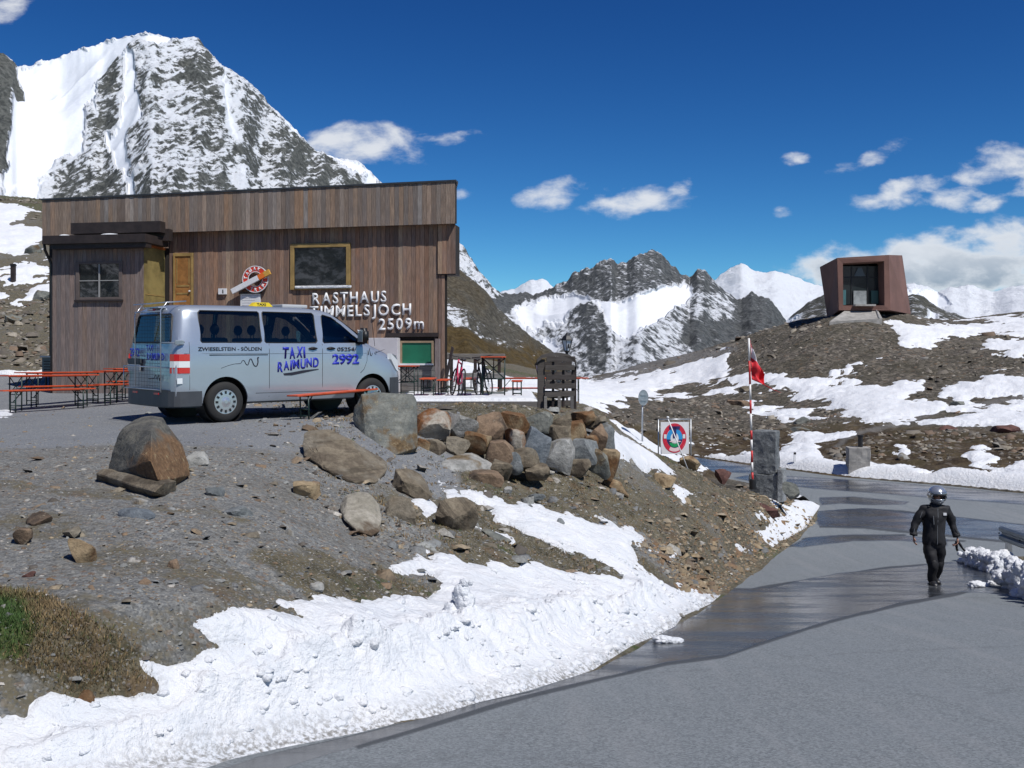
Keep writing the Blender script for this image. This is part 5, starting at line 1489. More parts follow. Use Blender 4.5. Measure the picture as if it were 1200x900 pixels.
    bm = bmesh.new(); bx(bm, (-1.062, .30, .84), (-1.052, .80, .955), bev=.003); bm_obj('number_plate', bm, M_WHITE, pr_)
    bm = bmesh.new()
    pts = [(-1.06, -.05, .72), (-1.06, -.25, .74), (-1.06, -.33, .80), (-1.06, -.38, .72), (-1.06, -.43, .80), (-1.06, -.48, .70), (-1.06, -.50, .80)]; tube(bm, pts, .007, 6); bm_obj('mountain_line', bm, M_DKPRINT, t, sm=True)
    cr = bm_o = None
    XR = -1.17
    bm = bmesh.new()
    fr = [[(XR, -.70, .52), (XR, -.70, 1.86), (-1.0, -.66, 1.99), (-.55, -.62, 2.02)], [(XR, .30, .60), (XR, .30, 1.80), (-1.0, .30, 1.97)], [(XR, -.70, .56), (XR, .75, .56)], [(XR, -.70, .93), (XR, .78, .93)], [(XR, -.70, 1.84), (XR, .30, 1.84)],
          [(-1.0, .66, 1.98), (-1.0, -.66, 1.99)], [(XR, -.70, 1.33), (-1.02, -.92, 1.33), (-.78, -.955, 1.34)], [(XR, .78, .93), (XR, .78, .56)]]
    for p in fr: tube(bm, p, .011, 8)
    cr = bm_obj('rear_carrier', bm, mat('carrier_steel', (.62, .64, .66), .3, .8), t, sm=True)
    bm = bmesh.new()
    for k in range(17): y = -.70 + k * .0625; tube(bm, [(XR, y, .93), (XR, y, 1.84)], .0025, 4)
    for k in range(16): z = .93 + k * .0607; tube(bm, [(XR, -.70, z), (XR, .30, z)], .0025, 4)
    for k in range(24): y = -.70 + k * .0625; tube(bm, [(XR, y, .56), (XR, y, .93)], .0025, 4)
    for k in range(6): z = .56 + k * .0607; tube(bm, [(XR, -.70, z), (XR, .78, z)], .0025, 4)
    o = bm_obj('wire_mesh', bm, M_BLACK, cr)
    bm = bmesh.new(); bx(bm, (-1.0, -.962, 1.30), (-.80, -.945, 1.37), bev=.005); bm_obj('carrier_clamp', bm, M_STEEL, cr)
build_van()
def _tuck_tail():
    # the rear overhang is short: pull everything behind x = -0.6 m forward
    van = bpy.data.objects['taxi_van']; seen = set()
    def walk(o):
        if o.type == 'MESH' and o.data.name not in seen:
            seen.add(o.data.name); n = len(o.data.vertices); c = np.zeros(n * 3); o.data.vertices.foreach_get('co', c); c = c.reshape(-1, 3)
            k = c[:, 0] < -.6; c[k, 0] = -.6 + (c[k, 0] + .6) * .74; o.data.vertices.foreach_set('co', c.ravel()); o.data.update()
        for ch in o.children:
            if ch.name.split('.')[0] != 'wheel': walk(ch)
    walk(van)
_tuck_tail()

# ------------------------------------------------------------------ beer benches and tables
M_BOARD = mat('orange_board', (.52, .075, .02), .45, var=.18, vscale=6, bump=.1)
M_LEG = mat('green_black_steel', (.008, .03, .024), .45, var=.1)
M_PINKB = mat('faded_red_board', (.55, .12, .10), .6, var=.15, vscale=5)
def frame_leg(w, h, x, inward, hi=False):
    """folding U frame across the board at x, with brace"""
    bm = bmesh.new(); r = .014
    for y in (-w / 2 + .03, w / 2 - .03): tube(bm, [(x, y, h - .03), (x, y, .0)], r, 6)
    tube(bm, [(x, -w / 2 + .03, h - .035), (x, w / 2 - .03, h - .035)], r, 6)
    tube(bm, [(x, -w / 2 + .03, .10), (x, w / 2 - .03, .10)], r * .8, 6)
    tube(bm, [(x, 0, h * .45), (x + inward * h * .45, 0, h - .03)], r * .8, 6)
    tube(bm, [(x, -w / 2 + .03, h * .45), (x, w / 2 - .03, h * .45)], r * .8, 6)
    if hi or w > .4:
        tube(bm, [(x, -w / 2 + .03, h * .45), (x, w / 2 - .03, h - .04)], r * .7, 6); tube(bm, [(x, w / 2 - .03, h * .45), (x, -w / 2 + .03, h - .04)], r * .7, 6)
    return bm
PROTO = {}
def board_thing(kind, name, label, cat, loc, rotz, group, L=2.2, w=None, h=None, mtl=None):
    w = w or (.50 if kind == 'table' else .25); h = h or (.77 if kind == 'table' else .48)
    key = (kind, L, w, h, mtl.name if mtl else '')
    if key in PROTO:
        t = copy_tree(PROTO[key]); t.location = loc; t.rotation_euler = (0, 0, rotz); t['label'] = label
        if group: t['group'] = group
        return t
    t = thing(name, label, cat, loc, rotz, group)
    bm = bmesh.new(); bx(bm, (-L / 2, -w / 2, h - .026), (L / 2, w / 2, h), bev=.005)
    bm_obj('tabletop' if kind == 'table' else 'seat', bm, mtl or M_BOARD, t)
    bm = bmesh.new(); bx(bm, (-L / 2 + .25, -w / 2 + .06, h - .045), (L / 2 - .25, -w / 2 + .10, h - .027)); bx(bm, (-L / 2 + .25, w / 2 - .10, h - .045), (L / 2 - .25, w / 2 - .06, h - .027)); bm_obj('batten', bm, mtl or M_BOARD, t)
    for s in (-1, 1): bm_obj('leg', frame_leg(w, h, s * (L / 2 - .30), -s, h > .9), M_LEG, t, sm=True)
    PROTO[key] = t
    return t
def on_ground(x, y): return (x, y, gz(x, y))
def line_pos(px, Y, dirv, L=2.2):
    p = W(px, 430, Y); q = Vector((p.x, p.y)) + Vector(dirv) * L / 2
    return q.x, q.y
def build_benches():
    D = Vector((.52, .854)).normalized(); rz = math.atan2(D.y, D.x); Nn = Vector((D.y, -D.x))
    def lay(kind, label, s, o):
        c = Vector((-10.95, 21.4)) + D * (s + 1.1) + Nn * o
        g = 'orange beer tables left of the house' if kind == 'table' else 'orange beer benches left of the house'
        board_thing(kind, 'beer_' + kind, label, kind, (c.x, c.y, max(gz(c.x, c.y), -1.13)), rz, g)
    lay('table', 'orange beer table nearest the left edge of the photo', 0, 0)
    lay('table', 'orange beer table continuing the front row, its end hidden by the van', 2.35, .05)
    lay('table', 'orange beer table behind the front row, against the annex wall', 1.2, -1.25)
    lay('table', 'farthest orange beer table, its end hidden behind the rear of the van', 3.55, -1.20)
    lay('bench', 'orange beer bench at the lower left edge of the photo, before the first table', -.45, .62)
    lay('bench', 'orange beer bench before the second table, reaching the van bumper', 1.85, .62)
    lay('bench', 'orange beer bench standing between the front and back rows of tables', .80, -.58)
    lay('bench', 'orange beer bench behind the second table and beside the van', 3.1, -.60)
    # bench beside the boulder, in front of the van
    a = Vector(((343 - 600) / F * 17.0, 17.0)); b = Vector(((438 - 600) / F * 18.9, 18.9))
    d = (b - a).normalized(); c = a + d * 1.1
    board_thing('bench', 'beer_bench', 'orange beer bench standing alone between the van and the upright grey boulder', 'bench', (c.x, c.y, gz(c.x, c.y)), math.atan2(d.y, d.x), None).rotation_euler = (0, R(-1.8), math.atan2(d.y, d.x))
build_benches()
M_LANTG = mat('lantern_glass', (.78, .82, .88), .3)
M_OLDW = wood_mat('old_dark_board', [(.085, .078, .072), (.12, .11, .10), (.07, .062, .058), (.15, .14, .13)], grain=(1.2, 12, 12))
# ------------------------------------------------------------------ terrace
DZ = -.87
def build_deck():
    t = thing('terrace_deck', 'low grey timber terrace deck with snow on its boards, right of the house', 'deck', (0, 0, DZ))
    x0 = (479 - 600) / F * 22.4; x1 = (632 - 600) / F * 22.4
    # front beam and boards
    bm = bmesh.new(); bx(bm, (x0, 22.35, -.17), (x1, 22.45, .0), bev=.01); bm_obj('front_beam', bm, M_GREYW, t)
    n = 28
    for i in range(n):
        a = 22.46 + i * .215
        bm = bmesh.new(); bx(bm, (x0 - .8, a, -.05), (x1 + .0, a + .205, -.005)); bm_obj('board', bm, M_GREYW, t)
    for i in range(6):
        xx = x0 + .1 + i * (x1 - x0 - .3) / 5
        bm = bmesh.new(); bx(bm, (xx, 22.5, -.45), (xx + .1, 28.2, -.055)); bm_obj('joist', bm, M_DARKW, t)
    # snow lying on the boards
    nx, ny = 120, 80
    X, Y = np.meshgrid(np.linspace(x0 - .5, x1 - .02, nx), np.linspace(22.36, 28.2, ny), indexing='ij')
    e = np.minimum.reduce([(x1 - .02 - X) * 1.2, (Y - 22.36) * 1.5, X * 0 + 1])
    h = .075 + fbm(X * .9, Y * .9, oct=4, seed=90) * .05
    h = h * (1 - np.exp(-np.maximum(e, 0) / .06)) - .02 * (e < .001)
    idx = np.arange(nx * ny).reshape(nx, ny)
    q = np.stack([idx[:-1, :-1], idx[1:, :-1], idx[1:, 1:], idx[:-1, 1:]], -1).reshape(-1, 4)
    me = np_mesh('deck_snow', np.stack([X.ravel(), Y.ravel(), (h - .004).ravel()], -1), q)
    link('deck_snow', me, MATS['snow'], t)
build_deck()
def build_deck_tables():
    G = 'orange tables and benches on the terrace'
    def at(px, Y, z=DZ + .03): return ((px - 600) / F * Y, Y, z)
    rz = math.atan2(1, (570 - 600) / F)
    board_thing('table', 'beer_table', 'orange beer table seen end-on below the green shutter', 'table', at(477.5, 25.4), R(91), G, L=1.8)
    board_thing('bench', 'beer_bench', 'orange bench seen end-on between the green shutter and the corner post', 'bench', at(502, 24.9), R(92), G, L=1.6, w=.36, h=.46)
    board_thing('bench', 'beer_bench', 'orange bench seen end-on just right of the corner post, beside the bicycle', 'bench', at(521, 25.4), R(90), G, L=1.6, w=.30, h=.42)
    board_thing('bench', 'beer_bench', 'orange bench end between the red bicycle and the high table', 'bench', at(552, 25.0), R(92), G, L=1.6, w=.36, h=.46)
    board_thing('table', 'high_table', 'high orange topped table, the tallest on the terrace', 'table', at(578.5, 24.4), R(90), G, L=1.4, w=.60, h=.99)
    board_thing('bench', 'beer_bench', 'orange bench end standing nearest the slatted partition', 'bench', at(606, 23.9), R(89), G, L=1.0, w=.26, h=.42)
    # long faded set on lower ground beyond the deck
    g = gz(1.0, 30.5)
    for k, (pa, pb) in enumerate(((574, 690),)):
        y = 30.6; xa = (pa - 600) / F * y; xb = (pb - 600) / F * y
        zt = (HZ - 442.5) / F * y; 
        board_thing('table', 'beer_table', 'long orange beer table running sideways beyond the terrace, passing behind the partition', 'table', ((xa + xb) / 2, y, zt - .77), 0, None, L=3.0)
        y = 29.9; zt = (HZ - 454.0) / F * y; xa = (574 - 600) / F * y; xb = (650 - 600) / F * y
        board_thing('bench', 'beer_bench', 'faded pink red bench in front of the long sideways table beyond the terrace', 'bench', ((xa + xb) / 2, y, zt - .48), 0, None, L=xb - xa, mtl=M_PINKB)
build_deck_tables()

def build_partition():
    # slatted timber partition with rounded top
    Y = 20.6
    x0 = (630.5 - 600) / F * Y; x1 = (675 - 600) / F * Y
    g = (HZ - 487.5) / F * Y
    g = min(g, gz((x0 + x1) / 2, Y) + .02)
    t = thing('slatted_partition', 'weathered grey slatted timber partition with a rounded top at the end of the terrace', 'partition', ((x0 + x1) / 2, Y, g), R(3))
    w = (x1 - x0); H = (HZ - 414) / F * Y - g
    def sl(px, py): return (px - 652.7) / F * Y, (HZ - py) / F * Y - g
    ys = [(417.5, 424), (428, 434), (439, 445), (449.5, 455.5), (459, 465)]
    for i, (a, b) in enumerate(ys):
        tl = (-.0, .01, -.01, .02, .05)[i]
        _, z1 = sl(0, a); _, z0 = sl(0, b); xx0, _ = sl(639 if i else 640, 0); xx1, _ = sl(673.5 + (i > 2), 0)
        bm = bmesh.new(); bx(bm, (xx0, -.10, z0), (xx1, -.06, z1), Matrix.Rotation(-tl, 4, 'Y'), bev=.006); bm_obj('slat', bm, M_OLDW, t)
    for px, wd, top, mm in ((634, .15, 421, M_OLDW), (672.5, .10, 430, M_DARKW), (660, .05, 428, M_DARKW), (648, .05, 424, M_DARKW)):
        xx, zt = sl(px, top)
        bm = bmesh.new(); bx(bm, (xx - wd / 2, -.05, -.1), (xx + wd / 2, .04, zt), bev=.008); bm_obj('post', bm, mm, t)
    for px, wd in ((638.5, .06), (654.5, .06), (669.5, .07)):
        xx, zt = sl(px, 464)
        bm = bmesh.new(); bx(bm, (xx - wd / 2, -.14, -.1), (xx + wd / 2, -.105, zt), bev=.004); bm_obj('stake', bm, M_GREYW, t)
    # rear wall of boards on the far side (dark interior) with curved capping
    for k in range(5):
        _, z1 = sl(0, 424 + k * 11.5); xa, _ = sl(636, 0); xb, _ = sl(673, 0)
        bm = bmesh.new(); bx(bm, (xa, .42, z1 - .12), (xb, .45, z1), bev=.004); bm_obj('rear_slat', bm, M_OLDW, t)
    pts = [sl(a, b) for a, b in ((629, 421), (635, 416), (643, 413.5), (652, 413), (660, 414), (667, 416), (674, 421), (675, 428))]
    bm = bmesh.new()
    for (ax, az), (bx_, bz) in zip(pts[:-1], pts[1:]):
        prism(bm, [(ax, -.10, az), (bx_, -.10, bz), (bx_, -.10, bz - .07), (ax, -.10, az - .07)], (0, .16, 0))
    bm_obj('capping', bm, M_OLDW, t)
    for k in range(5):
        xx, zz = sl(644 + k * 5.6, 421 + (k % 3) * 12)
        bm = bmesh.new(); bmesh.ops.create_icosphere(bm, subdivisions=2, radius=1)
        for v in bm.verts: v.co = Vector((xx + v.co.x * .06, .1 + v.co.y * .15, zz - .02 + v.co.z * .05 + random.uniform(-.006, .006)))
        bm_obj('snow_remnant', bm, MATS['snow'], t, sm=True)
    xx, zz = sl(655, 463)
    bm = bmesh.new(); bmesh.ops.create_icosphere(bm, subdivisions=2, radius=1)
    for v in bm.verts: v.co = Vector((xx + v.co.x * .28, .15 + v.co.y * .2, zz - .02 + v.co.z * .06))
    bm_obj('snow_remnant', bm, MATS['snow'], t, sm=True)
build_partition()

def lantern(px, ytop, ybot, Y, label):
    x = (px - 600) / F * Y; zt = (HZ - ytop) / F * Y; g = gz(x, Y)
    s = ((ybot - ytop) / F * Y) / .62
    t = thing('lantern_post', label, 'lantern', (x, Y, g), R(20))
    H = zt - g
    z0 = H - .62 * s
    bm = bmesh.new(); tube(bm, [(0, 0, -.1), (0, 0, z0)], .03 * s, 10); lathe(bm, [(.06 * s, z0 - .10 * s), (.04 * s, z0 - .06 * s), (.075 * s, z0), (0, z0 + .01)], 12); bm_obj('post', bm, M_BLACK, t, sm=True)
    bm = bmesh.new(); lathe(bm, [(.08 * s, z0), (.17 * s, z0 + .36 * s)], 6); bm_obj('glass', bm, M_LANTG, t)
    bm = bmesh.new()
    for k in range(6):
        a = 2 * math.pi * k / 6; tube(bm, [(.082 * s * math.cos(a), .082 * s * math.sin(a), z0), (.176 * s * math.cos(a), .176 * s * math.sin(a), z0 + .36 * s)], .012 * s, 5)
    lathe(bm, [(.09 * s, z0 - .01), (.10 * s, z0 + .02 * s), (.09 * s, z0 + .03 * s)], 6); bm_obj('frame', bm, M_BLACK, t)
    bm = bmesh.new(); lathe(bm, [(0, z0 + .35 * s), (.215 * s, z0 + .35 * s), (.20 * s, z0 + .39 * s), (.11 * s, z0 + .50 * s), (.06 * s, z0 + .53 * s), (.04 * s, z0 + .58 * s), (0, z0 + .62 * s)], 6); bm_obj('cap', bm, M_BLACK, t)
    bm = bmesh.new(); bx(bm, (-.03 * s, -.13 * s, z0 + .10 * s), (.03 * s, -.125 * s, z0 + .24 * s)); bm_obj('bulb_holder', bm, M_BLACK, t)
lantern(664.5, 389, 412, 22.2, 'tall black lantern rising behind the slatted partition')
lantern(632, 420, 438, 30.0, 'small black lantern left of the slatted partition, farther back')

def rails():
    for name, lab, (pxa, pxb, pya, pyb, Y) in (('timber_rail', 'long grey timber rail on posts right of the house corner, against the brown slope', (522, 592, 414.5, 421, 31.0)), ('timber_bench', 'weathered grey log bench behind the bicycles', (537, 592, 437, 443.5, 28.6))):
        xa = (pxa - 600) / F * Y; xb = (pxb - 600) / F * Y; z1 = (HZ - pya) / F * Y; z0 = (HZ - pyb) / F * Y
        g = min(gz(xa, Y), gz(xb, Y))
        t = thing(name, lab, 'rail' if 'rail' in name else 'bench', ((xa + xb) / 2, Y, g))
        L = (xb - xa) / 2
        bm = bmesh.new(); bx(bm, (-L, -.08, z0 - g), (L, .08, z1 - g), bev=.02); bm_obj('beam', bm, M_GREYW, t)
        for s in (-.8, 0, .8):
            bm = bmesh.new(); bx(bm, (s * L - .05, -.05, -.2), (s * L + .05, .05, z0 - g), bev=.01); bm_obj('post', bm, M_DARKW, t)
rails()

def bicycle(px, Y, rotz, label, colmat, lean):
    x = (px - 600) / F * Y
    t = thing('bicycle', label, 'bicycle', (x, Y, DZ + .05), rotz)
    t.rotation_euler = (R(lean), 0, rotz)
    for xx in (-.52, .52):
        w = thing('wheel', None, None); w.parent = t; w.location = (xx, 0, .34)
        bm = bmesh.new(); pts = [(.33 * math.cos(2 * math.pi * k / 28), 0, .33 * math.sin(2 * math.pi * k / 28)) for k in range(29)]; tube(bm, pts, .02, 6, caps=False); bm_obj('tyre', bm, M_TYRE, w, sm=True)
        bm = bmesh.new()
        for k in range(12):
            a = 2 * math.pi * k / 12; tube(bm, [(0, 0, 0), (.31 * math.cos(a), 0, .31 * math.sin(a))], .003, 4)
        bm_obj('spokes', bm, M_STEEL, w)
    bm = bmesh.new()
    for a, b in (((-.52, 0, .34), (-.05, 0, .28)), ((-.05, 0, .28), (-.18, 0, .82)), ((-.18, 0, .78), (.34, 0, .86)), ((-.05, 0, .28), (.36, 0, .76)), ((-.52, 0, .34), (-.17, 0, .76)), ((.33, 0, .92), (.40, 0, .66)), ((.40, 0, .66), (.52, 0, .34))): tube(bm, [a, b], .020, 8)
    bm_obj('frame', bm, colmat, t, sm=True)
    bm = bmesh.new(); tube(bm, [(.30, -.28, .99), (.33, -.10, .98), (.33, .10, .98), (.30, .28, .99)], .014, 6); tube(bm, [(.33, 0, .9), (.33, 0, .98)], .014, 6); bm_obj('handlebar', bm, M_BLACK, t, sm=True)
    bm = bmesh.new(); bmesh.ops.create_uvsphere(bm, u_segments=12, v_segments=8, radius=1)
    for v in bm.verts: v.co = Vector((-.2 + v.co.x * .14, v.co.y * .07 * (1 - v.co.x * .4), .90 + v.co.z * .035))
    tube(bm, [(-.18, 0, .80), (-.2, 0, .90)], .014, 6); bm_obj('saddle', bm, M_BLACK, t, sm=True)
    bm = bmesh.new(); pts = [(-.05 + .09 * math.cos(2 * math.pi * k / 16), -.05, .28 + .09 * math.sin(2 * math.pi * k / 16)) for k in range(17)]; tube(bm, pts, .008, 5, caps=False); tube(bm, [(-.05, -.05, .28), (.05, -.09, .16)], .012, 6); tube(bm, [(-.05, .05, .28), (-.15, .09, .40)], .012, 6); bm_obj('crank', bm, M_BLACK, t, sm=True)
    return t
bicycle(534, 24.6, R(104), 'red bicycle leaning on the terrace between the corner post and the benches', mat('pink_red_frame', (.55, .03, .10), .35), 9)
bicycle(568, 24.6, R(76), 'dark bicycle leaning beside the high table on the terrace', mat('dark_green_frame', (.01, .03, .03), .4), -8)
# ------------------------------------------------------------------ stones
def stone_mat(name, c0, c1, stain=None, lich=None, sf=.5, bands=0.0, grad=None):
    m = bpy.data.materials.new(name); m.use_nodes = True
    t = NT(m.node_tree); p = t.n['Principled BSDF']
    tc = t.node('ShaderNodeTexCoord'); oi = t.node('ShaderNodeObjectInfo')
    off = t.node('ShaderNodeCombineXYZ'); t.put(off, 0, t.math('MULTIPLY', oi.outputs['Random'], 53.0)); t.put(off, 1, t.math('MULTIPLY', oi.outputs['Random'], 29.0))
    va = t.node('ShaderNodeVectorMath', operation='ADD'); t.l.new(tc.outputs['Object'], va.inputs[0]); t.l.new(off.outputs[0], va.inputs[1]); v = va.outputs[0]
    n = t.noise(v, 3.5, 9, .68); n2 = t.noise(v, 16.0, 7, .7); nb = t.noise(v, 1.6, 5, .6)
    c = t.mix(t.ss(n, .35, .65), c0, c1)
    c = t.mix(t.ss(n2, .35, .7, 0, .5), c, tuple(x * .45 for x in c0))
    if bands:
        w = t.noise(t.mapping(v, rot=(R(12), R(8), 0), scale=(.6, .6, 9)), 1.6, 6, .6); c = t.mix(t.ss(w, .5, .64, 0, bands), c, tuple(x * .45 for x in c0))
    if grad:
        sx_ = t.node('ShaderNodeSeparateXYZ'); t.l.new(tc.outputs['Object'], sx_.inputs[0])
        nb = t.math('ADD', nb, t.math('ADD', t.math('MULTIPLY', t.math('ADD', sx_.outputs[0], grad[1]), grad[0]), t.math('MULTIPLY', t.math('ADD', sx_.outputs[2], grad[3]), grad[2])))
    if stain: c = t.mix(t.ss(nb, sf - .08, sf + .06), c, t.mix(t.ss(n2, .3, .7), tuple(x * .5 for x in stain), stain))
    if lich: c = t.mix(t.math('MULTIPLY', t.ss(n2, .58, .66), t.ss(nb, .4, .6)), c, lich)
    t.l.new(c, p.inputs['Base Color']); p.inputs['Roughness'].default_value = .85; p.inputs['Specular IOR Level'].default_value = .3
    t.l.new(t.bump(t.math('ADD', n, t.math('MULTIPLY', n2, .6)), .8, .05), p.inputs['Normal'])
    return m
ST = {
 'grey': stone_mat('grey_stone', (.13, .145, .15), (.25, .265, .265), (.17, .15, .11), sf=.66),
 'blue': stone_mat('blue_grey_stone', (.10, .12, .14), (.21, .235, .255), (.15, .15, .14), sf=.68),
 'lite': stone_mat('pale_stone', (.25, .25, .235), (.42, .42, .40), (.20, .15, .09), sf=.60),
 'rust': stone_mat('rusty_stone', (.17, .118, .08), (.29, .205, .135), (.10, .075, .055), (.30, .26, .19), sf=.56),
 'mixr': stone_mat('rust_white_stone', (.32, .29, .24), (.45, .42, .36), (.24, .105, .04), sf=.49),
 'tan': stone_mat('tan_stone', (.27, .20, .12), (.40, .31, .19), (.19, .10, .045), sf=.52),
 'brown': stone_mat('brown_stone', (.115, .092, .066), (.25, .21, .15), (.25, .22, .17), sf=.58, bands=.7),
 'slab': stone_mat('lichened_slab', (.125, .135, .125), (.24, .245, .215), (.17, .115, .06), (.28, .25, .16), sf=.60, bands=.3),
 'first': stone_mat('stepped_boulder', (.08, .08, .075), (.18, .17, .14), (.23, .135, .07), (.30, .26, .15), sf=.47, bands=.5, grad=(.34, 3.66, -.22, 1.02)),
 'capped': stone_mat('pale_topped_boulder', (.27, .25, .20), (.40, .37, .31), (.12, .085, .055), sf=.5, bands=.3, grad=(0, 0, -.9, 1.78)),
 'red': stone_mat('dark_red_stone', (.09, .045, .038), (.17, .085, .07)),
 'face': stone_mat('layered_boulder', (.085, .085, .075), (.19, .175, .135), (.26, .13, .05), (.30, .26, .15), sf=.53, bands=.5),
}
def stone_mesh(sx, sy, sz, seed, sub=3, cuts=15, rough=.05, flat=.62, boxy=False):
    """boulder: a ball clipped by random planes, then roughened; sizes are full extents"""
    rs = np.random.default_rng(seed)
    bm = bmesh.new(); bmesh.ops.create_icosphere(bm, subdivisions=sub, radius=1.0)
    co = np.array([v.co[:] for v in bm.verts])
    for k in range(cuts):
        n = rs.normal(size=3); n /= np.linalg.norm(n)
        if boxy and k < 6:
            n = np.eye(3)[k // 2] * (1 if k % 2 else -1) + rs.normal(size=3) * .30; n /= np.linalg.norm(n)
        d = (rs.uniform(.42, .72) if k > 1 else flat) if not boxy else (rs.uniform(.52, .66) if k < 6 else rs.uniform(.62, .82))
        e = np.maximum(co @ n - d, 0); co = co - e[:, None] * n * .97
    co += rs.normal(size=3) * 0
    nr = co / np.linalg.norm(co, axis=1, keepdims=True)
    d = fbm(nr[:, 0] * 1.6 + seed, nr[:, 1] * 1.6, nr[:, 2] * 1.6, oct=2, seed=seed) * rough * 2.2 + fbm(nr[:, 0] * 5 + seed, nr[:, 1] * 5, nr[:, 2] * 5, oct=3, seed=seed + 1) * rough
    co = co + nr * d[:, None]
    mn, mx = co.min(0), co.max(0)
    co = (co - (mn + mx) / 2) / (mx - mn) * np.array([sx, sy, sz])
    for v, c in zip(bm.verts, co): v.co = c
    me = bpy.data.meshes.new('stone'); bm.to_mesh(me); bm.free(); smooth(me)
    me.polygons.foreach_set('use_smooth', [False] * len(me.polygons)) if sub < 3 else None
    return me
def stone_at(name, px0, py0, px1, py1, Y, kind, label, cat='boulder', group=None, seed=0, tilt=0.0, yaw=0.0, depth=None, sink=.12, parent=None, sub=3, **kw):
    """boulder filling a photo box at distance Y"""
    w = (px1 - px0) / F * Y; h = (py1 - py0) / F * Y
    a = abs(R(tilt)); 
    if tilt:
        # solve box extents of the rotated stone
        c_, s_ = math.cos(a), math.sin(a); L = max(w / (c_ + .42 * s_), .05); H = max(min((h - L * s_ * .8) / c_, L * .8), L * .28)
    else: L, H = w, h
    H2 = H * (1 + sink)
    dp = depth or L * .75
    me = stone_mesh(L, dp, H2, seed, sub=sub, **kw)
    o = link(name, me, ST[kind])
    es = o.modifiers.new('e', 'EDGE_SPLIT'); es.split_angle = R(24)
    c = W((px0 + px1) / 2, (py0 + py1) / 2, Y + dp * .25)
    o.location = (c.x, c.y, c.z - H * sink / 2); o.rotation_euler = (0, R(-tilt), R(yaw))
    if parent is not None:
        o.parent = parent; o.matrix_parent_inverse = parent.matrix_world.inverted()
    else: tag(o, label, cat, group)
    return o
def build_wall_stones():
    t = thing('retaining_wall', 'dry retaining wall of rusty, pale and grey boulders below the terrace', 'stone wall', (0, 17.6, -1.8))
    bpy.context.view_layer.update()
    L = [(484,481,528,521,'mixr'),(525,486,559,516,'lite'),(556,485,593,520,'rust'),(589,484,617,507,'tan'),(616,484,645,508,'slab'),(643,488,667,518,'brown'),(665,494,687,518,'tan'),(685,489,708,503,'brown'),
         (693,499,710,528,'rust'),(705,498,718,530,'grey'),(595,504,616,529,'mixr'),(611,502,645,545,'blue'),(637,515,672,553,'lite'),(663,516,700,547,'grey'),(695,528,713,558,'slab'),(708,528,724,560,'tan'),
         (569,518,602,548,'rust'),(597,532,611,553,'grey'),(605,526,630,552,'brown'),(547,507,572,529,'tan'),(513,535,580,558,'lite'),(544,552,585,574,'rust'),(671,484,694,496,'tan'),(498,517,520,534,'brown'),(523,514,549,533,'brown'),(575,541,598,560,'brown'),(640,500,664,520,'brown'),(484,515,503,532,'tan'),(618,545,642,560,'brown'),(668,540,690,556,'brown'),(683,512,699,530,'tan')]
    for i, (a, b, c, d, k) in enumerate(L):
        xm = (a + c) / 2; ym = (b + d) / 2
        Y = np.interp(xm, [480, 600, 720], [17.15, 17.75, 19.1]) - (ym - 500) * .022
        stone_at('stone', a - 3, b - 2.5, c + 3, d + 2.5, float(Y), k, None, seed=100 + i, parent=t, yaw=random.uniform(-16, 16), tilt=0, depth=(c - a) / F * Y * 1.0, sink=.05, rough=.035, boxy=True)
build_wall_stones()
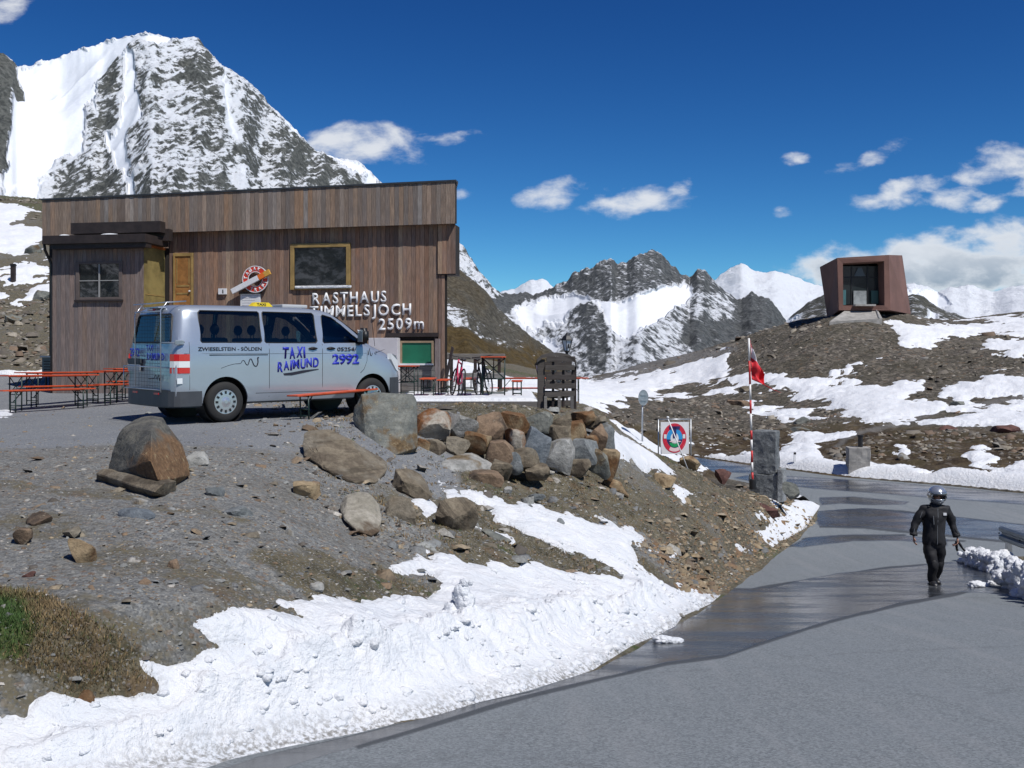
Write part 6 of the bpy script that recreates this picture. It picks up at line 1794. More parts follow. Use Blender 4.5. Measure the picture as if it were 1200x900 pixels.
def build_boulders():
    S = stone_at
    # the stepped layered boulder on the gravel
    Y = 10.9
    t = thing('boulder', 'large layered brown boulder with a ledge at its foot, on the gravel before the van', 'boulder', tuple(W(172, 572, Y)))
    bpy.context.view_layer.update()
    def hullstone(pts, depth, mtl, name, seed, nf=1.0, amp=.02):
        """boulder from a front outline (photo px) and depth: front facets, ridge and back"""
        bm = bmesh.new(); P = []
        for (px, py, dy) in pts: P.append(W(px, py, Y + (dy * nf if dy < 0 else dy)))
        for p in P: bm.verts.new(p)
        r = bmesh.ops.convex_hull(bm, input=bm.verts[:])
        bmesh.ops.delete(bm, geom=list({g for g in r['geom_unused'] + r['geom_interior'] if isinstance(g, bmesh.types.BMVert)}), context='VERTS')
        bmesh.ops.bevel(bm, geom=bm.edges[:], offset=.008, segments=1, affect='EDGES')
        bmesh.ops.triangulate(bm, faces=bm.faces[:])
        for _ in range(3):
            lg = [e for e in bm.edges if e.calc_length() > .06]
            if lg: bmesh.ops.subdivide_edges(bm, edges=lg, cuts=1, use_grid_fill=True)
            bmesh.ops.triangulate(bm, faces=bm.faces[:])
        bm.normal_update()
        co = np.array([v.co[:] for v in bm.verts])
        d = fbm(co[:, 0] * 3, co[:, 1] * 3, co[:, 2] * 5, oct=4, seed=seed) * amp + fbm(co[:, 0] * 2, co[:, 1] * 2, co[:, 2] * 22, oct=2, seed=seed + 4) * amp * .5
        for v, dd in zip(bm.verts, d): v.co += v.normal * dd
        o = bm_obj(name, bm, mtl, None, sm=True); o.parent = t; o.matrix_parent_inverse = t.matrix_world.inverted()
        es = o.modifiers.new('e', 'EDGE_SPLIT'); es.split_angle = R(22)
        return o
    hullstone([(137,512,.0),(142,502,.05),(157,492,.3),(166,489,.35),(178,487,.3),(190,489,.3),(201,503,.25),(214,520,.2),(221,545,.15),(222,556,.05),(203,562,-.35),(186,563,-.60),(178,505,-.30),(177,540,-.58),(128,548,-.05),(134,530,-.02),(127,556,-.1),(140,548,.7),(160,495,.7),(195,500,.7),(215,548,.6),(205,575,-.1),(150,572,-.05)], .6, ST['first'], 'upper_block', 5, 1.6)
    Y = 10.70
    hullstone([(113,555,-.05),(120,549,.0),(135,549,.1),(190,562,-.45),(207,563,-.35),(192,566,-.55),(180,577,-.60),(193,582,-.5),(207,575,-.30),(120,562,-.08),(150,570,-.3),(165,576,-.45),(150,556,.5),(113,566,.1),(176,590,-.4)], .5, ST['brown'], 'ledge', 9, 1.6, amp=.015)
    # upright slab beside the bench
    Y = 16.45
    t = thing('boulder', 'upright squarish grey boulder standing beside the orange bench', 'boulder', tuple(W(452, 530, Y)))
    bpy.context.view_layer.update()
    hullstone([(424,462,.05),(440,459,.25),(484,462,.1),(488,470,.05),(490,524,-.05),(485,530,.0),(462,534,-.15),(445,531,-.15),(428,515,-.1),(414,492,.1),(415,478,.15),(421,470,.1),(430,462,.5),(482,462,.55),(488,525,.5),(418,500,.4),(450,545,.1),(480,540,.1)], .6, ST['slab'], 'block', 15, 5.0)
    # long lying boulder
    Y = 13.9
    t = thing('boulder', 'long brown grey boulder lying aslant on the gravel edge below the upright one', 'boulder', tuple(W(405, 560, Y)))
    bpy.context.view_layer.update()
    hullstone([(356,508,.1),(362,505,.15),(385,504,.2),(400,510,.2),(452,540,.1),(455,548,.0),(446,556,-.1),(440,566,-.25),(434,572,-.25),(410,564,-.35),(380,548,-.3),(358,535,-.15),(355,520,-.05),(400,512,.7),(450,545,.6),(360,515,.5),(375,510,.1),(420,525,-.05),(436,580,-.1),(370,550,0)], .6, ST['brown'], 'block', 25, 2.8, amp=.05)
    Y = 11.4
    t = thing('boulder', 'rounded tan and dark boulder halfway down the gravel slope', 'boulder', tuple(W(425, 625, Y)))
    bpy.context.view_layer.update()
    hullstone([(399,590,.05),(408,578,.1),(420,575,.15),(436,580,.1),(445,592,.05),(448,605,-.05),(446,622,-.2),(436,629,-.25),(418,622,-.3),(404,608,-.2),(400,600,-.05),(425,577,.5),(446,600,.5),(402,600,.4),(430,640,-.1)], .5, ST['capped'], 'block', 35, 2.3, amp=.03)
    B = [(450,576,496,622,12.6,'brown','dark brown boulder between the rounded tan one and a small snow patch',-12),
         (508,563,560,638,13.2,'brown','long grey brown boulder sloping down between two small snow patches',-48),
         (452,548,512,590,14.3,'brown','low earth covered rock just under the upright squarish boulder',-30),
         (560,618,600,640,12.4,'slab','flat dark rock between small snow spots on the embankment',-30),
         (338,563,374,584,11.6,'tan','flat tan stone in the middle of the gravel slope',-5),
         (216,528,246,547,11.3,'lite','pale flat stone touching the right side of the layered boulder',5),
         (74,628,114,661,8.1,'tan','rounded tan stone alone on the left gravel',-10),
         (73,613,98,630,8.5,'brown','small dark stone just above the rounded tan one',-12),
         (14,618,37,636,8.5,'rust','rust coloured stone near the left edge of the photo',0),
         (26,600,64,617,9.0,'rust','flat rusty stone above left of the rounded tan one',0),
         (136,593,184,613,9.2,'blue','flat blue grey stone below the layered boulder',-8),
         (152,583,174,598,9.6,'lite','small pale stone atop the flat blue grey one',0),
         (240,570,263,583,10.4,'grey','small flat grey stone right of the layered boulder',-3),
         (256,590,298,608,9.8,'grey','pair of grey slabs in the middle of the gravel',-6),
         (196,655,210,669,7.7,'rust','small rust stone with a shadow tail on the left gravel',0),
         (360,682,380,697,8.5,'lite','pale round stone on the gravel near the snow tongue',0),
         (330,619,346,631,9.4,'lite','small whitish stone in the middle of the gravel slope',0),
         (50,677,68,687,7.2,'tan','small flat tan stone left of the grass bank',0),
         (26,669,42,680,7.3,'red','small purple red stone near the left edge',0),
         (158,678,178,692,7.4,'rust','brown stone beyond the grass bank',0),
         (90,808,112,826,5.2,'tan','small brown stone where the grass bank meets the snow',0),
         (764,553,792,572,20.9,'tan','flat tan slab at the snow strip on the embankment',-14),
         (886,590,916,607,24.7,'red','dark red boulder within the snow by the road',-14),
         (700,556,742,580,18.6,'tan','broken tan and white slabs below the right end of the boulder wall',-28),
         (836,548,858,565,26.0,'red','reddish boulder on the crest beside the flag pole',-10),
         (794,530,822,552,25.2,'tan','pale tan rock at the foot of the round emblem banner',-30),
         (915,564,938,582,27.5,'slab','mossy grey rock right of the stone pillar',0),
         (590,570,600,578,15.6,'lite','small pale stone above the upper snow tongue',0),
         (618,576,640,588,15.8,'grey','flat grey stone resting on the edge of the upper snow tongue',-10),
         (652,607,662,616,15.2,'grey','small grey stone lying alone on the snow tongue',0)]
    for i, (a, b, c, d, Y, k, lab, tl) in enumerate(B):
        w = (c - a) / F * Y
        # sit it on the ground found along the ray to its foot
        g = Pg((a + c) / 2, d - (d - b) * .12, 4, 40)
        Yg = g.y if abs(g.y - Y) < 4 else Y
        stone_at('stone' if w < .45 else 'boulder', a, b, c, d, Yg, k, lab, 'stone' if w < .45 else 'boulder', seed=300 + i, tilt=tl, yaw=random.uniform(-20, 20), rough=.05, sink=.25)
    # rocks beyond the road
    far = [(1100,498,1126,510,52,'red','red brown boulder lying in the far snow right of the path'),(1160,497,1200,511,51,'red','long dark red rock at the right edge beyond the road'),(925,500,948,510,58,'slab','grey rock on the heather across the road'),(1050,530,1066,540,43,'lite','pale block on the heather slope right of the concrete cube'),
           (850,468,880,478,62,'rust','low rusty outcrop behind the flag pole'),(866,452,884,461,75,'brown','dark outcrop in the snow above the flag pole'),(1010,540,1025,548,43,'lite','small pale rock beside the concrete cube'),(930,488,950,500,60,'slab','flat slab behind the stone pillar'),
           (1110,470,1130,477,62,'slab','dark rock in the far right snow'),(6,368,26,380,43,'slab','grey boulder on the slope left of the house'),(40,340,62,356,46,'slab','large grey boulder touching the left corner of the house'),(28,398,38,408,39,'brown','dark rock on the slope above the cabinet'),(30,286,48,300,58,'slab','grey boulder half in snow above left of the house')]
    for i, (a, b, c, d, Y, k, lab) in enumerate(far):
        g = Pg((a + c) / 2, (b + d) / 2 + (d - b) * .3, 33, 120)
        stone_at('boulder', a, b, c, d, g.y if abs(g.y - Y) < 22 else Y, k, lab, 'boulder', seed=500 + i, yaw=random.uniform(-20, 20), rough=.06, sink=.3)
build_boulders()

# loose stones and grass nobody could count ------------------------------------------
def scatter_stones(name, label, X, Y, S, cols, kind='gravel'):
    n = len(X)
    base = np.array([(-1,-1,-.6),(1,-.8,-.6),(.8,1,-.6),(-.9,.8,-.6),(-.6,-.7,.6),(.7,-.5,.5),(.5,.6,.7),(-.7,.5,.5)], float) * .5
    fq = np.array([(0,1,5,4),(1,2,6,5),(2,3,7,6),(3,0,4,7),(4,5,6,7)])
    jit = rng.normal(0, .12, (n, 8, 3))
    v = base[None] + jit
    asp = np.stack([rng.uniform(.7, 1.5, n), rng.uniform(.7, 1.2, n), rng.uniform(.25, .7, n)], -1)
    v = v * asp[:, None] * S[:, None, None]
    a = rng.uniform(0, 2 * np.pi, n); ca, sa = np.cos(a), np.sin(a)
    b = rng.normal(0, .35, n); cb, sb = np.cos(b), np.sin(b)
    x = v[..., 0] * cb[:, None] - v[..., 2] * sb[:, None]; z = v[..., 0] * sb[:, None] + v[..., 2] * cb[:, None]; y = v[..., 1]
    x2 = x * ca[:, None] - y * sa[:, None]; y2 = x * sa[:, None] + y * ca[:, None]
    Z = ground_z(X, Y)
    co = np.stack([x2 + X[:, None], y2 + Y[:, None], z + Z[:, None] + (S * asp[:, 2] * .12)[:, None]], -1).reshape(-1, 3)
    f = (fq[None] + (np.arange(n) * 8)[:, None, None]).reshape(-1, 4)
    me = np_mesh(name, co, f, sm=False)
    pal = np.array(cols, float); ci = pal[rng.integers(0, len(pal), n)] * rng.uniform(.7, 1.25, (n, 1))
    c4 = np.concatenate([np.repeat(ci, 8, 0), np.ones((n * 8, 1))], 1)
    cattr(me, 'tint', c4)
    m = MATS.get('loose_stone')
    if not m:
        m = bpy.data.materials.new('loose_stone'); m.use_nodes = True; t = NT(m.node_tree); p = t.n['Principled BSDF']
        at = t.node('ShaderNodeAttribute', attribute_name='tint'); tc = t.node('ShaderNodeTexCoord')
        nn = t.noise(tc.outputs['Object'], 30, 5, .7)
        c = t.mix(t.ss(nn, .35, .7, 0, .6), at.outputs['Color'], (.07, .06, .05)); t.l.new(c, p.inputs['Base Color']); p.inputs['Roughness'].default_value = .9
        t.l.new(t.bump(nn, .6, .02), p.inputs['Normal']); MATS['loose_stone'] = m
    o = link(name, me, m); tag(o, label, kind, kind='stuff'); return o
def build_scatter():
    GREY = [(.20,.21,.21),(.26,.27,.26),(.15,.16,.165),(.34,.33,.30),(.22,.19,.14),(.17,.18,.185)]
    MIX = GREY + [(.30,.24,.16),(.19,.13,.08),(.24,.18,.12),(.42,.40,.36),(.12,.105,.09)]
    # near gravel slope and embankment
    n = 60000
    a = rng.uniform(-.62, .36, n); l = rng.uniform(math.log(4.2), math.log(31), n); Y = np.exp(l); X = a * Y
    Zb, d = ground_base(X, Y); s = snow_d(X, Y, Zb) * Y / F
    emb = sstep(X + .34 * Y, .2, 3.2)
    park = sstep(Y, 12.2, 14.5) * (1 - emb)
    nz = fbm(X * .8, Y * .8, oct=3, seed=80)
    dens = np.clip(.55 + .5 * nz + .25 * emb, .08, 1) * (1 - .93 * park)
    k = (d > .1) & (s < .05) & (rng.uniform(0, 1, n) < dens) & ~((Y < 7.6) & (X < -1.9) & (Y < -1.35 * X + 3.2) & (rng.uniform(0, 1, n) < .55) & (Y > 4.9))
    X, Y, d = X[k], Y[k], d[k]; eb = sstep(X + .34 * Y, .2, 3.2); S = .013 + rng.pareto(2.8, len(X)) * (.014 + .013 * eb); S = np.clip(S, .012, .09 + .10 * eb) * np.clip(.6 + Y / 20, .7, 1.3)
    scatter_stones('gravel', 'loose grey and rusty gravel stones scattered over the slope and embankment', X, Y, S, MIX)
    # edge of the road: crumbs and tan rubble
    n = 5000
    t_ = rng.uniform(0, 1, n); pts = np.array([(3.0,15.2),(3.6,16.8),(5.9,22.8),(7.7,26.6),(9.2,30.0)]); ii = t_ * (len(pts) - 1); i0 = np.clip(ii.astype(int), 0, len(pts) - 2); ff = (ii - i0)[:, None]
    P = pts[i0] * (1 - ff) + pts[i0 + 1] * ff; P = P + np.stack([-np.abs(rng.normal(0, .7, n)), np.abs(rng.normal(0, .45, n))], -1)
    scatter_stones('rubble', 'tan rubble along the foot of the embankment at the road edge', P[:, 0], P[:, 1], np.clip(.03 + rng.pareto(2.5, n) * .03, .03, .22), [(.30,.23,.14),(.24,.18,.11),(.36,.30,.21),(.16,.12,.08),(.24,.15,.08)])
    # far mound scree and heather rocks
    n = 42000
    a = rng.uniform(-.60, .60, n); l = rng.uniform(math.log(36), math.log(104), n); Y = np.exp(l); X = a * Y
    Zb, d = ground_base(X, Y); s = snow_d(X, Y, Zb) * Y / F
    nz = fbm(X * .15, Y * .15, oct=4, seed=85)
    k = (d > .6) & (s < -.25 + .35 * nz) & ((a > .05) | (a < -.42)) & (rng.uniform(0, 1, n) < .55 + .8 * nz)
    k |= (d > 1.5) & (rng.uniform(0, 1, n) < .012) & (a > .08)
    X, Y = X[k], Y[k]; S = np.clip(.11 + rng.pareto(2.6, len(X)) * .11, .1, np.clip(.0105 * Y, .3, 1.0))
    scatter_stones('scree', 'loose brown and grey rocks strewn over the mound and heather beyond the road', X, Y, S, [(.16,.14,.115),(.22,.195,.16),(.28,.25,.20),(.13,.115,.095),(.18,.125,.085),(.22,.21,.19),(.32,.29,.24)])
    # dead grass tufts
    n = 26000
    a = rng.uniform(-.60, .34, n); l = rng.uniform(math.log(4.5), math.log(30), n); l[:9000] = rng.uniform(math.log(4.9), math.log(7.4), 9000); a[:9000] = rng.uniform(-.56, -.33, 9000); Y = np.exp(l); X = a * Y
    Zb, d = ground_base(X, Y); s = snow_d(X, Y, Zb) * Y / F; px = 600 + F * X / Y; py = HZ - F * Zb / Y
    emb = sstep(X + .34 * Y, 1.0, 3.0); gb = sdpoly(px, py, [(-120,690),(0,698),(50,705),(90,725),(130,745),(160,765),(182,800),(140,812),(90,812),(60,790),(0,772),(-120,760)])
    nz = fbm(X * 1.1, Y * 1.1, oct=3, seed=86)
    k = (d > .15) & (s < 0) & ((emb * (.5 + nz) > .42) | (gb > -3) & (np.arange(n) < 9000)) & (rng.uniform(0, 1, n) < .9)
    X, Y, px, py = X[k], Y[k], px[k], py[k]
    nb = 8; m_ = len(X)
    bxs = np.repeat(X, nb) + rng.normal(0, .035, m_ * nb); bys = np.repeat(Y, nb) + rng.normal(0, .035, m_ * nb); bz = ground_z(bxs, bys)
    h = rng.uniform(.012, .045, m_ * nb); ang = rng.uniform(0, 6.28, m_ * nb); lean = rng.uniform(.2, 1.4, m_ * nb) * h
    wd = rng.uniform(.002, .005, m_ * nb) * np.clip(bys / 7, .8, 2.2)
    dx, dy = np.cos(ang), np.sin(ang)
    co = np.stack([np.stack([bxs - dy * wd, bys + dx * wd, bz - .005], -1), np.stack([bxs + dy * wd, bys - dx * wd, bz - .005], -1), np.stack([bxs + dx * lean, bys + dy * lean, bz + h], -1)], 1).reshape(-1, 3)
    f = np.arange(len(co)).reshape(-1, 3)
    me = np_mesh('dead_grass', co, f, sm=False)
    g = sstep(sdpoly(px, py, [(-120,690),(0,703),(30,708),(40,740),(20,768),(-120,770)]), -8, 8)
    g = np.maximum(g, (rng.uniform(0, 1, m_) < .10) * .8)
    c0 = np.array([(.19, .135, .065)]) * (1 - g[:, None]) + np.array([(.04, .085, .015)]) * g[:, None]
    c0 = np.repeat(c0, nb, 0) * rng.uniform(.55, 1.5, (m_ * nb, 1))
    cattr(me, 'tint', np.concatenate([np.repeat(c0, 3, 0), np.ones((len(co), 1))], 1))
    m = bpy.data.materials.new('grass_blade'); m.use_nodes = True; t = NT(m.node_tree); p = t.n['Principled BSDF']
    at = t.node('ShaderNodeAttribute', attribute_name='tint'); t.l.new(at.outputs['Color'], p.inputs['Base Color']); p.inputs['Roughness'].default_value = .8
    o = link('dead_grass', me, m); tag(o, 'short dead brown grass with green tufts on the embankment and lower left bank', 'grass', kind='stuff')
build_scatter()

# ------------------------------------------------------------------ snow heaps
def snow_lump(r, seed, sub=4, sq=.8, amp=.28):
    bm = bmesh.new(); bmesh.ops.create_icosphere(bm, subdivisions=sub, radius=1.0)
    co = np.array([v.co[:] for v in bm.verts])
    d = np.abs(fbm(co[:, 0] * 1.8 + seed, co[:, 1] * 1.8, co[:, 2] * 1.8, oct=4, seed=seed, gain=.55)) * amp * 2 + fbm(co[:, 0] * 6 + seed, co[:, 1] * 6, co[:, 2] * 6, oct=3, seed=seed + 2) * .06
    co = co * (1 - amp * .5 + d)[:, None] * np.array([r[0], r[1], r[2]])
    for v, c in zip(bm.verts, co): v.co = c
    return bm
def heap(name, label, cat, lumps, group=None):
    """one heap: overlapping lumps joined into a single mesh"""
    vs_, fs = [], []; off = 0
    for i, (x, y, z, rx, ry, rz_) in enumerate(lumps):
        bm = snow_lump((rx, ry, rz_), int(x * 31 + y * 17) % 999 + i)
        vs_.append(np.array([v.co[:] for v in bm.verts]) + (x, y, z)); fs.append(np.array([[v.index for v in f.verts] for f in bm.faces]) + off); off += len(bm.verts); bm.free()
    me = np_mesh(name, np.concatenate(vs_), np.concatenate(fs)); o = link(name, me, MATS['snow']); tag(o, label, cat, group); return o
def build_heaps():
    # ploughed heaps on the right side of the road
    def along(pts, n, hgt, spread, seed):
        r_ = random.Random(seed); out = []
        for k in range(n + 24):
            core = k >= n
            t_ = ((k - n + .5) / 24 if core else (k + r_.random()) / n) * (len(pts) - 1); i = min(int(t_), len(pts) - 2); f = t_ - i
            px = pts[i][0] * (1 - f) + pts[i + 1][0] * f; py = pts[i][1] * (1 - f) + pts[i + 1][1] * f; Y = pts[i][2] * (1 - f) + pts[i + 1][2] * f; hh = pts[i][3] * (1 - f) + pts[i + 1][3] * f
            c = W(px, py, Y); s = r_.choice([.07, .10, .14, .19]) * r_.uniform(.8, 1.2) * hh
            if core: s = .24 * max(hh, .6)
            x = c.x + (.45 if core else r_.uniform(-.1, 1)) * spread; y = c.y + (0 if core else r_.uniform(-.3, .3)); g = gz(x, y)
            z = max(g, road_z(np.array([y]))[0]) + (.05 if core else r_.uniform(.0, 1) * hgt * hh)
            out.append((x, y, z, s * r_.uniform(.8, 1.3), s * r_.uniform(.8, 1.3), s * r_.uniform(.7, 1.1)))
        return out
    heap('snow_heap', 'lumpy heap of dirty white snow at the roadside, nearer the walking rider', 'snow heap', along([(1124,652,22.6,.4),(1134,652,22.0,.9),(1160,662,20.8,1.0),(1170,664,20.2,.8)], 90, .36, .40, 4))
    heap('snow_heap', 'larger lumpy snow heap cut by the right edge of the photo', 'snow heap', along([(1176,676,18.9,.8),(1184,690,17.6,1.0),(1196,702,16.4,1.1),(1225,722,14.6,1.1)], 100, .42, .50, 8))
    for i, (a, b, Y, r_, lab) in enumerate([(1144, 688, 17.9, .13, 'small snow lump on the asphalt left of the right hand heap'), (1164, 683, 18.3, .09, 'smallest snow lump on the wet patch beside the right hand heap')]):
        c = W(a, b, Y); z = road_z(np.array([c.y]))[0]
        heap('snow_lump', lab, 'snow lump', [(c.x, c.y, z + r_ * .3, r_ * 1.2, r_, r_ * .6), (c.x + r_ * 1.1, c.y + .03, z + r_ * .2, r_ * .8, r_ * .8, r_ * .45)])
    c = Pg(783, 758, 4, 30); z = road_z(np.array([c.y]))[0]
    heap('snow_lump', 'flat lump of snow lying on the wet asphalt before the big bank', 'snow lump', [(c.x - .08, c.y, z + .03, .10, .09, .05), (c.x + .06, c.y, z + .02, .12, .08, .035), (c.x - .02, c.y, z + .03, .07, .07, .045)])
    # the stack of lumps standing on the bank
    Y = 9.1; L = []
    for px, py, rp in ((543, 722, 16), (545, 706, 13), (541, 694, 10), (544, 684, 6), (530, 716, 11), (556, 726, 14), (534, 698, 5), (551, 683, 3.5)):
        c = W(px, py, Y); r_ = rp / F * Y; L.append((c.x, c.y, c.z, r_, r_, r_ * 1.05))
    heap('snow_stack', 'small snowman like stack of snow lumps standing on the roadside bank', 'snow stack', L)
    # crumbled clods all over the crest and foot of the bank
    r_ = random.Random(3); L = []
    P2 = [(-3.2,4.7),(-1.75,6.15),(-1.16,6.8),(-.64,7.25),(.0,8.15),(.81,9.4),(2.0,12.4),(3.6,16.8)]
    seg = [math.hypot(b[0]-a[0], b[1]-a[1]) for a, b in zip(P2[:-1], P2[1:])]
    for k in range(1500):
        t_ = r_.random() * sum(seg); i = 0
        while t_ > seg[i]: t_ -= seg[i]; i += 1
        f = t_ / seg[i]; a, b = P2[i], P2[i + 1]; tx, ty = (b[0]-a[0]) / seg[i], (b[1]-a[1]) / seg[i]
        w = abs(r_.gauss(0, .62)) - .04
        x = a[0] + (b[0]-a[0]) * f - ty * w; y = a[1] + (b[1]-a[1]) * f + tx * w
        if y > 18 or y < 4.2: continue
        z, sm = snow_top(x, y)
        if sm < .03: continue
        cl = vnoise(x * 1.6, y * 1.6, seed=5)
        if r_.random() > .5 + .6 * float(cl): continue
        s = r_.choice([.014, .02, .028, .038, .05, .062]) * r_.uniform(.7, 1.3) * min(1, y / 9.5)
        L.append((x, y, z - s * .35, s * r_.uniform(1.0, 1.7), s * r_.uniform(.9, 1.3), s * r_.uniform(.6, .95)))
    vs_, fs = [], []; off = 0
    lib = []
    for i in range(24):
        bm = snow_lump((1, 1, 1), i * 13 + 7, sub=2 if i % 3 else 3, amp=.42); lib.append((np.array([v.co[:] for v in bm.verts]), np.array([[v.index for v in f.verts] for f in bm.faces]))); bm.free()
    for i, (x, y, z, rx, ry, rz_) in enumerate(L):
        c_, f_ = lib[i % 24]; an = i * 1.7; ca, sa = math.cos(an), math.sin(an)
        c2 = c_ * (rx, ry, rz_); c2 = np.stack([c2[:, 0] * ca - c2[:, 1] * sa, c2[:, 0] * sa + c2[:, 1] * ca, c2[:, 2]], -1) + (x, y, z)
        vs_.append(c2); fs.append(f_ + off); off += len(c2)
    me = np_mesh('snow_clods', np.concatenate(vs_), np.concatenate(fs)); o = link('snow_clods', me, MATS['snow']); tag(o, 'crumbled clods of snow along the crest and foot of the roadside bank', 'snow clods', kind='stuff')
build_heaps()
# ------------------------------------------------------------------ roadside things
M_GRAN = stone_mat('dark_granite', (.12, .132, .14), (.24, .255, .26), (.24, .24, .23), sf=.66)
M_GRANL = stone_mat('pale_granite', (.22, .235, .24), (.36, .375, .375), (.16, .15, .13), sf=.68)
M_CONC = mat('concrete', (.30, .29, .27), .9, var=.25, vscale=2, bump=.5, bscale=12)
def rough_block(name, lo, hi, mtl, parent, seed, amp=.02, M=None):
    bm = bmesh.new(); bx(bm, lo, hi, bev=.02)
    bmesh.ops.triangulate(bm, faces=bm.faces[:])
    for _ in range(4):
        lg = [e for e in bm.edges if e.calc_length() > .10]
        if lg: bmesh.ops.subdivide_edges(bm, edges=lg, cuts=1); bmesh.ops.triangulate(bm, faces=bm.faces[:])
    bm.normal_update(); co = np.array([v.co[:] for v in bm.verts]); d = fbm(co[:, 0] * 4 + seed, co[:, 1] * 4, co[:, 2] * 4, oct=4, seed=seed) * amp * 1.6
    for v, dd in zip(bm.verts, d): v.co += v.normal * dd
    if M is not None: bmesh.ops.transform(bm, matrix=M, verts=bm.verts)
    return bm_obj(name, bm, mtl, parent)
def build_pillar():
    Y = 29.0; c = W(899, 572, Y); g = c.z
    t = thing('stone_pillar', 'rough grey stone pillar of two stacked blocks beside the flag pole', 'pillar', (c.x, c.y, g), R(-28))
    rough_block('upper_block', (-.42, -.2, .42), (.30, .28, (576 - 509) / F * Y), M_GRAN, t, 3, .03)
    rough_block('lower_block', (-.46, -.24, -.35), (.36, .32, .415), M_GRAN, t, 5, .03)
    rough_block('side_block', (.365, -.30, -.35), (.52, .20, .60), M_GRANL, t, 8, .02)
build_pillar()
def build_flag():
    Y = 28.2; b = W(882, 563, Y); top = W(877.5, 393, Y)
    H = top.z - b.z
    t = thing('flag_pole', 'red and white banded pole with a drooping red and white flag beside the stone pillar', 'flag pole', tuple(b))
    ax = Vector((top.x - b.x, 0, H)) ; n = 12
    edges = [393, 402, 415, 428, 443, 466, 490, 508, 528, 545, 563]   # colour changes down the pole
    cols = [0, 1, 0, 1, 0, 1, 0, 1, 0, 1]
    edges = [393, 420, 448, 467, 483, 503, 514, 527, 541, 553, 566]
    MW = mat('pole_white', (.75, .74, .72), .45, var=.08); MR = mat('pole_red', (.55, .03, .03), .45, var=.1)
    for i in range(len(edges) - 1):
        f0 = (566 - edges[i + 1]) / 173.0; f1 = (566 - edges[i]) / 173.0
        bm = bmesh.new(); tube(bm, [ax * f0 + Vector((0, 0, -.08)), ax * f1 + Vector((0, 0, -.08))], .030, 12); bm_obj('band', bm, MR if i % 2 else MW, t, sm=True)
    bm = bmesh.new(); lathe(bm, [(.10, -.25), (.10, .02), (.07, .04), (0, .04)], 14); bm_obj('socket', bm, M_BLACK, t)
    # cloth: hangs from the upper pole, folds running down and out
    nu, nv = 26, 46
    zt = (HZ - 398) / F * Y - b.z; zb = (HZ - 458) / F * Y - b.z
    co = []; 
    for i in range(nu):
        for j in range(nv):
            u = i / (nu - 1); v = j / (nv - 1)
            z = zt + (zb - zt) * (v * (.78 + .22 * u)) - u * .30 * (1 - v) - .05 * u
            reach = np.interp(v, [0, .25, .55, .8, .92, 1.0], [.06, .20, .38, .34, .60, .80])
            x = ax.x * (z / H) + .045 + u * reach * (1 - .0 * v) 
            y = .11 * math.sin(u * 7.5 + v * 3.0) * u ** .5 * (.4 + v) + .03 * math.sin(v * 17 + u * 3)
            co.append((x, y, z))
    idx = np.arange(nu * nv).reshape(nu, nv); q = np.stack([idx[:-1, :-1], idx[1:, :-1], idx[1:, 1:], idx[:-1, 1:]], -1).reshape(-1, 4)
    me = np_mesh('cloth', co, q); 
    fc = me.polygons
    me.materials.append(mat('flag_red', (.62, .02, .03), .7)); me.materials.append(mat('flag_white', (.74, .74, .78), .7))
    mi = []
    for p in range(len(q)):
        i = p // (nv - 1); j = p % (nv - 1); v = j / (nv - 1); u = i / (nu - 1)
        mi.append(1 if (v < .42 - .10 * u and u > .0) and v > .03 else 0)
    fc.foreach_set('material_index', mi)
    o = bpy.data.objects.new('cloth', me); C.objects.link(o); o.parent = t
    so = o.modifiers.new('s', 'SOLIDIFY'); so.thickness = .006
build_flag()
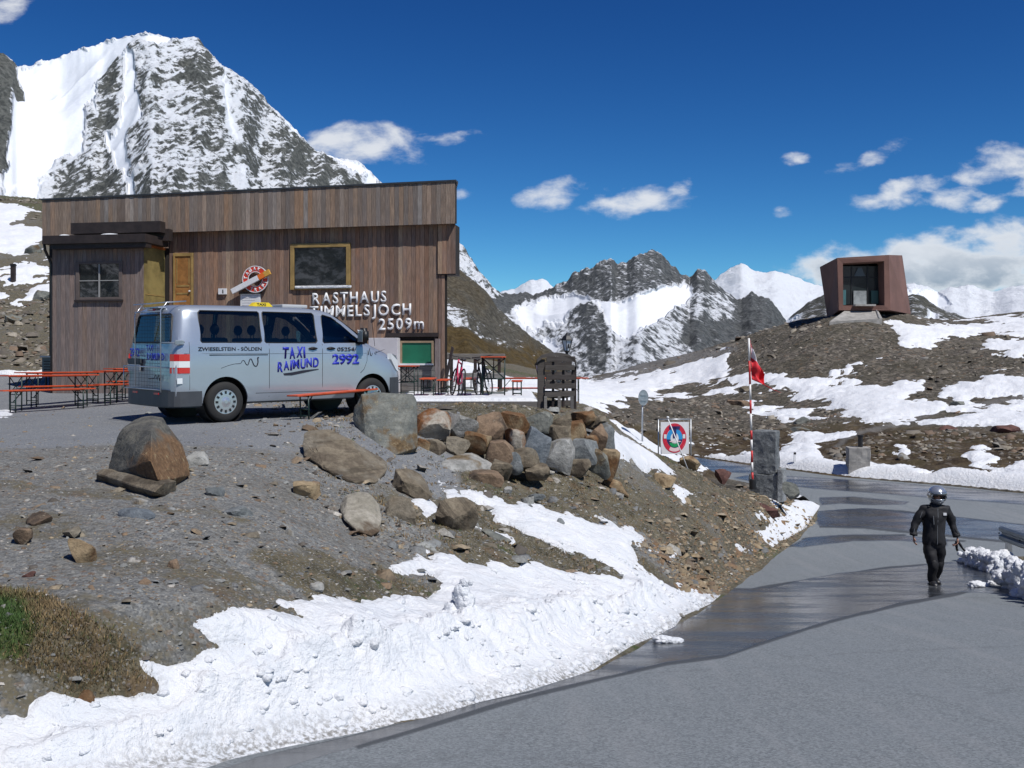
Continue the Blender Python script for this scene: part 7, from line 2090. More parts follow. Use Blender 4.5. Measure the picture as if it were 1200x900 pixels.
def build_banner():
    Y = 25.5
    c = W(791, 541, Y); g = min(c.z, gz(c.x, c.y) + .02)
    t = thing('emblem_banner', 'white banner with a round red, blue and green emblem on a metal pipe frame', 'banner', (c.x, c.y, g), R(4))
    s = Y / F
    def q(px, py): return (px - 791) * s, (HZ - py) * s - g
    x0, z1 = q(774, 494.5); x1, z0 = q(807.5, 532)
    bm = bmesh.new(); bx(bm, (x0, -.012, z0), (x1, .0, z1)); bm_obj('panel', bm, M_WHITE, t)
    bm = bmesh.new(); 
    a, zt = q(771.5, 491.5); b, _ = q(810, 0)
    for p in ([(a, .02, -.3), (a, .02, zt), (b, .02, zt), (b, .02, -.3)],): tube(bm, p[:2], .018, 8); tube(bm, p[1:3], .018, 8); tube(bm, p[2:], .018, 8)
    bm_obj('pipe_frame', bm, M_STEEL, t, sm=True)
    cx, cz = (x0 + x1) / 2 - .01, (z0 + z1) / 2
    RX, RZ = (x1 - x0) * .42, (z1 - z0) * .46
    def ell(name, rx, rz, y, mtl, a0=0, a1=360, inner=None, dx=0, dz=0, half=None):
        bm = bmesh.new(); n = 48; pts = []
        for k in range(n + (0 if a1 - a0 >= 360 else 1)):
            an = R(a0 + (a1 - a0) * k / n); pts.append((cx + dx + rx * math.cos(an), cz + dz + rz * math.sin(an)))
        if inner:
            ia = [(cx + dx + rx * inner * math.cos(R(a0 + (a1 - a0) * k / n)), cz + dz + rz * inner * math.sin(R(a0 + (a1 - a0) * k / n))) for k in range(n + 1)]
            oa = [(cx + dx + rx * math.cos(R(a0 + (a1 - a0) * k / n)), cz + dz + rz * math.sin(R(a0 + (a1 - a0) * k / n))) for k in range(n + 1)]
            vo = [bm.verts.new((x, y, z)) for x, z in oa]; vi = [bm.verts.new((x, y, z)) for x, z in ia]
            for k in range(n): bm.faces.new((vo[k], vo[k + 1], vi[k + 1], vi[k]))
        else: bm.faces.new([bm.verts.new((x, y, z)) for x, z in pts])
        r = bmesh.ops.extrude_face_region(bm, geom=bm.faces[:])
        for g_ in r['geom']:
            if isinstance(g_, bmesh.types.BMVert): g_.co.y += .003
        return bm_obj(name, bm, mtl, t)
    RD = mat('emblem_red', (.60, .02, .05), .5); NV = mat('emblem_navy', (.03, .025, .12), .5); SB = mat('emblem_sky', (.03, .30, .65), .5); GN = mat('emblem_green', (.01, .32, .10), .5); PK = mat('emblem_pale', (.80, .62, .62), .5)
    ell('outer_ring', RX, RZ, -.018, RD, inner=.93)
    ell('ring', RX * .92, RZ * .92, -.018, RD, -60, 240, inner=.74); ell('ring', RX * .92, RZ * .92, -.018, PK, 240, 300, inner=.74)
    ell('sky_field', RX * .66, RZ * .66, -.018, SB, -8, 188); ell('night_field', RX * .66, RZ * .66, -.018, NV, 188, 352)
    ell('mountain_field', RX * .34, RZ * .38, -.022, M_WHITE, dz=-RZ * .02)
    ell('meadow', RX * .42, RZ * .30, -.022, GN, 180, 360, dz=-RZ * .32)
    for nm, lo_, hi_, mm in (('tower', (-.045, .10), (.045, .78), NV), ('tower_head', (-.14, .66), (.14, .80), NV)):
        bm = bmesh.new(); bx(bm, (cx + lo_[0] * RX * 3.2, -.028, cz + (lo_[1] * 1.1 - .12) * RZ), (cx + hi_[0] * RX * 3.2, -.023, cz + hi_[1] * RZ)); bm_obj(nm, bm, mm, t)
    for k, (dx, w_) in enumerate(((-.42, .34), (.22, .30))):
        bm = bmesh.new(); bx(bm, (cx + dx * RX, -.026, cz - .26 * RZ), (cx + (dx + w_) * RX, -.0225, cz - .20 * RZ)); bm_obj('stroke', bm, PK, t)
    for an in (172, 8):
        bm = bmesh.new(); bx(bm, (-RX * .11, -.026, -RZ * .14), (RX * .11, -.0225, RZ * .14), Matrix.Translation((cx + RX * .8 * math.cos(R(an)), 0, cz + RZ * .8 * math.sin(R(an))))); bm_obj('badge', bm, M_WHITE, t)
    # slim white stake leaning across the banner
    a = W(782.5, 490, Y - .25); b = W(806, 545, Y - .55)
    t2 = thing('leaning_stake', 'thin white stake leaning across the emblem banner', 'stake', tuple(b))
    bm = bmesh.new(); tube(bm, [(0, 0, -.1), a - b], .014, 8); bm_obj('rod', bm, M_WHITE, t2, sm=True)
    bm = bmesh.new(); lathe(bm, [(.0, .05), (.03, .04), (.035, 0), (0, -.01)], 10, Matrix.Translation(a - b)); bm_obj('knob', bm, M_WHITE, t2, sm=True)
build_banner()
def build_far_props():
    # back of a round road sign
    Y = 36.0; c = W(753.5, 466, Y); g = gz(c.x, c.y)
    t = thing('road_sign', 'back of a round grey road sign on a thin post behind the embankment', 'sign', (c.x, c.y, g), R(30))
    H = c.z - g; r_ = 7.2 / F * Y
    bm = bmesh.new(); lathe(bm, [(0, 0), (r_ * .95, 0), (r_, .012), (r_, .03), (r_ * .94, .03), (r_ * .94, .02), (0, .02)], 32, Matrix.Translation((0, 0, H)) @ Matrix.Rotation(R(90), 4, 'X') @ Matrix.Scale(1.28, 4, (0, 1, 0))); bm_obj('disc', bm, M_STEEL, t)
    bm = bmesh.new(); tube(bm, [(0, .04, -.2), (0, .04, H + r_ * .9)], .032, 10); bm_obj('post', bm, M_STEEL, t, sm=True)
    for dz in (-.1, .1):
        bm = bmesh.new(); bx(bm, (-.12, -.05, H + dz - .02), (.12, -.0, H + dz + .02)); bm_obj('clamp', bm, M_STEEL, t)
    # concrete cube with a short black post
    Y = 41.5; c = W(1008, 549, Y); g = c.z
    t = thing('concrete_block', 'weathered concrete cube with a short black post on top, across the road', 'concrete block', (c.x, c.y, g), R(-10))
    s = Y / F
    rough_block('cube', (-13.5 * s * .96, -.0, -.3), (12 * s * .96, 23 * s, 24 * s), M_CONC, t, 11, .025)
    bm = bmesh.new(); tube(bm, [(2 * s, .4, 23.5 * s), (2 * s, .4, 38 * s)], .10, 10); lathe(bm, [(.13, 37 * s), (.13, 38.5 * s), (0, 38.6 * s)], 10, Matrix.Translation((2 * s, .4, 0))); bm_obj('post', bm, M_BLACK, t)
    # marker posts along the far verge
    for px, py, Y, h, lab in ((931.5, 543, 44.5, 13, 'slim grey snow marker post on the far verge behind the stone pillar'), (1180, 0, 0, 0, None)):
        if not lab: continue
        c = W(px, py, Y); g = gz(c.x, c.y)
        t = thing('marker_post', lab, 'marker post', (c.x, c.y, g)); H = max(.5, W(px, py - h, Y).z - g)
        bm = bmesh.new(); bx(bm, (-.05, -.03, -.1), (.05, .03, H - .1), bev=.01); bm_obj('post', bm, M_WHITE, t)
        bm = bmesh.new(); bx(bm, (-.052, -.032, H - .1), (.052, .032, H), bev=.01); bm_obj('tip', bm, M_BLACK, t)
    # small post and board on the slope left of the house
    Y = 50.0; c = W(15.5, 329, Y); g = gz(c.x, c.y)
    t = thing('slope_post', 'short dark wooden post on the snowy slope left of the house', 'post', (c.x, c.y, g))
    H = W(15, 309, Y).z - g
    bm = bmesh.new(); bx(bm, (-.11, -.08, -.3), (.11, .08, H), bev=.02); bm_obj('post', bm, M_DARKW, t)
    bm = bmesh.new(); bx(bm, (-.13, -.10, H - .12), (.13, .10, H - .04), bev=.01); bm_obj('cap', bm, M_BLACK, t)
build_far_props()
def build_guardrail():
    P = [Vector((10.95, 22.3)), Vector((10.75, 21.0)), Vector((10.35, 19.2)), Vector((9.55, 16.9)), Vector((8.6, 14.8))]
    zt = (HZ - 616.5) / F * 22.3
    t = thing('guard_rail', 'galvanised steel guard rail with grey posts at the right edge of the road', 'guard rail', (P[0].x, P[0].y, gz(P[0].x, P[0].y)))
    o = t.location
    # W-profile swept along the line
    prof = [(0, -.155), (.045, -.12), (.045, -.06), (-.02, -.02), (-.02, .02), (.045, .06), (.045, .12), (0, .155)]
    bm = bmesh.new(); rings = []
    hts = []
    for i, p in enumerate(P):
        d = (P[min(i + 1, len(P) - 1)] - P[max(i - 1, 0)]).normalized(); n = Vector((-d.y, d.x)) * -1
        z = (zt if i == 0 else road_z(np.array([p.y]))[0] + .78); hts.append(z)
        rings.append([bm.verts.new((p.x + n.x * a - o.x, p.y + n.y * a - o.y, z - .155 + b - o.z)) for a, b in prof])
    for i in range(len(rings) - 1):
        for k in range(len(prof) - 1): bm.faces.new((rings[i][k], rings[i][k + 1], rings[i + 1][k + 1], rings[i + 1][k]))
    r = bm_obj('beam', bm, mat('dull_zinc', (.16, .19, .22), .5, .5, var=.2), t); so = r.modifiers.new('s', 'SOLIDIFY'); so.thickness = .006
    for i, p in enumerate(P):
        q = p + Vector((.12, .0)) + (P[min(i + 1, len(P) - 1)] - p) * .12
        bm = bmesh.new(); bx(bm, (q.x - .06 - o.x, q.y - .05 - o.y, -1.2), (q.x + .06 - o.x, q.y + .05 - o.y, hts[i] - .06 - o.z), bev=.01); bm_obj('post', bm, M_STEEL, t)
        bm = bmesh.new(); lathe(bm, [(0, .02), (.018, .015), (.02, 0)], 8, Matrix.Translation((p.x - .05 - o.x, p.y - o.y, hts[i] - .155 - o.z)) @ Matrix.Rotation(R(90), 4, 'Y')); bm_obj('bolt', bm, M_BLACK, t)
build_guardrail()
def build_museum():
    t = thing('rust_pavilion', 'angular rust brown steel pavilion with a recessed glass front on top of the scree mound', 'building', (0, 0, 0))
    Yf, Yb = 89.0, 96.0
    c = W(1012, 362, Yf); t.location = c
    CT = mat('weathering_steel', (.165, .085, .066), .8, var=.18, vscale=.4, bump=.15, bscale=3)
    def p(px, py, Y): return W(px, py, Y) - c
    f = [p(981, 302.5, Yf + .4), p(1041, 299, Yf), p(1043, 363.5, Yf), p(983, 363.5, Yf + .4)]
    b = [p(961, 313, Yb), p(1057, 299.5, Yb), p(1067, 368, Yb), p(970, 374, Yb)]
    inn = [p(987.5, 308.5, Yf + .4), p(1036, 306, Yf), p(1036.5, 358, Yf), p(988, 358, Yf + .4)]
    rec = [v + Vector((0.0, 1.3, 0)) for v in (p(989.5, 308.8, Yf), p(1034.5, 306.8, Yf), p(1035, 357.2, Yf), p(990, 357.2, Yf))]
    for nm, quads in (('front_frame', [(f[0], f[1], inn[1], inn[0]), (f[1], f[2], inn[2], inn[1]), (f[2], f[3], inn[3], inn[2]), (f[3], f[0], inn[0], inn[3])]), ('side_wall', [(f[0], f[3], b[3], b[0])]), ('side_wall', [(f[1], b[1], b[2], f[2])]), ('roof', [(f[0], b[0], b[1], f[1])]), ('underside', [(f[3], f[2], b[2], b[3])]), ('rear_wall', [(b[0], b[3], b[2], b[1])]),
                      ('reveal', [(inn[0], inn[1], rec[1], rec[0]), (inn[1], inn[2], rec[2], rec[1]), (inn[2], inn[3], rec[3], rec[2]), (inn[3], inn[0], rec[0], rec[3])])):
        bm = bmesh.new()
        for qd in quads: bm.faces.new([bm.verts.new(v) for v in qd])
        bmesh.ops.remove_doubles(bm, verts=bm.verts, dist=.001)
        me = bpy.data.meshes.new(nm); bmesh.ops.recalc_face_normals(bm, faces=bm.faces); bm.to_mesh(me); bm.free(); me.materials.append(CT)
        o = bpy.data.objects.new(nm, me); C.objects.link(o); o.parent = t
        so = o.modifiers.new('s', 'SOLIDIFY'); so.thickness = .05; so.offset = 0
    DK = mat('pavilion_glass', (.02, .028, .03), .05, spec=.8)
    w = rec[1].x - rec[0].x; x0 = rec[0].x; zt = rec[0].z; zb = rec[3].z; y = rec[0].y - .1
    for i in range(3):
        a = x0 + w * (0, .30, .72)[i]; e = x0 + w * (.30, .72, 1.0)[i]
        bm = bmesh.new(); bx(bm, (a + .04, y - .02, zb + .1), (e - .04, y, zt - .12)); g = bm_obj('glass_panel', bm, DK, t)
    bm = bmesh.new()
    for fx in (0, .30, .72, 1.0): bx(bm, (x0 + w * fx - .05, y - .08, zb), (x0 + w * fx + .05, y - .022, zt))
    bx(bm, (x0, y - .075, zb + (zt - zb) * .68), (x0 + w, y - .024, zb + (zt - zb) * .70)); bm_obj('mullion', bm, M_BLACK, t)
    PA = mat('inner_pale', (.25, .27, .27), .7, var=.4, vscale=1.5); PG = mat('inner_teal', (.06, .16, .17), .4, var=.3, vscale=1)
    bm = bmesh.new(); bx(bm, (x0 + w * .34, y - .20, zb + .05), (x0 + w * .68, y - .10, zb + (zt - zb) * .36)); bm_obj('display_panel', bm, PA, t)
    bm = bmesh.new(); prism(bm, [(x0 + w * .36, y - .12, zb + (zt - zb) * .72), (x0 + w * .66, y - .12, zb + (zt - zb) * .72), (x0 + w * .56, y - .12, zb + (zt - zb) * .93), (x0 + w * .47, y - .12, zb + (zt - zb) * .93)], (0, .03, 0)); bm_obj('display_panel', bm, mat('inner_dim', (.09, .11, .115), .5), t)
    bm = bmesh.new(); bx(bm, (x0 + w * .02, y - .3, zb + .05), (x0 + w * .13, y - .1, zb + (zt - zb) * .38)); bm_obj('inner_column', bm, PG, t)  # plain teal block standing just before the glass
    bm = bmesh.new(); bx(bm, (x0 + w * .80, y - .3, zb + .15), (x0 + w * .98, y - .1, zb + (zt - zb) * .36)); bm_obj('inner_column', bm, mat('inner_green', (.03, .09, .08), .4), t)  # its dark green counterpart at the other end
    bm = bmesh.new(); bx(bm, (x0 + w * .25, y - 1.6, zb - .12), (x0 + w * .78, y - .1, zb + .03)); bm_obj('door_step', bm, M_CONC, t)
    # ramp of grey gravel up to the door
    q = [p(972, 377, Yf - 2.5), p(1034, 373, Yf - 2.5), p(1027, 360.5, Yf + 1.3), p(995, 360.5, Yf + 1.3)]
    t2 = thing('entrance_ramp', 'grey concrete ramp leading up into the rust brown pavilion', 'ramp', tuple(c))
    bm = bmesh.new(); vb = [bm.verts.new(v) for v in q]; vc = [bm.verts.new(v - Vector((0, 0, 1.2))) for v in q]
    bm.faces.new(vb); bm.faces.new(vc[::-1])
    for i in range(4): bm.faces.new((vb[i], vc[i], vc[(i + 1) % 4], vb[(i + 1) % 4]))
    bm_obj('slab', bm, M_CONC, t2)
    bm = bmesh.new(); tube(bm, [q[1] + Vector((-.3, 0, 0)), q[2] + Vector((-.1, 0, 0.06))], .07, 6); bm_obj('edge_strip', bm, M_STEEL, t2)
build_museum()
# ------------------------------------------------------------------ walking motorcyclist
def skin_mesh(nodes, edges, root, levels=2):
    """nodes {name:(co, rx, ry)}; one continuous skinned surface"""
    names = list(nodes); ix = {n: i for i, n in enumerate(names)}
    me = bpy.data.meshes.new('sk'); me.from_pydata([nodes[n][0] for n in names], [(ix[a], ix[b]) for a, b in edges], [])
    o = bpy.data.objects.new('sk', me); C.objects.link(o)
    o.modifiers.new('skin', 'SKIN')
    sv = me.skin_vertices[0].data
    for n in names:
        sv[ix[n]].radius = nodes[n][1:3]; sv[ix[n]].use_root = (n == root)
    sb = o.modifiers.new('sub', 'SUBSURF'); sb.levels = levels; sb.render_levels = levels
    dg = bpy.context.evaluated_depsgraph_get()
    m2 = bpy.data.meshes.new_from_object(o.evaluated_get(dg)); bpy.data.objects.remove(o)
    smooth(m2); return m2
def build_person():
    Y = 18.2; f = W(1096, 688, Y); g = float(road_z(np.array([f.y]))[0])
    K = 1.10
    t = thing('person', 'person in black motorcycle leathers and a silver helmet walking up the road', 'person', (f.x, f.y, g), R(-4))
    s = Y / F
    # photo pixel -> local; y toward the viewer is negative
    def q(px, py, y=0.0): return ((px - 1096) * s, y, (688 - py) * s + (f.z - g))
    L = mat('black_leather', (.011, .011, .013), .72, bump=.8, bscale=14, var=.3, vscale=6)
    N = {
     'pelvis': (q(1095, 634, .0), 0.171, 0.127), 'waist': (q(1094, 622, .0), 0.174, 0.130), 'ribs': (q(1094.5, 611, .01), 0.198, 0.149), 'chest': (q(1095, 601, .01), 0.220, 0.154), 'sho': (q(1095.5, 594, .01), 0.150, 0.115), 'neck': (q(1096.5, 589, 0), 0.075, 0.075),
     'shR': (q(1083, 597.5, .01), 0.104, 0.104), 'uaR': (q(1077.5, 605, .0), 0.095, 0.095), 'elR': (q(1073.5, 613, .02), 0.078, 0.078), 'faR': (q(1071, 621, -.02), 0.067, 0.067), 'wrR': (q(1070, 628, -.06), 0.042, 0.042),
     'shL': (q(1109, 597.5, .01), 0.104, 0.104), 'uaL': (q(1113, 605, .02), 0.095, 0.095), 'elL': (q(1115.5, 614, .03), 0.078, 0.078), 'faL': (q(1118, 622, .0), 0.067, 0.067), 'wrL': (q(1120.5, 629, -.03), 0.042, 0.042),
     'hipR': (q(1089.5, 640, .0), 0.140, 0.134), 'thR': (q(1089.5, 649, -.05), 0.128, 0.122), 'knR': (q(1091.5, 661, -.10), 0.095, 0.095), 'caR': (q(1092, 670, -.03), 0.091, 0.095), 'anR': (q(1092.5, 680, .0), 0.085, 0.091), 'ftR': (q(1092.5, 683.5, .0), 0.058, 0.060),
     'hipL': (q(1100, 640, .0), 0.140, 0.134), 'thL': (q(1101, 649, .04), 0.128, 0.122), 'knL': (q(1101.5, 661, .08), 0.095, 0.095), 'caL': (q(1101.5, 670, .16), 0.091, 0.095), 'anL': (q(1101.5, 679, .26), 0.085, 0.091), 'ftL': (q(1101.5, 682, .26), 0.058, 0.060),
    }
    E = [('pelvis','waist'),('waist','ribs'),('ribs','chest'),('chest','sho'),('sho','neck'),('chest','shR'),('shR','uaR'),('uaR','elR'),('elR','faR'),('faR','wrR'),('chest','shL'),('shL','uaL'),('uaL','elL'),('elL','faL'),('faL','wrL'),
         ('pelvis','hipR'),('hipR','thR'),('thR','knR'),('knR','caR'),('caR','anR'),('anR','ftR'),('pelvis','hipL'),('hipL','thL'),('thL','knL'),('knL','caL'),('caL','anL'),('anL','ftL')]
    me = skin_mesh(N, E, 'pelvis'); 
    # cloth folds
    n = len(me.vertices); co = np.zeros(n * 3); me.vertices.foreach_get('co', co); co = co.reshape(-1, 3); nr = np.zeros(n * 3); me.vertices.foreach_get('normal', nr); nr = nr.reshape(-1, 3)
    d = fbm(co[:, 0] * 9, co[:, 1] * 9, co[:, 2] * 16, oct=3, seed=3) * .028; co = co + nr * d[:, None]; me.vertices.foreach_set('co', co.ravel().astype(np.float32))
    link('body', me, L, t)
    # jacket hem, collar, pocket zips, knee pads, cuffs, badge
    def ringobj(name, c, rx, ry, h, mtl, tilt=0.0):
        bm = bmesh.new(); n = 28; M_ = Matrix.Translation(c) @ Matrix.Rotation(tilt, 4, 'Y')
        rr = []
        for zz, k in ((-h / 2, 1.0), (-h / 2, .9), (h / 2, .9), (h / 2, .98)): rr.append([bm.verts.new(M_ @ Vector((rx * k * math.cos(2 * math.pi * j / n), ry * k * math.sin(2 * math.pi * j / n), zz))) for j in range(n)])
        for a in range(4):
            for j in range(n): bm.faces.new((rr[a][j], rr[a][(j + 1) % n], rr[(a + 1) % 4][(j + 1) % n], rr[(a + 1) % 4][j]))
        return bm_obj(name, bm, mtl, t, sm=True)
    GR = mat('grey_piping', (.16, .17, .18), .5); WH = M_WHITE
    # loose jacket over the torso
    bm = bmesh.new(); rr = []; nj = 36
    for py_, hw, cx_ in ((593.5, 6.5, 1096), (595.5, 10.5, 1095.8), (599, 12.6, 1095.5), (605, 13.2, 1095.2), (612, 12.9, 1094.8), (619, 12.3, 1094.5), (626, 12.4, 1094.5), (632, 12.9, 1094.6), (637, 13.4, 1094.8), (637.2, 12.8, 1094.8), (634, 12.0, 1094.8)):
        ring = []
        for j in range(nj):
            a_ = 2 * math.pi * j / nj; k_ = 1 + .035 * math.sin(a_ * 5 + py_ * .35) + .02 * math.sin(a_ * 11 + py_)
            x_, y_, z_ = q(cx_, py_)
            ring.append(bm.verts.new((x_ + hw * s * k_ * math.cos(a_), .01 + hw * s * .80 * k_ * math.sin(a_), z_ + .010 * math.sin(a_ * 3))))
        rr.append(ring)
    for a_ in range(len(rr) - 1):
        for j in range(nj): bm.faces.new((rr[a_][j], rr[a_][(j + 1) % nj], rr[a_ + 1][(j + 1) % nj], rr[a_ + 1][j]))
    bm_obj('jacket', bm, mat('black_textile', (.014, .014, .016), .8, bump=.9, bscale=11, var=.4, vscale=5), t, sm=True)
    ringobj('collar', q(1096.5, 591.5), .105, .10, .06, L)
    ringobj('cuff', q(1070.4, 625.5, -.045), .068, .066, .05, L, .1); ringobj('cuff', q(1119.6, 626.5, -.02), .068, .066, .05, L, -.35)
    for a, b in (((1090, 603), (1090.7, 613)),):
        bm = bmesh.new(); tube(bm, [q(a[0], a[1], -.175), q(b[0], b[1], -.175)], .007, 6); bm_obj('pocket_zip', bm, GR, t)
    bm = bmesh.new(); tube(bm, [q(1096, 595, -.13), q(1095.5, 604, -.168), q(1095, 618, -.158), q(1094.8, 636, -.168)], .005, 6); bm_obj('front_zip', bm, GR, t)
    bm = bmesh.new(); x, y, z = q(1103.5, 601, -.158); bx(bm, (x - .028, y - .006, z - .022), (x + .028, y + .02, z + .022)); bm_obj('chest_badge', bm, WH, t)
    for (a, b, yy) in (((1079.5, 599), (1077, 606), -.085), ((1070.5, 619), (1069.6, 624), -.085), ((1118.5, 616), (1120.3, 624), -.07)):
        bm = bmesh.new(); tube(bm, [q(a[0], a[1], yy), q(b[0], b[1], yy)], .006, 6); bm_obj('sleeve_piping', bm, GR, t)
    for px, yy in ((1091.3, -.165), (1101.5, .005)):
        bm = bmesh.new(); bmesh.ops.create_uvsphere(bm, u_segments=12, v_segments=8, radius=1); c = q(px, 660, yy)
        for v in bm.verts: v.co = Vector((c[0] + v.co.x * .055, c[1] + v.co.y * .03, c[2] + v.co.z * .09))
        bm_obj('knee_pad', bm, L, t, sm=True)
    # boots
    for px, yy, lift in ((1092.3, -.02, 0), (1101.5, .26, 0.0)):
        bm = bmesh.new(); x = (px - 1096) * s; z0 = .0
        secs = [(-.19, .035, .03, .05), (-.15, .05, .045, .075), (-.06, .052, .055, .10), (.02, .052, .075, .16), (.08, .048, .075, .17), (.115, .035, .05, .12)]
        rr = []
        for yv, w_, mid, top in secs:
            rr.append([bm.verts.new((x + w_ * math.cos(2 * math.pi * j / 14), yy + yv, max(z0 + .005, z0 + top / 2 + top / 2 * math.sin(2 * math.pi * j / 14)))) for j in range(14)])
        for a in range(len(rr) - 1):
            for j in range(14): bm.faces.new((rr[a][j], rr[a][(j + 1) % 14], rr[a + 1][(j + 1) % 14], rr[a + 1][j]))
        bm.faces.new(rr[0][::-1]); bm.faces.new(rr[-1])
        b_ = bm_obj('boot', bm, mat('boot_leather', (.02, .02, .022), .4, bump=.3), t, sm=True)
        bm = bmesh.new(); bx(bm, (x - .05, yy - .19, -.002), (x + .05, yy + .12, .022), bev=.01); bm_obj('sole', bm, M_TYRE, b_)
    # hands: bare skin on the viewer's left, gloves held on the viewer's right
    SK = mat('skin', (.36, .19, .13), .55, var=.1)
    def hand(wr, side, curl, name='hand'):
        wx, wy, wz = wr
        bm = bmesh.new()
        # palm
        secs = [(0, .020, .014), (-.03, .028, .015), (-.07, .033, .014), (-.085, .032, .012)]
        rr = []
        for dz, rx, ry in secs: rr.append([bm.verts.new((wx + ry * math.cos(2 * math.pi * j / 12), wy + rx * math.sin(2 * math.pi * j / 12) - abs(dz) * .1, wz + dz)) for j in range(12)])
        for a in range(len(rr) - 1):
            for j in range(12): bm.faces.new((rr[a][j], rr[a][(j + 1) % 12], rr[a + 1][(j + 1) % 12], rr[a + 1][j]))
        bm.faces.new(rr[0][::-1]); bm.faces.new(rr[-1])
        for k, (fy, ln) in enumerate(((-.026, .070), (-.010, .082), (.008, .078), (.024, .060))):
            p0 = Vector((wx, wy + fy - .009, wz - .080)); inw = -side
            p1 = p0 + Vector((inw * .010 * curl, 0, -ln * .45)); p2 = p1 + Vector((inw * .022 * curl, 0, -ln * .30)); p3 = p2 + Vector((inw * .022 * curl, .0, -ln * .18))
            tube(bm, [p0, p1, p2, p3], .009, 8, radii=[.0095, .0092, .0085, .007])
        p0 = Vector((wx, wy - .026, wz - .030)); tube(bm, [p0, p0 + Vector((-side * .010, -.022, -.025)), p0 + Vector((-side * .020, -.028, -.055))], .01, 8, radii=[.012, .011, .008])
        return bm_obj(name, bm, SK, t, sm=True)
    hand(N['wrR'][0], -1, 1.0); hand(N['wrL'][0], 1, 1.6)
    # the gloves (a held thing of its own)
    wx, wy, wz = N['wrL'][0]
    base = Vector((f.x, f.y, g)) + Vector((wx, wy, wz - .12))
    tg = thing('gloves', 'pair of black gloves held in the hand nearer the snow heap', 'gloves', tuple(base), R(-4))
    for k, (dx, dy, an, ln) in enumerate(((.02, -.03, .55, .20), (-.01, .0, .05, .17))):
        bm = bmesh.new(); M_ = Matrix.Translation((dx, dy, .03)) @ Matrix.Rotation(-an, 4, 'Y') @ Matrix.Rotation(R(180), 4, 'X')
        rr = []
        for zz, rx, ry in ((-.01, .035, .02), (.05, .045, .022), (.10, .042, .018), (.125, .03, .012)):
            rr.append([bm.verts.new(M_ @ Vector((ry * math.cos(2 * math.pi * j / 12), rx * math.sin(2 * math.pi * j / 12), zz))) for j in range(12)])
        for a in range(3):
            for j in range(12): bm.faces.new((rr[a][j], rr[a][(j + 1) % 12], rr[a + 1][(j + 1) % 12], rr[a + 1][j]))
        bm.faces.new(rr[0][::-1]); bm.faces.new(rr[-1])
        for j, fy in enumerate((-.03, -.01, .01, .03)): tube(bm, [M_ @ Vector((0, fy, .11)), M_ @ Vector((.01, fy * 1.2, ln - .01 * abs(j - 1)))], .012, 6)
        tube(bm, [M_ @ Vector((0, -.035, .05)), M_ @ Vector((.01, -.07, .10))], .012, 6)
        bm_obj('glove', bm, L, tg, sm=True)
    # helmet with open visor, face inside
    hc = Vector(q(1097.7, 580.0, -.01)); hr = 10.8 * s
    H = bpy.data.objects.new('head', bpy.data.meshes.new('head'))
    # face
    bm = bmesh.new(); bmesh.ops.create_uvsphere(bm, u_segments=28, v_segments=20, radius=1)
    for v in bm.verts:
        x, y, z = v.co; yy = y
        nose = math.exp(-((x / .16) ** 2 + ((z + .12) / .22) ** 2)) * (.24 if y < 0 else 0)
        eye = sum(math.exp(-(((x - e) / .16) ** 2 + ((z - .10) / .10) ** 2)) for e in (-.34, .34)) * (.10 if y < 0 else 0)
        mouth = math.exp(-((x / .28) ** 2 + ((z + .46) / .05) ** 2)) * (.07 if y < 0 else 0)
        v.co = Vector((x * .078, (y - nose + eye + mouth) * .095, z * .115)) + hc + Vector((0, -.005, -.03))
    face = bm_obj('head', bm, SK, t, sm=True)
    for e in (-.027, .027):
        bm = bmesh.new(); bmesh.ops.create_uvsphere(bm, u_segments=10, v_segments=8, radius=.011)
        for v in bm.verts: v.co += hc + Vector((e, -.088, -.018))
        bm_obj('eye', bm, mat('eye_dark', (.03, .02, .015), .2), face, sm=True)
    SH = mat('silver_helmet', (.50, .53, .56), .22, .7, coat=.8)
    bm = bmesh.new(); bmesh.ops.create_uvsphere(bm, u_segments=40, v_segments=28, radius=1)
    kill = []
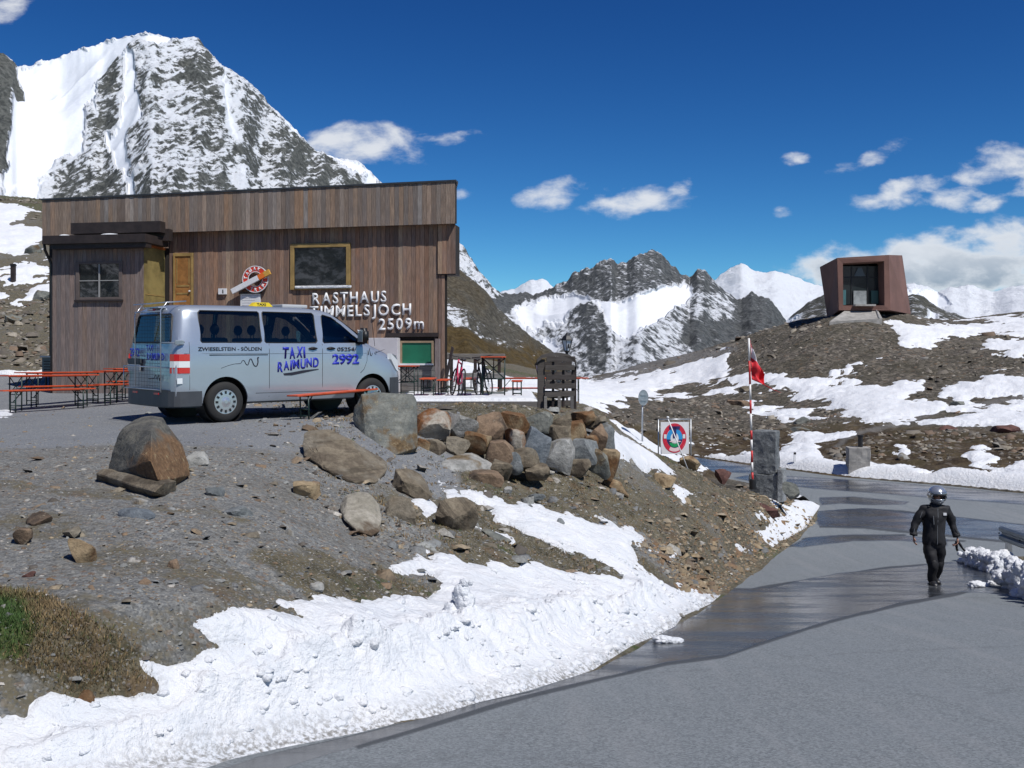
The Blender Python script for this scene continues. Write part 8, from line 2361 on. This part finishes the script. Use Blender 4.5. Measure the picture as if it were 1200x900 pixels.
    for v in bm.verts:
        x, y, z = v.co
        # longer chin, flatter sides
        zz = z * hr * (1.02 if z > 0 else 1.10); yy = y * hr * 1.12; xx = x * hr * (1.0 if z > -.2 else 1 - .22 * (-.2 - z))
        if y < 0 and z < -.2: yy *= 1.08
        v.co = Vector((xx, yy, zz)) + hc
    for fc in list(bm.faces):
        c_ = fc.calc_center_median() - hc
        if c_.y < -.03 and -hr * .42 < c_.z < hr * .12 and abs(c_.x) < hr * .72: kill.append(fc)
        if c_.z < -hr * .98: kill.append(fc)
    bmesh.ops.delete(bm, geom=list(set(kill)), context='FACES')
    o = bm_obj('helmet', bm, SH, t, sm=True); so = o.modifiers.new('s', 'SOLIDIFY'); so.thickness = .018; so.offset = -1
    bm = bmesh.new(); pts = []
    for k in range(33):
        a = 2 * math.pi * k / 32; xx = hr * .74 * math.cos(a); zz = -hr * .15 + hr * .30 * math.sin(a); yv = -math.sqrt(max(0, 1 - (xx / hr) ** 2 - (zz / hr / 1.1) ** 2)) * hr * 1.14; pts.append(hc + Vector((xx, yv, zz)))
    tube(bm, pts, .009, 6, caps=False); bm_obj('helmet_trim', bm, M_BLACK, o, sm=True)
    bm = bmesh.new(); n_ = 18
    for r_ in (0, 1):
        for k in range(n_ + 1):
            a = R(-62 + 124 * k / n_); zz = hr * (.14 + .34 * r_); rad = hr * 1.04 * math.sqrt(max(0, 1 - (zz / hr) ** 2 * .8)) 
            bm.verts.new(hc + Vector((math.sin(a) * rad, -math.cos(a) * rad * 1.12, zz)))
    bm.verts.ensure_lookup_table()
    for k in range(n_): bm.faces.new((bm.verts[k], bm.verts[k + 1], bm.verts[n_ + 2 + k], bm.verts[n_ + 1 + k]))
    v_ = bm_obj('visor', bm, mat('visor_tint', (.22, .25, .28), .1, .5, coat=1), o, sm=True); so = v_.modifiers.new('s', 'SOLIDIFY'); so.thickness = .004
    for sx in (-1, 1):
        bm = bmesh.new(); lathe(bm, [(0, .012), (.022, .010), (.026, 0)], 14, Matrix.Translation(hc + Vector((sx * hr * .98, -.01, .01))) @ Matrix.Rotation(R(90 * sx), 4, 'Y')); bm_obj('visor_pivot', bm, SH, o)
build_person()
